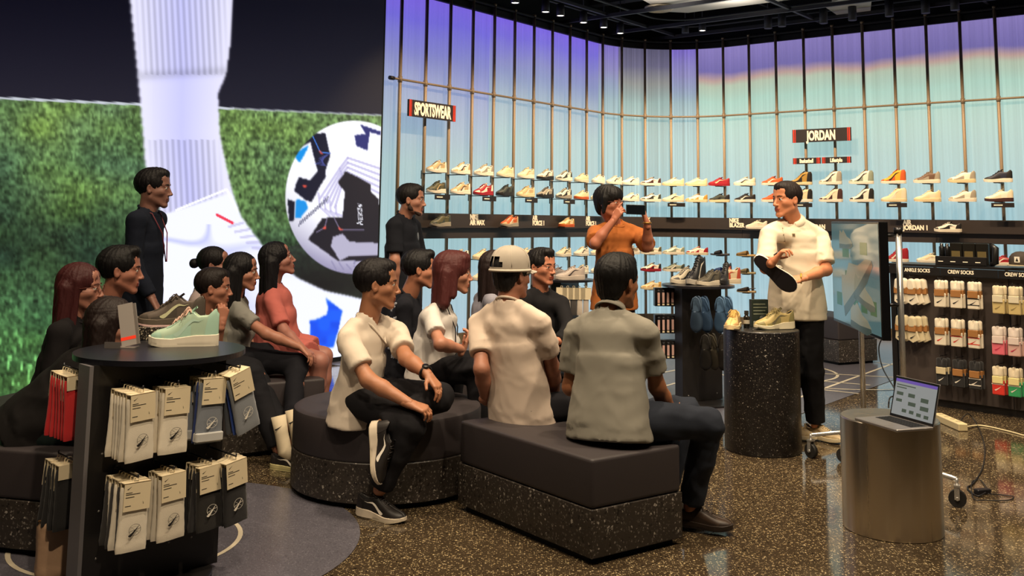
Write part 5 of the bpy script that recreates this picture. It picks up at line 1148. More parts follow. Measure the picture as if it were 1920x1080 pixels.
def tvshoe(x, z, L, rot, nm='shoe_picture', mats=(TS, TS2)):
    out = [(-.5, .0), (-.5, .18), (-.44, .3), (-.3, .24), (-.16, .3), (.1, .17), (.34, .13), (.5, .05), (.48, 0)]; sol = [(-.5, -.06), (-.5, .03), (0, .02), (.5, .05), (.52, 0), (.3, -.06)]
    for pl, mt_, y in ((out, mats[0], -.0026), (sol, TS2 if mats[0] is TS else TS, -.003)):
        q = [(x+L*(a*cos(rot)-b_*sin(rot)), zb_+z+L*(a*sin(rot)+b_*cos(rot))) for a, b_ in pl]; tadd(nm, MB().add([tm @ Vector((a, y, b_)) for a, b_ in q], [tuple(range(len(q)))]), mt_, pn)
tvshoe(.42, .55, .36, 0); tvshoe(.7, .27, .8, .42); tvshoe(.85, .2, .5, -.15); tvshoe(.75, .03, .5, -.05, mats=(TS, TS))
UA, UB = Vector((2.44, 6.22, 0)), Vector((2.47, 7.02, 0))
for u in (UA, UB): 
    tadd('upright', MB().tube([u+Vector((0, 0, .13)), u+Vector((0, 0, 1.46))], .019, 14), CHR); tadd('post_cap', MB().tube([u+Vector((0, 0, 1.44)), u+Vector((0, 0, 1.48))], .027, 14), STEELD)
    for z in (1.43, 1.0): tadd('arm', MB().tube([u+Vector((0, 0, z)), u+Vector((-.12, 0, z))], .011, 8), STEELD)
def caster(c, yaw, nm='caster'):
    c = Vector(c); o = MB().tube([c+Vector((-.014, 0, .045)), c+Vector((.014, 0, .045))], .045, 24).build(nm, M('rubber', '1a1816', .6)); m = Matrix.Translation(c+Vector((0, 0, .045))) @ Matrix.Rotation(yaw, 4, 'Z') @ Matrix.Translation(-c-Vector((0, 0, .045))); o.data.transform(m); setparent(o, e)
    h = MB().box((-.02, -.012, .04), (-.016, .014, .11), Matrix.Translation(c)); h.box((.016, -.012, .04), (.02, .014, .11), Matrix.Translation(c)); h.box((-.022, -.016, .105), (.022, .016, .115), Matrix.Translation(c)); h.tube([c+Vector((0, 0, .11)), c+Vector((0, 0, .15))], .008, 8)
    hh_ = h.build('fork', CHR); hh_.data.transform(m); setparent(hh_, o)
    ax = MB().tube([c+Vector((-.024, 0, .045)), c+Vector((.024, 0, .045))], .009, 10).build('axle', CHR); ax.data.transform(m); setparent(ax, o)
C1, C4, C5, C6 = Vector((1.955, 6.54, 0)), Vector((2.415, 5.47, 0)), Vector((2.9, 6.95, 0)), Vector((2.10, 5.55, 0))
C6 = Vector((2.13, 6.43, 0))
for c, yw in ((C1, .5), (C4, 1.1), (C5, .3), (C6, .9)): caster(c, yw)
zf = .142
for a_, b_ in ((C1, C5), (C6, C4), (UA, UB), ((C1+C5)/2, UB)): tadd('foot_bar', MB().tube([a_+Vector((0, 0, zf)), b_+Vector((0, 0, zf))], .013, 10), CHR)
tadd('foot_bar', MB().tube([UA+Vector((0, 0, zf)), (C6+C4)/2+Vector((0, 0, zf))], .013, 10), CHR)
def cable(name, pts, r, col, label, cat='cable'):
    pts = [Vector(p) for p in pts]; out = []
    for i in range(len(pts)-1):
        p0, p1, p2, p3 = pts[max(i-1, 0)], pts[i], pts[i+1], pts[min(i+2, len(pts)-1)]
        for t in np.linspace(0, 1, 8, endpoint=False): out.append(.5*((2*p1)+(p2-p0)*t+(2*p0-5*p1+4*p2-p3)*t*t+(3*p1-p0-3*p2+p3)*t**3))
    out.append(pts[-1]); o = MB().tube(out, r, 7).build(name, M('cable_'+col, col, .5)); 
    if label: tag(o, label, cat)
    return o
o = cable('signal_cable', [P(1655, 560, 6.3), P(1668, 590, 6.3), P(1662, 620, 6.35), P(1648, 650, 6.4), P(1655, 690, 6.3), P(1680, 735, 5.7), (1.99, 5.26, .60), (1.97, 5.23, .555)], .004, '121214', 'thin black cable hanging from the monitor to the laptop')
p = G(1788, 800, 0); q = G(1752, 775, 0); pb = empty('power_strip', G(1790, 802, 0), 0, 'long white power strip on the floor behind the steel drum', 'power strip')
x = (G(1818, 800)-G(1752, 772)).normalized(); m = frame((0, 0, 0), x, Vector((0, 0, 1)).cross(x), (0, 0, 1)); c = G(1786, 800); m.translation = c
o = MB().box((-.24, -.035, 0), (.17, .035, .055), m, .006).build('housing', M('plastic_cream', 'dccb9e', .4)); setparent(o, pb)
for k in range(4): 
    o = MB().lathe([(0, .055), (.018, .055), (.018, .0565), (0, .0565)], 12, m @ Vector((-.18+k*.09, 0, 0))-Vector((0, 0, 0))).build('socket', M('socket_grey', 'b0a282', .5)); setparent(o, pb)
cable('extension_lead', [G(1812, 800, .02), G(1840, 798, .006), G(1880, 806, .006), G(1925, 818, .006), G(1990, 838, .006)], .006, 'd8c9a0', 'white cord running right from the power strip across the floor')
cable('charger_cable', [(G(1800, 790, .05)), G(1815, 776, .07), G(1832, 796, .01), G(1846, 835, .005), G(1843, 875, .005), G(1826, 905, .005), G(1814, 915, .005), G(1832, 930, .005), G(1848, 924, .015)], .0045, '141214', 'black charger cable lying on the floor right of the steel drum')
cable('loose_cable', [G(1852, 926, .012), G(1880, 928, .005), G(1900, 931, .005), G(1890, 938, .005), G(1850, 938, .005), G(1826, 935, .005), G(1822, 905, .005), G(1838, 900, .005), G(1850, 915, .01)], .003, '1c1a1a', 'thin looped black cable around the charger brick')
p = G(1842, 926); e2 = empty('charger_brick', (p.x, p.y, 0), .3, 'small black charger brick on the floor at the right', 'charger'); MB().box((-.045, -.02, 0), (.045, .02, .028), None, .004).build('brick', M('brick_black', '18171c', .4), e2); MB().tube([(.045, 0, .014), (.06, 0, .014)], .005, 6).build('strain_relief', M('brick_black'), e2)
# ================================================================== PEOPLE
def cyl(S, a, b, ra, rb, k=.02, sq=None, mode='+'):
    """cone with flat ends"""
    a = nvec(a); b = nvec(b); f = max([1]+[q[1] for q in (sq or [])]); m = max(ra, rb)*f+(.085 if mode == '+' else k+.03)
    sl, X = S.win(np.minimum(a, b)-m, np.maximum(a, b)+m)
    if sl is None: return
    ab = b-a; L = float(np.linalg.norm(ab)); n = ab/L; p = X-a; t = p@n; q = p-t[..., None]*n
    for (dr, fc) in (sq or []):
        dr = nvec(dr); dr = dr/np.linalg.norm(dr); c = q@dr; q = q-(c*(1-1/fc))[..., None]*dr
    dr_ = np.linalg.norm(q, axis=-1)-(ra+(rb-ra)*np.clip(t/L, 0, 1)); da = np.maximum(-t, t-L)
    d = np.sqrt(np.maximum(dr_, 0)**2+np.maximum(da, 0)**2)+np.minimum(np.maximum(dr_, da), 0)
    S._mix(sl, d, k, mode)
def reach(par, px, py, L, sign=-1):
    d = ray(px, py).normalized(); v = CAM-par; b = v.dot(d); c = v.dot(v)-L*L; D = b*b-c
    if D < 0: p = CAM+d*(-b); return par+(p-par).normalized()*L
    return CAM+d*(-b+sign*math.sqrt(D))
def axes(az, pitch=0, roll=0):
    f = Vector((sin(az)*cos(pitch), cos(az)*cos(pitch), sin(pitch))); r = Vector((cos(az), -sin(az), 0)); u = r.cross(f)
    if roll: r, u = r*cos(roll)+u*sin(roll), u*cos(roll)-r*sin(roll)
    return r, f, u
def sdf_head(c, A, fem=False, wide=1.0, h=.0055, beard=False, nose=1.0, q=1.0):
    """head and upper neck; A = (right, fwd, up)"""
    r, f, u = A; T = lambda x, y, z: c+(r*(x*wide)+f*y+u*z)*q; k = 1 if not fem else .95
    S = SDF(c-Vector((.16, .16, .2))*q, c+Vector((.16, .16, .16))*q, h*q); S.q = q
    S.ell(T(0, -.018, .036), (r, f, u), (.074*wide*k, .096*k, .082*k), .02)
    S.ell(T(0, .016, -.02), (r, f, u), (.061*wide*k, .070*k, .080*k), .03)
    for s in (1, -1):
        S.cap(T(s*.051*k, -.002, -.058), T(s*.016, .060*k, -.104), .018 if not fem else .015, .015, .025)
        S.cap(T(s*.042, .052, -.024), T(s*.050, .02, -.028), .018, .018, .02)
        S.cap(T(s*.012, .079, .022), T(s*.045, .064, .02), .010 if not fem else .007, .009, .014)
    S.ell(T(0, .067, -.104), (r, f, u), (.018, .014, .013), .016); S.ell(T(0, .063, -.06), (r, f, u), (.029, .023, .034), .018); S.ell(T(0, .060, .06), (r, f, u), (.048, .02, .03), .03)
    for s in (1, -1): S.ell(T(s*.031, .095, .001), (r, f, u), (.017, .016, .0115), .008, '-')
    n = nose; S.cap(T(0, .082, .010), T(0, .084+.016*n, -.034), .0065, .0095, .009); S.ell(T(0, .085+.018*n, -.038), (r, f, u), (.0105, .009, .0085), .006)
    for s in (1, -1): S.ell(T(s*.0125, .086+.008*n, -.041), (r, f, u), (.0075, .010, .007), .005)
    S.cap(T(-.017, .083, -.0655), T(.017, .083, -.0655), .0055, .0055, .004, [(f, 1.2)]); S.cap(T(-.015, .082, -.077), T(.015, .082, -.077), .006, .006, .004)
    S.cap(T(-.022, .0935, -.0712), T(.022, .0935, -.0712), .0032, .0032, .003, None, '-')
    for s in (1, -1):                      # lids, ears
        S.cap(T(s*.020, .081, .0068), T(s*.042, .075, .006), .0052, .0048, .004); S.cap(T(s*.021, .080, -.0095), T(s*.041, .075, -.009), .0042, .0042, .004)
        S.ell(T(s*.077*k, -.010, -.006), ((r*s+f*.3).normalized(), (f-r*s*.3).normalized(), u), (.0065, .018, .031), .005); S.ell(T(s*.083*k, -.005, -.004), (r, f, u), (.0055, .009, .016), .003, '-')
    return S, T
def hair_sdf(c, A, style, T, wide=1.0, h=.006, q=1.0):
    r, f, u = A; long_ = style in ('long', 'bob', 'verylong'); lo = .62 if style == 'verylong' else .45 if long_ else .2
    S = SDF(c-Vector((.24, .24, lo)), c+Vector((.24, .24, .2)), h); Ax = (r, f, u); S.q = q
    g = {'fade': .0075, 'short': .009, 'quiff': .010, 'shag': .019, 'bun': .006, 'long': .010, 'bob': .015, 'verylong': .010, 'nape': .010}[style]
    S.ell(T(0, -.020, .038), Ax, (.075*wide+g, .097+g, .083+g), .01)
    if style in ('quiff', 'short', 'nape', 'fade'): S.ell(T(0, .035, .092 if style != 'fade' else .086), Ax, (.052, .048, .028), .03)
    if style == 'quiff': S.ell(T(.01, .062, .102), Ax, (.042, .026, .022), .02)
    if style == 'nape': S.ell(T(0, -.062, -.036), Ax, (.064, .044, .054), .03)
    if style == 'shag':
        S.ell(T(0, .050, .062), Ax, (.072, .046, .05), .03)
        for s in (1, -1): S.cap(T(s*.074, .01, .03), T(s*.078, -.005, -.07), .022, .014, .02)
        S.ell(T(0, -.065, -.03), Ax, (.072, .045, .07), .03)
    if style == 'bun': S.ell(T(0, -.135, .01), Ax, (.033, .033, .033), .006)
    if long_:
        down = Vector((0, 0, -1)); L = {'bob': .19, 'long': .30, 'verylong': .50}[style]
        for x in (-.075, -.05, -.02, .02, .05, .075):
            a = T(x*.85, -.055-.03*(abs(x) < .03), .0); b = a+down*L*(1-.08*abs(x)/.07)+f*(-.015)+r*x*.25; S.cap(a, b, .040, .024 if style != 'bob' else .034, .02)
        for s in (1, -1): a = T(s*.068, -.004, .035); S.cap(a, a+down*(L*.86)+r*s*.012-f*.012, .022, .013 if style != 'bob' else .022, .018)
        if style == 'bob': S.ell(T(0, .045, .09), Ax, (.066, .045, .03), .03)
    # face opening: forehead, cheeks, and the clear space round the ears
    zc = {'shag': .026, 'bob': .04, 'quiff': .068, 'fade': .066, 'short': .060, 'nape': .060}.get(style, .068)
    S.ell(T(0, .120, zc-.135), Ax, (.064, .088, .135), .006, '-'); S.ell(T(0, .078, -.055), Ax, (.082 if not long_ else .07, .062, .088), .008, '-')
    if not long_ and style != 'shag':
        for s in (1, -1): S.ell(T(s*.088, -.004, -.030), Ax, (.032, .026, .040), .006, '-')
        S.ell(T(0, .01, -.15), Ax, (.13, .17, .105 if style != 'nape' else .078), .008, '-')
        if style in ('fade', 'short'):
            for s in (1, -1): S.ell(T(s*.108, .0, -.055), Ax, (.045, .12, .075 if style == 'fade' else .06), .014, '-')
    return S
def streak(c, A, amp, fr=70):
    r, f, u = [np.array(tuple(v)) for v in A]; c = np.array(tuple(c))
    def fn(vs, fs):
        N = normals(vs, fs); X = vs-c; x = X@r; y = X@f; z = X@u; th = np.arctan2(x, y+.0); w_ = np.sin(th*fr*.3+z*14+np.sin(z*25+th*5))*.4+np.sin(th*fr*.8+z*30+3*np.sin(th*7))*.35+np.sin(th*fr*1.7+z*50)*.25
        return vs+N*(amp*w_*np.clip(1.2-np.abs(z)/.6, .3, 1))[:, None]
    return fn
def sdf_hand(w_, F_, N_, side, curl, s=1.0, h=.0042, thumb=0, fingers=None):
    """wrist, finger direction, direction the palm faces, +1 = right hand"""
    y = F_.normalized(); z = -(N_-y*N_.dot(y)).normalized(); x = y.cross(z)*(-side)   # x towards the thumb
    T = lambda a, b_, c_: w_+(x*a+y*b_+z*c_)*s
    S = SDF(w_-Vector((.21, .21, .21)), w_+Vector((.21, .21, .21)), h)
    kn = [(.029, .088), (.010, .093), (-.009, .089), (-.027, .080)]; ln = [.070, .078, .072, .056]; rr = [.0088, .009, .0086, .0076]
    for i, (a, b_) in enumerate(kn): S.cap(T(a*.5, 0, 0), T(a, b_, 0), .0155*s, .0118*s, .012)
    S.cap(T(0, -.03, 0), T(0, .02, 0), .024*s, .02*s, .01, [(x, 1.15)])
    for i, (a, b_) in enumerate(kn):
        cu = curl[i] if isinstance(curl, (list, tuple)) else curl; p = T(a, b_, 0); ang = 0; sp_ = (a-.0)*1.2
        for fr_, bend, rd in ((.45, 62, 1), (.30, 80, .93), (.25, 45, .85)):
            ang += R(bend)*cu+.04; d = (y*cos(ang)-z*sin(ang)+x*sp_*(1-cu)).normalized(); q = p+d*(ln[i]*fr_*s); S.cap(p, q, rr[i]*rd*s, rr[i]*rd*.93*s, .0015); p = q
    p = T(.02, .022, -.004); d = (x*.75+y*.6-z*(.25+thumb*.5)).normalized(); q = p+d*.042*s; S.cap(T(.006, .012, 0), p, .016*s, .0135*s, .008); S.cap(p, q, .0128*s, .0105*s, .006)
    d = (x*(.45-thumb*.6)+y*.85-z*(.3+thumb*.6)).normalized(); S.cap(q, q+d*.032*s, .0102*s, .0085*s, .003)
    return S
DBG = False
def skin(col):
    t = [min(255, int(int(col[i:i+2], 16)*1.10+(6, 10, 12)[i//2])) for i in (0, 2, 4)]; col = '%02x%02x%02x' % tuple(t)
    return M('skin_'+col, col, .5, bump=.12, bs=350, sss=.08)
def hairmat(col):
    key = 'hair_'+col
    if key in MATS: return MATS[key]
    m = M(key, col, .55, bump=.6, bs=90, spec=.3, stretch=(4, 4, .6)); return m
def person(label, hc, az, nb, paz, pel, skc='9c6a4c', hair='short', hairc='15110f', fem=False, fat=1.0, hpitch=0, hroll=0,
           shL=None, shR=None, elL=None, elR=None, wrL=None, wrR=None, knL=None, knR=None, anL=None, anR=None, hips=None,
           shirt=('e8e0d4', 'tee', .62), pants=('16161a', 1.0), hands=None, sleeve=.58, neck='crew', shoes=None, bare=False, hem=.10, stand=False, wide=1.0, res=.0125, seed=0,
           glasses=False, beard=None, brow=True, nose=1.0, footdir=None, loose=1.0, handres=.0045, lean=None, hs=1.0, hz=1.04, lanyard=None):
    if DBG: print('PEL', label[:40], round(pel.z, 3), 'neck-pel', round((nb-pel).length, 2), 'head-neck', round((hc-nb).length, 2))
    root = empty('person', (pel.x, pel.y, 0), 0, label, 'person')
    r, f, u = axes(paz); tors = (nb-pel).normalized(); sw = .16 if fem else .182
    up = tors; fw = (f-up*f.dot(up)).normalized(); rt = fw.cross(up).normalized()
    shL = shL or nb-rt*sw-up*.045; shR = shR or nb+rt*sw-up*.045
    hips = hips or .085; hL, hR = pel-rt*hips, pel+rt*hips
    knL = knL or hL+fw*.43; knR = knR or hR+fw*.43
    if stand: knL = knL if knL.z < pel.z-.2 else hL-Vector((0, 0, .44)); knR = knR if knR.z < pel.z-.2 else hR-Vector((0, 0, .44))
    anL = anL or Vector((knL.x, knL.y, .09)); anR = anR or Vector((knR.x, knR.y, .09))
    elL = elL or shL-up*.27-rt*.05+fw*.04; elR = elR or shR-up*.27+rt*.05+fw*.04
    wrL = wrL or (elL+(knL-elL).normalized()*.24); wrR = wrR or (elR+(knR-elR).normalized()*.24)
    A = axes(az, hpitch, hroll); hh = h_ = .0055
    # ---- bare body: one mesh
    S, T = sdf_head(hc, A, fem, wide, .0052, nose=nose, q=hz); hz = float(hz); parts = []
    nr = .047 if fem else .056
    chin = T(0, -.025, -.06); S.q = 1; S.cap(chin, nb+(chin-nb)*.25, nr, nr+.002, .03); parts.append(S.mesh()); headN = len(parts[0][0])
    pts = [nb, pel, shL, shR, elL, elR, wrL, wrR, knL, knR, anL, anR]; lo = Vector([min(p[i] for p in pts)-.12 for i in range(3)]); hi = Vector([max(p[i] for p in pts)+.12 for i in range(3)])
    B = SDF(lo, hi, res); k1 = .92 if fem else 1
    B.cap(nb-up*.02, nb+(hc-nb)*.62, nr-.002, nr-.002, .02); ch = nb-up*.17; be = nb+(pel-nb)*.68
    B.cap(ch, be, .075, .075, .03, [(rt, 1.35)]); B.cap(be, pel, .075, .08, .03, [(rt, 1.3)]); B.cap(shL-up*.02, shR-up*.02, .030, .030, .02)
    for sh, el, wr in ((shL, elL, wrL), (shR, elR, wrR)):
        B.cap(sh-up*.012, el, .036*k1, .040*k1, .015); B.cap(el, el+(wr-el)*.35, .041*k1, .039*k1, .02); B.cap(el+(wr-el)*.35, wr, .039*k1, .026*k1, .02)
    lf = 1.0*fat; plen_ = pants[1]
    for hp, kn, an in ((hL, knL, anL), (hR, knR, anR)): B.cap(hp, kn, (.070 if plen_ > .9 else .078)*lf, .054*lf, .02); B.cap(kn, kn+(an-kn)*.35, .052*lf, .052*lf, .02); B.cap(kn+(an-kn)*.35, an, .052*lf, .034, .02)
    parts.append(B.mesh())
    hd = hands or {}
    for sd, el, wr in ((-1, elL, wrL), (1, elR, wrR)):
        key = 'L' if sd < 0 else 'R'; spec = hd.get(key, {})
        if spec is None: continue
        F_ = spec.get('F') or (wr-el).normalized(); N_ = spec.get('N') or Vector((0, 0, -1))
        if abs(F_.normalized().dot(N_.normalized())) > .95: N_ = N_+fw*.6
        parts.append(sdf_hand(wr, F_, N_, sd, spec.get('curl', .25), spec.get('s', .95 if not fem else .86)*hs, spec.get('h', handres), spec.get('thumb', 0)).mesh())
    vs = np.concatenate([p[0] for p in parts]); off = np.cumsum([0]+[len(p[0]) for p in parts]); fs = np.concatenate([p[1]+o for p, o in zip(parts, off)])
    me = np_mesh('body', vs, fs); me.materials.append(skin(skc)); lipc = tuple(int(skc[i:i+2], 16) for i in (0, 2, 4)); lh = '%02x%02x%02x' % (min(255, int(lipc[0]*.92)), int(lipc[1]*.72), int(lipc[2]*.75)); me.materials.append(M('lip_'+lh, lh, .4))
    cen = vs[fs].mean(1); rA, fA, uA = [np.array(tuple(v)) for v in A]; q = cen-np.array(tuple(hc)); lx, ly, lz = q@rA, q@fA, q@uA
    lx, ly, lz = lx/hz, ly/hz, lz/hz; lip = (np.abs(lx) < .024) & (ly > .080) & (lz < -.0605) & (lz > -.083) & (np.arange(len(fs)) < len(parts[0][1])); me.polygons.foreach_set('material_index', lip.astype(np.int32))
    bo = bpy.data.objects.new('body', me); COL.objects.link(bo); setparent(bo, root)
    # ---- eyes and brows
    EW = M('eye_white', 'd8d0c6', .2); EI = M('iris', '1c120c', .15)
    for s in (1, -1):
        c = T(s*.0305, .0715, .0); mb = MB()
        m_ = frame(c, A[0]*hz, A[1]*hz, A[2]*hz); mb.lathe([(.0, -.0125), (.0088, -.0088), (.0125, 0), (.0088, .0088), (0, .0125)], 12, M_=m_ @ Matrix.Rotation(-pi/2, 4, 'X')); e_ = mb.build('eye', EW); setparent(e_, bo)
        mb = MB().lathe([(.0, .0131), (.0058, .0121)], 12, M_=m_ @ Matrix.Rotation(-pi/2, 4, 'X') @ Matrix.Rotation(0, 4, 'Y')); e2 = mb.build('iris', EI); setparent(e2, bo)
        if brow: mb = MB().tube([T(s*.014, .0905, .0195), T(s*.03, .0875, .0235), T(s*.046, .0755, .0205)], [.0022, .0026, .0014], 6); b_ = mb.build('eyebrow', hairmat(hairc)); setparent(b_, bo)
    # ---- hair
    if hair:
        st_ = hair if isinstance(hair, str) else hair[0]
        H = hair_sdf(hc, A, st_, T, wide, q=hz); o = sdf_obj('hair', H, hairmat(hairc), root, fn=streak(hc, A, .0022 if st_ in ('fade', 'bun') else .0035))
    if beard:
        Q = SDF(hc-Vector((.15, .15, .17)), hc+Vector((.15, .15, .08)), .006); Q.q = hz
        for s in (1, -1): Q.cap(T(s*.052, .0, -.058), T(s*.016, .060, -.103), .0192, .0165, .015); Q.cap(T(s*.060, .0, -.02), T(s*.052, .0, -.058), .011, .016, .02)
        Q.ell(T(0, .066, -.103), A, (.021, .0165, .015), .012); Q.cap(T(-.022, .086, -.055), T(.022, .086, -.055), .0065, .0065, .01); Q.ell(T(0, .10, -.069), A, (.026, .03, .013), .004, '-'); Q.ell(T(0, .1, -.01), A, (.055, .05, .045), .01, '-')
        sdf_obj('beard', Q, M('beard_'+beard, beard, .8, bump=.5, bs=500), root)
    if glasses:
        gm2 = M('spectacle_frame', glasses if isinstance(glasses, str) else '2a201c', .3)
        for s in (1, -1):
            mb = MB().tube([T(s*.032+.022*cos(a), .103-.006*abs(s*.032+.022*cos(a))/.05, -.002+.018*sin(a)) for a in np.linspace(0, 2*pi, 20)[:-1]], .0014, 6, closed=True); mb.tube([T(s*.054, .096, .004), T(s*.078, .05, .006), T(s*.083, -.012, .0)], .0014, 6)
            if s == 1: mb.tube([T(-.010, .104, .0), T(0, .107, .003), T(.010, .104, .0)], .0014, 6)
            if s == 1: gl = mb.build('spectacles', gm2); setparent(gl, root)
            else: g2 = mb.build('rim', gm2); setparent(g2, gl)
    # ---- trousers
    pc, plen = pants; Lr = loose
    if pc:
        Q = SDF(Vector([min(p[i] for p in (pel, knL, knR, anL, anR))-.2 for i in range(3)]), Vector([max(p[i] for p in (pel, knL, knR, anL, anR))+.2 for i in range(3)]), .0125)
        Q.cap(hL, hR, .093*fat, .093*fat, .02); Q.cap(pel, pel+up*.08, .088*fat, .082*fat, .03, [(rt, 1.35)])
        for hp, kn, an in ((hL, knL, anL), (hR, knR, anR)):
            if plen >= .9:
                Q.cap(hp, kn, .086*fat*Lr, .066*Lr, .025); a2 = kn+(an-kn)*min(1, plen*.95); cyl(Q, kn, a2, .068*Lr, .058*Lr, .035)
            else: e_ = hp+(kn-hp)*(plen*1.3); cyl(Q, hp, e_, .098*fat*Lr, .088*fat*Lr, .04)
        sdf_obj('trousers' if plen >= .9 else 'shorts', Q, M('cloth_'+pc, pc, .85, bump=.4, bs=900, spec=.25), root, .011, 17, seed)
    # ---- shirt
    sc_, stype, _ = shirt
    Q = SDF(lo-Vector((.1, .1, .1)), hi+Vector((.1, .1, .1)), .0115)
    cw = 1.0*fat
    hemp = pel-up*hem; ct_ = nb-up*.11; wf = 1.42 if not fem else 1.3
    Q.cap(ct_, nb-up*.22, .100*cw, .104*cw, .03, [(rt, wf)]); cyl(Q, nb-up*.2, hemp, .104*cw, (.124 if stand else .134)*max(cw, 1)*loose, .03, [(rt, wf*1.04)])
    Q.cap(shL+rt*.02-up*.015, shR-rt*.02-up*.015, .047, .047, .035)
    for s_, sh in ((1, shR), (-1, shL)): Q.cap(nb+up*.002+rt*.045*s_, sh+up*.004, .040, .048, .03)
    if fem and stype != 'flat':
        for s in (1, -1): Q.ell(nb-up*.22+rt*s*.065+fw*.085, (rt, fw, up), (.062, .05, .06), .04)
    for sh, el, wr in ((shL, elL, wrL), (shR, elR, wrR)):
        if sleeve <= 1:
            e_ = sh+(el-sh)*sleeve*1.15; sr = .060*loose*(.88 if fem else 1.0); cyl(Q, sh, e_, sr*.9, sr*1.04, .025)
        else:
            Q.cap(sh, el, .053*loose, .047*loose, .025); w2 = el+(wr-el)*min(1, sleeve-1); cyl(Q, el, w2, .050*loose, .04*loose, .03)
    nd = (hc-nb).normalized(); Q.cap(nb-up*.03, nb+nd*.016, nr+.024, nr+.013, .02); cyl(Q, nb+nd*.012, nb+nd*.15, nr+.007, nr+.02, .004, None, '-')
    if neck == 'v': Q.cap(nb+fw*.05+up*.03, nb+fw*.125-up*.085, .045, .012, .004, None, '-')
    sm_ = M('cloth_'+sc_+stype, sc_, .88, bump=.35, bs=800, spec=.25)
    so = sdf_obj('shirt', Q, sm_, root, .0105, 14, seed+2)
    # collar ring that follows the neck hole
    ax = (nd+fw*.30).normalized(); cx_ = rt; cy_ = ax.cross(cx_).normalized(); cc = nb+nd*(.030 if neck == 'polo' else .020)+fw*.002
    if neck == 'polo':
        mb = MB(); n = 26; rings = [(nr+.003, .020), (nr+.010, .022), (nr+.029, -.012), (nr+.026, -.017), (nr+.006, -.004)]
        vs_ = []
        for rd, hz in rings:
            for k in range(n):
                a = pi/2+.38+(2*pi-.76)*k/(n-1)
                a = pi/2*0+a
                vs_.append(cc+cx_*(cos(a-0)*rd)+(-cy_ if cy_.dot(fw) < 0 else cy_)*0+(fw-ax*fw.dot(ax)).normalized()*(sin(a)*-rd*-1)*1+ax*hz)
        mb.add(vs_, [(j*n+k, j*n+k+1, ((j+1) % 5)*n+k+1, ((j+1) % 5)*n+k) for j in range(5) for k in range(n-1)], True); o = mb.build('collar', sm_); setparent(o, root)
    elif neck in ('crew', 'shirt'):
        yy = (fw-ax*fw.dot(ax)).normalized(); o = MB().tube([cc+cx_*cos(a)*(nr+.014)+yy*sin(a)*(nr+.016)-up*.004 for a in np.linspace(0, 2*pi, 28)[:-1]], .0075, 7, closed=True).build('neckband', sm_); setparent(o, root)
    elif neck == 'v':
        q_ = nr+.012; o = MB().tube([nb-fw*(q_)+up*.016, nb-fw*q_*.7-rt*q_*.75+up*.016, nb-rt*(q_+.008)+up*.006, nb-rt*(q_-.002)+fw*.055-up*.022, nb+fw*.118-up*.115, nb+rt*(q_-.002)+fw*.055-up*.022, nb+rt*(q_+.008)+up*.006, nb-fw*q_*.7+rt*q_*.75+up*.016], .0065, 7, closed=True).build('neckband', sm_); setparent(o, root)
    if lanyard:
        yb = nb+fw*.13-up*.30; o = MB().tube([nb-rt*.06+up*.02-fw*.03, nb-rt*.075+fw*.055+up*.0, nb-rt*.045+fw*.118-up*.12, yb+fw*.012-rt*.008, yb+fw*.012+rt*.008, nb+rt*.045+fw*.118-up*.12, nb+rt*.075+fw*.055, nb+rt*.06+up*.02-fw*.03], .004, 6).build('lanyard', M('lanyard_'+lanyard, lanyard, .6)); setparent(o, root)
    # ---- shoes
    if shoes:
        for key, an, kn in (('L', anL, knL), ('R', anR, knR)):
            sp_ = shoes.get(key, shoes.get('both'))
            if sp_ is None: continue
            kd, cols, *rest = sp_; Mx = rest[0] if rest else None
            if Mx is None:
                fd = footdir if footdir is not None else paz; fdx = Vector((sin(fd), cos(fd), 0)); z0 = max(0, an.z-.09); Mx = frame(Vector((an.x, an.y, z0+.001))+fdx*.055, fdx, Vector((0, 0, 1)).cross(fdx), (0, 0, 1))
            e_ = shoe((0, 0, 0), 0, kd, *cols, label='x', nx=32, nt=8, name='shoe_worn')
            for kk in ('label', 'category', 'group'):
                if kk in e_: del e_[kk]
            e_.matrix_world = Mx; e_.matrix_basis = Mx; setparent(e_, root)
    return dict(root=root, nb=nb, up=up, fw=fw, rt=rt, T=T, A=A, shL=shL, shR=shR, elL=elL, elR=elR, wrL=wrL, wrR=wrR, hc=hc, shirt=so, mat=sm_, pel=pel, bo=bo)
def _unused(a, b): return round((a-b).length, 2)
D = R
# --- man in grey polo on the near bench
pel = P(1142, 788, 4.86); nb = P(1143, 590, 4.93); hc = P(1160, 528, 4.97)
shR = P(1212, 622, 4.82); shL = P(1078, 622, 5.04); elR = reach(shR, 1232, 725, .29, +1); wrR = reach(elR, 1262, 778, .22, +1)
knR = Vector((.98, 4.93, .53)); anR = Vector((.90, 5.02, .11)); knL = Vector((.92, 5.22, .53)); anL = Vector((.80, 5.22, .10))
LE = ('3a2a1e', '2c2019', '2a1f18', None, '3a2a1e', '1c1512', '201812')
g = person('man in grey polo and dark jeans, seated back to camera on the near bench', hc, D(48), nb, D(38), pel, '8a5434', 'nape', '0f0d0d', shL=shL, shR=shR, elR=elR, wrR=wrR, knR=knR, knL=knL, anR=anR, anL=anL, wide=1.03, hz=1.12,
           shirt=('8d897e', 'polo', 0), pants=('262b36', 1.0), neck='polo', fat=1.10, hem=.09, loose=1.06, sleeve=.62, shoes={'R': ('low', LE), 'L': ('low', LE)}, footdir=D(112), seed=1, res=.011, hs=1.0)
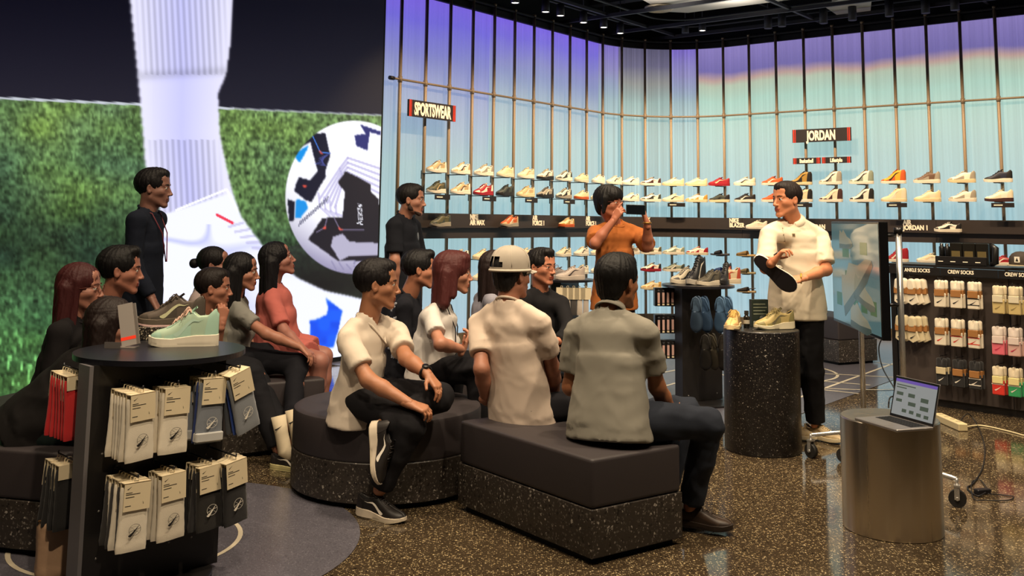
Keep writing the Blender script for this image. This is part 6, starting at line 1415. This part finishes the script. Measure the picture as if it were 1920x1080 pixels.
# --- man with mesh cap
pel = P(975, 768, 5.36); nb = P(952, 572, 5.34); hc = P(962, 515, 5.36)
shL = P(898, 604, 5.44); shR = P(1014, 604, 5.22); elL = reach(shL, 903, 692, .28, -1); wrL = reach(elL, 911, 752, .23, 1); elR = reach(shR, 1036, 690, .28, 1); wrR = reach(elR, 1040, 745, .24, 1)
knR = Vector((.55, 5.52, .52)); knL = Vector((.42, 5.75, .52))
g = person('man in cream tee and pale mesh cap, seated on the near bench', hc, D(50), nb, D(35), pel, '97624a', 'nape', '141110', shL=shL, shR=shR, elL=elL, wrL=wrL, elR=elR, wrR=wrR, knR=knR, knL=knL, anR=Vector((.55, 5.5, .1)), anL=Vector((.45, 5.75, .1)),
           shirt=('dcc9b8', 'tee', 0), pants=('17161c', 1.0), fat=1.02, hem=.10, sleeve=.6, seed=4, res=.011, hands={'L': dict(F=Vector((.2, .3, -.2)), N=Vector((0, 0, -1)), curl=.15)})
T = g['T']; A = g['A']; c = T(0, -.018, .046); cm_ = frame(c, A[0], A[1], A[2])
CAPM = M('cap_mesh_cream', 'b9ae9f', .85, bump=.6, bs=1200); CAPF = M('cap_band', 'cfc4b4', .8)
mb = MB(); prof = [(1.0, -.03), (1.01, -.008), (.99, .02), (.93, .048), (.80, .073), (.58, .091), (.30, .101), (0, .104)]; n = 32; vs = []
for rr, z in prof:
    for k in range(n): a = 2*pi*k/n; vs.append(cm_ @ Vector((cos(a)*rr*.0955, sin(a)*rr*.117-.003, z+.004)))
fs = [(j*n+k, j*n+(k+1) % n, (j+1)*n+(k+1) % n, (j+1)*n+k) for j in range(len(prof)-1) for k in range(n) if not ((j == 1 and k in (21, 22, 23, 24, 25, 26)) or (j == 2 and k in (22, 23, 24, 25)))]
mb.add(vs, fs, True); o = mb.build('cap', CAPM); setparent(o, g['root'])
capo = o; mb = MB()
mb.tube([cm_ @ Vector((cos(a)*.097, sin(a)*.1185-.003, -.022)) for a in np.linspace(0, 2*pi, 40)[:-1]], .007, 6, closed=True); o = mb.build('sweatband', CAPF); setparent(o, capo)
for k in range(6): a = 2*pi*(k+.5)/6; o = MB().tube([cm_ @ Vector((cos(a)*rr*.0965, sin(a)*rr*.118-.003, z+.005)) for rr, z in prof[1:]], .0018, 5).build('seam', CAPF); setparent(o, capo)
o = MB().lathe([(0, .108), (.006, .107), (.008, .102)], 10, M_=cm_).build('button', CAPF); setparent(o, capo)
gi = [Vector((cos(a)*.094, sin(a)*.114, -.02)) for a in np.linspace(.15*pi, .85*pi, 15)]; go = [Vector((cos(a)*.080, sin(a)*.108+.072*sin((a-.15*pi)/(.7*pi)*pi)**.7, -.030-.010*abs(cos(a)))) for a in np.linspace(.15*pi, .85*pi, 15)]
vs = [cm_ @ (v+Vector((0, 0, dz))) for dz in (0, -.005) for v in gi+go]; fs = [(i, i+1, 16+i, 15+i) for i in range(14)]+[(30+i, 45+i, 46+i, 31+i) for i in range(14)]+[(15+i, 16+i, 46+i, 45+i) for i in range(14)]
o = MB().add(vs, fs, True).build('brim', CAPF); setparent(o, capo)
# wristband
w_ = g['wrL']; o = MB().tube([w_+Vector((.03*cos(a), .03*sin(a), .01)) for a in np.linspace(0, 2*pi, 16)[:-1]], .004, 6, closed=True).build('wristband', M('band_silver', '9a948c', .4, .5)); setparent(o, g['root'])
# --- man in white v-neck on the round bench
pel = P(672, 742, 5.40); nb = P(691, 597, 5.38); hc = P(709, 533, 5.36)
shR = P(648, 632, 5.24); shL = P(742, 622, 5.50); elR = reach(shR, 690, 712, .27, -1); wrR = reach(elR, 768, 757, .25, -1); elL = reach(shL, 762, 672, .25, -1); wrL = reach(elL, 802, 702, .2, -1)
knR = P(772, 795, 5.10); anR = P(712, 918, 5.16); knL = P(828, 742, 5.22); anL = P(712, 800, 5.10)
RUN = ('1c1817', '221d1c', 'd9cbb6', 'efe8dc', '1c1817', 'cdbfa6', '151213')
f1 = Vector((.86, -.5, 0)).normalized(); Mf = frame(P(713, 968, 5.12)*1.0, f1, Vector((0, 0, 1)).cross(f1), (0, 0, 1)); Mf.translation = Vector((P(713, 968, 5.12).x, 5.14, .002))
fx = Vector((.12, -.12, -.98)).normalized(); fz = Vector((.95, -.25, 0)).normalized(); fz = (fz-fx*fz.dot(fx)).normalized(); Mu = frame(P(700, 848, 5.06), fx, fz.cross(fx), fz)
g = person('man in white v-neck tee and black watch, legs crossed on the round bench', hc, D(86), nb, D(108), pel, '9a6446', 'short', '141012', shL=shL, shR=shR, elL=elL, elR=elR, wrL=wrL, wrR=wrR, knL=knL, knR=knR, anL=anL, anR=anR, wide=.96, hz=1.09,
           shirt=('ddcfbe', 'tee', 0), pants=('17161a', 1.0), neck='v', hem=.14, sleeve=.62, loose=1.05, fat=.95, seed=6, res=.010, nose=1.1, shoes={'R': ('runner', RUN, Mf), 'L': ('runner', RUN, Mu)}, hs=1.0, handres=.004,
           hands={'L': dict(F=Vector((.5, -.3, -.5)), N=Vector((-.4, .2, -.9)), curl=.35), 'R': dict(F=Vector((.8, -.1, -.25)), N=Vector((0, .3, -.9)), curl=.5)})
w_ = g['wrL']; dd = (g['wrL']-g['elL']).normalized(); x_ = dd.orthogonal().normalized(); y_ = dd.cross(x_); WB = M('watch_black', '121012', .4)
o = MB().tube([w_-dd*.02+x_*.033*cos(a)+y_*.033*sin(a) for a in np.linspace(0, 2*pi, 20)[:-1]], .0075, 6, closed=True).build('wristwatch', WB); setparent(o, g['root'])
o2 = MB().lathe([(0, .008), (.017, .008), (.019, 0), (.017, -.004)], 16, M_=frame(w_-dd*.02+Vector((0, -.3, .95)).normalized()*.034, dd, Vector((0, -.3, .95)).normalized().cross(dd), Vector((0, -.3, .95)).normalized())).build('watch_face', WB); setparent(o2, o)
# --- woman with red-brown bob
pel = P(808, 693, 6.12); nb = P(826, 572, 6.10); hc = P(852, 512, 6.08)
shR = P(806, 592, 5.97); elR = reach(shR, 826, 646, .26, -1); wrR = reach(elR, 868, 655, .2, 1)
g = person('seated woman with red-brown bob, white tee and lanyard', hc, D(80), nb, D(95), pel, 'a06b52', 'bob', '4e2322', True, shR=shR, elR=elR, wrR=wrR, knR=P(902, 690, 5.95), knL=P(905, 680, 6.2), anR=Vector((-.2, 5.98, .1)), anL=Vector((-.15, 6.25, .1)),
           shirt=('d8d2cc', 'tee', 0), pants=('121116', 1.0), sleeve=.55, fat=1.12, hem=.06, seed=3, lanyard='1a1618', loose=1.05, hands={'R': dict(F=Vector((.3, .2, .6)), N=Vector((-.5, 0, 0)), curl=.5)}, wide=1.02)
# --- man in dark floral jacket
pel = P(752, 700, 6.62); nb = P(765, 558, 6.62); hc = P(788, 505, 6.60)
g = person('seated young man in dark jacket with pale flower print, below the bearded man', hc, D(84), nb, D(92), pel, '9b6247', 'quiff', '100e10', shirt=('16171f', 'jacket', 0), pants=('14141a', 1.0), sleeve=1.95, fat=1.05, seed=5, hem=.05, knR=P(850, 690, 6.4), knL=P(850, 690, 6.8), wide=1.03)
FLW = M('print_flower', '8f929c', .8)
for k in range(14):
    q = P(738+rnd.uniform(-8, 22), 560+k*8.5, 6.62); o = None
    ray_o = g['shR']; n_ = -V*0+Vector((.1, -1, 0)).normalized(); q.y = 6.62-.19+.02*abs(k-5)*.2
    r0 = .011+.012*rnd.random(); mb = MB()
    for a in range(5): mb.lathe([(0, .0), (r0*.5, 0), (r0*.45, .0018), (0, .002)], 7, q+Vector((cos(a*1.257)*r0*.6, 0, sin(a*1.257)*r0*.6)), M_=frame((0, 0, 0), (1, 0, 0), (0, 0, 1), n_))
    # printed flower pressed on the sleeve: moved onto the cloth below
    o = mb.build('printed_flower', FLW); FL = o
    sh_o = g['shirt']; hit = sh_o.ray_cast if False else None
    dg = None
    from mathutils.bvhtree import BVHTree
    if k == 0:
        me_ = sh_o.data; bvh = BVHTree.FromPolygons([v.co[:] for v in me_.vertices], [p_.vertices[:] for p_ in me_.polygons])
    d_ = (q-CAM).normalized(); hit = bvh.ray_cast(CAM, d_)
    if hit[0] is None: bpy.data.objects.remove(o); continue
    o.data.transform(Matrix.Translation(hit[0]-q-d_*.004)); setparent(o, g['root'])
# --- long-haired woman in grey behind the cap
pel = P(914, 664, 7.2); nb = P(912, 552, 7.2); hc = P(930, 504, 7.18)
person('seated woman with long dark hair and grey shirt, behind the man in the cap', hc, D(62), nb, D(75), pel, '96604a', 'long', '231716', True, shirt=('8e8c98', 'tee', 0), pants=('1a1a22', 1.0), sleeve=1.6, seed=7, hem=.05, fat=1.05)
# --- man in glasses and black shirt
pel = P(1012, 668, 7.0); nb = P(1014, 548, 7.02); hc = P(1017, 500, 6.98)
elR_ = reach(P(985, 568, 6.9), 985, 630, .27, -1); shL_ = P(1053, 570, 7.02); elL_ = reach(shL_, 1066, 622, .27, -1)
g = person('seated man in round spectacles and black shirt, right of the cap', hc, D(132), nb, D(130), pel, 'a5664a', 'quiff', '14100f', shL=shL_, elL=elL_, wrL=reach(elL_, 1045, 640, .22, -1), wrR=P(1035, 648, 6.7), shirt=('131215', 'shirt', 0), pants=('14141a', 1.0), sleeve=1.95, seed=8, glasses='6b3a30', hem=.05, hands={'L': dict(F=Vector((-.3, -.5, .1)), N=Vector((0, 0, -1)), curl=.7)})
# --- person in orange tee taking a picture
Y = 7.8; pel = P(1152, 565, Y+.02); nb = P(1153, 422, Y); hc = P(1143, 380, Y-.06)
shR = P(1117, 436, Y-.10); shL = P(1200, 440, Y+.06); elR = reach(shR, 1116, 456, .25, -1); wrR = reach(elR, 1160, 402, .22, -1); elL = reach(shL, 1215, 462, .27, -1); wrL = reach(elL, 1213, 418, .22, -1)
g = person('standing person in orange tee and glasses raising a phone', hc, D(128), nb, D(150), pel, '96583e', 'shag', '100e0e', shL=shL, shR=shR, elL=elL, elR=elR, wrL=wrL, wrR=wrR, stand=True, shirt=('a05c2a', 'tee', 0), pants=('3a2430', 1.0), sleeve=.72, loose=1.15, fat=1.0, seed=9, glasses='8a8078', hem=.06, neck='crew',
           anL=Vector((pel.x+.1, pel.y, .09)), anR=Vector((pel.x-.1, pel.y, .09)), shoes={'both': ('low', ('2a2a2c', '2a2a2c', 'd8d0c0', None, '2a2a2c', 'd8d0c0', '151213'))}, footdir=D(150),
           hands={'R': dict(F=Vector((.35, -.1, .6)), N=Vector((.6, .6, 0)), curl=[.1, .65, .6, .5], thumb=.3), 'L': dict(F=Vector((-.25, -.1, .7)), N=Vector((-.7, .3, 0)), curl=.6)})
phx = P(1176, 392, 7.36); phe = empty('smartphone', P(1192, 393, 7.40), 0, 'dark green phone held sideways by the person in the orange tee', 'phone'); pm = frame(P(1192, 393, 7.40), Vector((1, .15, -.02)).normalized(), Vector((-.15, 1, 0)).normalized(), (0, 0, 1))
o = MB().box((-.075, -.004, -.037), (.075, .004, .037), pm, .003).build('case', M('phone_green', '23312e', .3)); setparent(o, phe); o = MB().box((-.07, -.0048, -.033), (.07, -.004, .033), pm).build('screen', M('phone_dark', '101418', .1)); setparent(o, phe)
o = MB().box((-.07, .004, .005), (-.035, .006, .033), pm).build('camera_block', M('phone_dark')); setparent(o, phe)
w_ = g['wrL']; o = MB().tube([w_+Vector((.031*cos(a), .031*sin(a), -.0)) for a in np.linspace(0, 2*pi, 18)[:-1]], .006, 6, closed=True).build('wristwatch', M('watch_gold', 'a07a3a', .35, .6)); setparent(o, g['root'])
# --- the presenter
Y = 7.0; pel = P(1493, 590, Y+.05); nb = P(1490, 418, Y); hc = P(1474, 374, Y-.05)
shR = P(1440, 437, Y-.12); shL = P(1536, 440, Y+.04); elR = reach(shR, 1436, 502, .27, -1); wrR = reach(elR, 1452, 488, .22, -1); elL = P(1549, 506, Y-.08); wrL = P(1502, 522, Y-.30)
SN = ('c2ab84', 'b59d74', 'd6c6a4', '8a7048', 'c9b48c', 'b8a680', '4a4038')
PF = D(165)
g = person('presenter in white polo and black trousers holding up a shoe', hc, D(243), nb, D(212), pel, 'b4704c', 'fade', '1f1512', shL=shL, shR=shR, elL=elL, elR=elR, wrL=wrL, wrR=wrR, stand=True, shirt=('e6d8bf', 'polo', 0), pants=('121114', .99), neck='polo', sleeve=.72, hem=.02, loose=1.12, fat=1.04, seed=10, res=.0105, wide=1.0,
           knL=P(1522, 695, 7.0), anL=Vector((P(1532, 790, 7.05).x, 7.08, .10)), knR=P(1478, 695, 7.05), anR=Vector((P(1484, 790, 7.12).x, 7.15, .10)), shoes={'both': ('low', SN)}, footdir=D(140), handres=.0045,
           hands={'R': dict(F=Vector((.45, -.2, .55)), N=Vector((.6, -.3, -.5)), curl=[.55, .6, .7, .75], thumb=.5), 'L': dict(F=Vector((-.8, -.2, -.1)), N=Vector((0, -.5, .8)), curl=.45)}, nose=1.1)
o = None
bq = g['nb']-g['up']*.16+g['fw']*.14-g['rt']*.08
me_ = g['shirt'].data; bvh = BVHTree.FromPolygons([v.co[:] for v in me_.vertices], [p_.vertices[:] for p_ in me_.polygons])
def on_cloth(px, py):
    d_ = (P(px, py, 5)-CAM).normalized(); h_ = bvh.ray_cast(CAM, d_); return h_[0], h_[1]
h0, n0 = on_cloth(1488, 441)
if h0 is not None:
    n0 = n0 if n0.dot(CAM-h0) > 0 else -n0; zz = Vector((0, 0, 1)); xx = zz.cross(n0).normalized()*1; yy = n0.cross(xx); m = frame(h0, xx, yy, n0)
    o = MB().box((-.012, -.012, -.001), (.012, .012, .0015), m).build('chest_badge', M('badge_tan', 'b39a6c', .7)); setparent(o, g['root']); o2 = MB().box((-.009, -.009, .0015), (.009, .009, .002), m).build('badge_field', M('badge_dark', '5a4a34', .7)); setparent(o2, o)
for k, (px_, py_) in enumerate([(1467, 428), (1469, 440), (1471, 452)]):
    h0, n0 = on_cloth(px_, py_)
    if h0 is None: continue
    n0 = n0 if n0.dot(CAM-h0) > 0 else -n0; o = MB().lathe([(0, .003), (.0055, .002), (.006, 0)], 10, M_=frame(h0, n0.orthogonal().normalized(), n0.cross(n0.orthogonal().normalized()), n0)).build('button', M('button_grey', '8a7a64', .4)); setparent(o, g['root'])
pk = [on_cloth(1465+k*1.5, 422+k*6)[0] for k in range(7)]
if all(p_ is not None for p_ in pk): o = MB().tube([p_+Vector((0, -.001, 0)) for p_ in pk], .0022, 5).build('placket', M('placket_line', 'c9b99c', .8)); setparent(o, g['root'])
# the shoe he holds, black sole towards the camera
cs = P(1453, 513, 6.62); sx = (P(1418, 482, 6.66)-P(1488, 540, 6.62)).normalized(); toc = (CAM-cs).normalized(); sz = -(toc*.93+Vector((-.1, 0, -.28))).normalized(); sz = (sz-sx*sz.dot(sx)).normalized()
Mh = frame(cs-sz*.0, sx*-1, sz.cross(sx*-1), sz); e = shoe((0, 0, 0), 0, 'low', 'e9dcc6', 'dccbb0', 'efe4d0', '3a2a22', 'efe4d0', '18141a', '6a5a48', label='white shoe with black sole held up by the presenter', nx=40, nt=10, M_=Mh @ Matrix.Scale(1.12, 4)); 
sm2 = shoe_meshes('low', 40, 10); k = SHOE['low']; vs = []; xs_ = list(np.linspace(-.146, .148, 30))
for x in xs_: vs += [(x, half(x)*.93, solebot(k, x)-.0022), (x, -half(x)*.93, solebot(k, x)-.0022)]
o = MB().add(vs, [(2*i, 2*i+1, 2*i+3, 2*i+2) for i in range(29)]).build('outsole', cm('18141a'), e)
q = P(1459, 474, 6.66); e = empty('marker_pen', q, 0, 'short black marker between the presenter\'s fingers', 'pen'); 
o = MB().tube([P(1452, 480, 6.64), P(1462, 473, 6.62)], .011, 12).build('barrel', M('marker_black', '141214', .35)); setparent(o, e); o = MB().tube([P(1462, 473, 6.62), P(1466, 470, 6.61)], .0085, 12).build('cap', M('marker_black')); setparent(o, e)
o = MB().tube([g['wrL']+Vector((.03*cos(a)*.3, .03*cos(a), .032*sin(a))) for a in np.linspace(0, 2*pi, 18)[:-1]], .0055, 6, closed=True).build('bracelet', M('bracelet_gold', 'c79a3c', .3, .8)); setparent(o, g['root'])
# --- bearded man standing before the screen edge
Y = 7.75; pel = P(752, 570, Y); nb = P(757, 410, Y); hc = P(772, 375, Y-.02)
g = person('standing bearded man in black tee at the right edge of the screen', hc, D(96), nb, D(108), pel, '9a6650', 'fade', '171212', stand=True, shirt=('15171f', 'tee', 0), pants=('14141a', 1.0), sleeve=.7, fat=1.12, seed=11, hem=.08, loose=1.08, beard='3c2a22', anL=Vector((pel.x+.05, pel.y+.1, .09)), anR=Vector((pel.x-.02, pel.y-.1, .09)), shoes={'both': ('low', ('2a2a2c', '2a2a2c', 'd8d0c0', None, '2a2a2c', 'd8d0c0', '151213'))}, footdir=D(108),
           wrR=None, wide=1.02)
h0 = P(786, 443, 7.45); me_ = g['shirt'].data; bvh = BVHTree.FromPolygons([v.co[:] for v in me_.vertices], [p_.vertices[:] for p_ in me_.polygons]); h0, n0 = on_cloth(784, 443)
if h0 is not None:
    n0 = n0 if n0.dot(CAM-h0) > 0 else -n0; xx = Vector((0, 0, 1)).cross(n0).normalized(); o = MB().lathe([(0, .002), (.028, .0015), (.03, 0)], 16, M_=frame(h0, xx, n0.cross(xx), n0) @ Matrix.Diagonal((.8, 1.1, 1, 1))).build('chest_badge', M('badge_grey', '6f747c', .6)); setparent(o, g['root'])
# --- standing man in navy by the screen
Y = 6.3; pel = P(262, 585, Y); nb = P(277, 400, Y); hc = P(290, 353, Y)
person('standing young man in navy shirt with red lanyard before the screen', hc, D(86), nb, D(90), pel, '7d5446', 'short', '120f12', stand=True, shirt=('141a28', 'tee', 0), pants=('10131c', 1.0), sleeve=1.9, fat=1.0, seed=12, hem=.10, lanyard='6e2430', loose=1.05, anL=Vector((pel.x, pel.y+.1, .09)), anR=Vector((pel.x, pel.y-.1, .09)), shoes={'both': ('low', ('2a2a2c', '2a2a2c', 'd8d0c0', None, '2a2a2c', 'd8d0c0', '151213'))}, footdir=D(90), wide=.95,
       elR=P(250, 500, Y-.2), wrR=P(285, 560, Y-.2), elL=P(262, 500, Y+.2), wrL=P(290, 560, Y+.2))
# --- man with thick black hair at the left
pel = P(192, 728, 5.74); nb = P(205, 564, 5.74); hc = P(228, 507, 5.74)
person('seated man with thick black hair, below the standing navy shirt', hc, D(76), nb, D(80), pel, '935c48', 'quiff', '0f0d0e', shirt=('6a625e', 'tee', 0), pants=('17171c', 1.0), seed=13, wide=1.06, fat=1.05, hz=1.12)
# --- woman with long red-brown hair and glasses at far left
pel = P(95, 770, 5.28); nb = P(138, 600, 5.26); hc = P(153, 540, 5.26)
person('seated woman in black with long red-brown hair and glasses, far left', hc, D(84), nb, D(88), pel, '8c5a48', 'verylong', '40191a', True, shirt=('141113', 'tee', 0), pants=('141416', 1.0), sleeve=1.9, seed=14, glasses='a8886a', fat=1.08)
# --- person leaning forward at the very left
pel = P(62, 800, 4.82); nb = P(178, 668, 4.80); hc = P(212, 610, 4.80)
g = person('long-haired person in black leaning forward, at the left edge behind the price holder', hc, D(70), nb, D(72), pel, '8a5a46', 'long', '1f1412', True, hpitch=-.1, shirt=('120f0f', 'tee', 0), pants=('12201e', 1.0), sleeve=1.9, seed=15, fat=1.2, loose=1.1, hem=.04, elR=P(140, 742, 4.6), wrR=P(205, 770, 4.62), knR=P(170, 810, 4.7), knL=P(175, 800, 5.05))
# --- man resting his chin on his hand
pel = P(375, 690, 6.40); nb = P(383, 592, 6.38); hc = P(402, 540, 6.36)
shR = P(372, 618, 6.22); elR = reach(shR, 398, 668, .25, -1); wrR = reach(elR, 415, 606, .24, -1)
g = person('man with shaved sides resting his chin on his hand', hc, D(82), nb, D(100), pel, '97614a', 'fade', '1c1412', shR=shR, elR=elR, wrR=wrR, shirt=('8f8a7c', 'tee', 0), pants=('17171c', 1.0), seed=16, wide=.98, sleeve=.6,
           hands={'R': dict(F=Vector((.1, .1, 1)), N=Vector((-.5, .6, 0)), curl=.75)}, knR=P(470, 700, 6.2), knL=P(470, 690, 6.5), anR=Vector((P(520, 800, 6.1).x, 6.15, .10)), anL=Vector((P(540, 800, 6.3).x, 6.35, .1)), shoes=None)
# --- person with hair bun
pel = P(385, 680, 6.95); nb = P(378, 548, 6.95); hc = P(403, 497, 6.93)
person('seated person with dark hair in a bun and pale top', hc, D(84), nb, D(84), pel, '8d5c4c', 'bun', '131012', True, shirt=('b3a2a0', 'tee', 0), pants=('17171c', 1.0), seed=17, fat=1.1, loose=1.1)
# --- woman in grey tee reaching to her knee
pel = P(432, 668, 6.72); nb = P(440, 560, 6.72); hc = P(455, 510, 6.70)
shR = P(447, 585, 6.60); elR = reach(shR, 500, 626, .26, -1); wrR = reach(elR, 565, 652, .24, -1)
knR = reach(P(440, 668, 6.64), 556, 682, .42, -1)
g = person('seated woman with long black hair in grey tee, hand on knee, white socks', hc, D(84), nb, D(92), pel, '96624c', 'verylong', '100e11', True, shR=shR, elR=elR, wrR=wrR, knR=knR, knL=knR+Vector((.0, .25, .02)), anR=Vector((P(548, 770, 6.3).x, 6.3, .2)), anL=Vector((P(560, 770, 6.5).x, 6.5, .2)),
           shirt=('8b8a84', 'tee', 0), pants=('13131a', .93), seed=18, sleeve=.5, fat=1.05, hands={'R': dict(F=Vector((.7, -.1, -.6)), N=Vector((-.4, 0, -.9)), curl=.35)}, hem=.06)
# her white socks and dark trainers
for dx, yy, py_ in ((522, 6.10, 838), (548, 6.22, 826)):
    a = P(dx, py_-58, yy); b_ = P(dx+12, py_+8, yy-.02); o = MB().tube([a, a.lerp(b_, .5), b_, b_+Vector((.06, -.02, -.03))], [.045, .040, .043, .036], 14).build('sock', M('knit_c', 'd2c3a6', .85, bump=.4, bs=700)); setparent(o, g['root'])
    mb = MB(); tick_flat(mb, 0, 0, .045, 0, frame(a.lerp(b_, .3)+Vector((0, -.046, 0)), (1, 0, 0), (0, 1, 0), (0, 0, 1))); o2 = mb.build('tick_mark', INK); setparent(o2, o)
    fdx = Vector((.93, -.36, 0)); Mx = frame(Vector((b_.x+.05, b_.y-.02, .003)), fdx, Vector((0, 0, 1)).cross(fdx), (0, 0, 1)); e_ = shoe((0, 0, 0), 0, 'low', '1d1a1a', '24201f', 'c9c08a', 'e8e0d0', '2a2626', 'c9c08a', '151213', label='x', nx=28, nt=8, name='shoe_worn')
    for kk in ('label', 'category', 'group'):
        if kk in e_: del e_[kk]
    e_.matrix_basis = Mx; setparent(e_, g['root'])
# --- woman in salmon top looking up
pel = P(520, 655, 7.02); nb = P(512, 535, 7.0); hc = P(522, 487, 6.98)
shR = P(510, 563, 6.86); elR = reach(shR, 532, 620, .25, -1); wrR = reach(elR, 566, 652, .22, -1)
g = person('seated woman in salmon top and shorts looking up', hc, D(72), nb, D(85), pel, '8d5a4c', 'long', '100e13', True, hpitch=.32, shR=shR, elR=elR, wrR=wrR, knR=P(598, 678, 6.75), knL=P(606, 668, 7.05), anR=Vector((P(585, 780, 6.8).x, 6.8, .1)), anL=Vector((P(600, 780, 7.05).x, 7.05, .1)),
           shirt=('c06a62', 'tee', 0), pants=('c06a62', .6), sleeve=.72, fat=1.22, loose=1.12, seed=19, hem=.05, hands={'R': dict(F=Vector((.7, 0, -.4)), N=Vector((0, 0, -1)), curl=.3)})
print('MESH TRIS', sum(len(m.polygons)*2 for m in bpy.data.meshes))
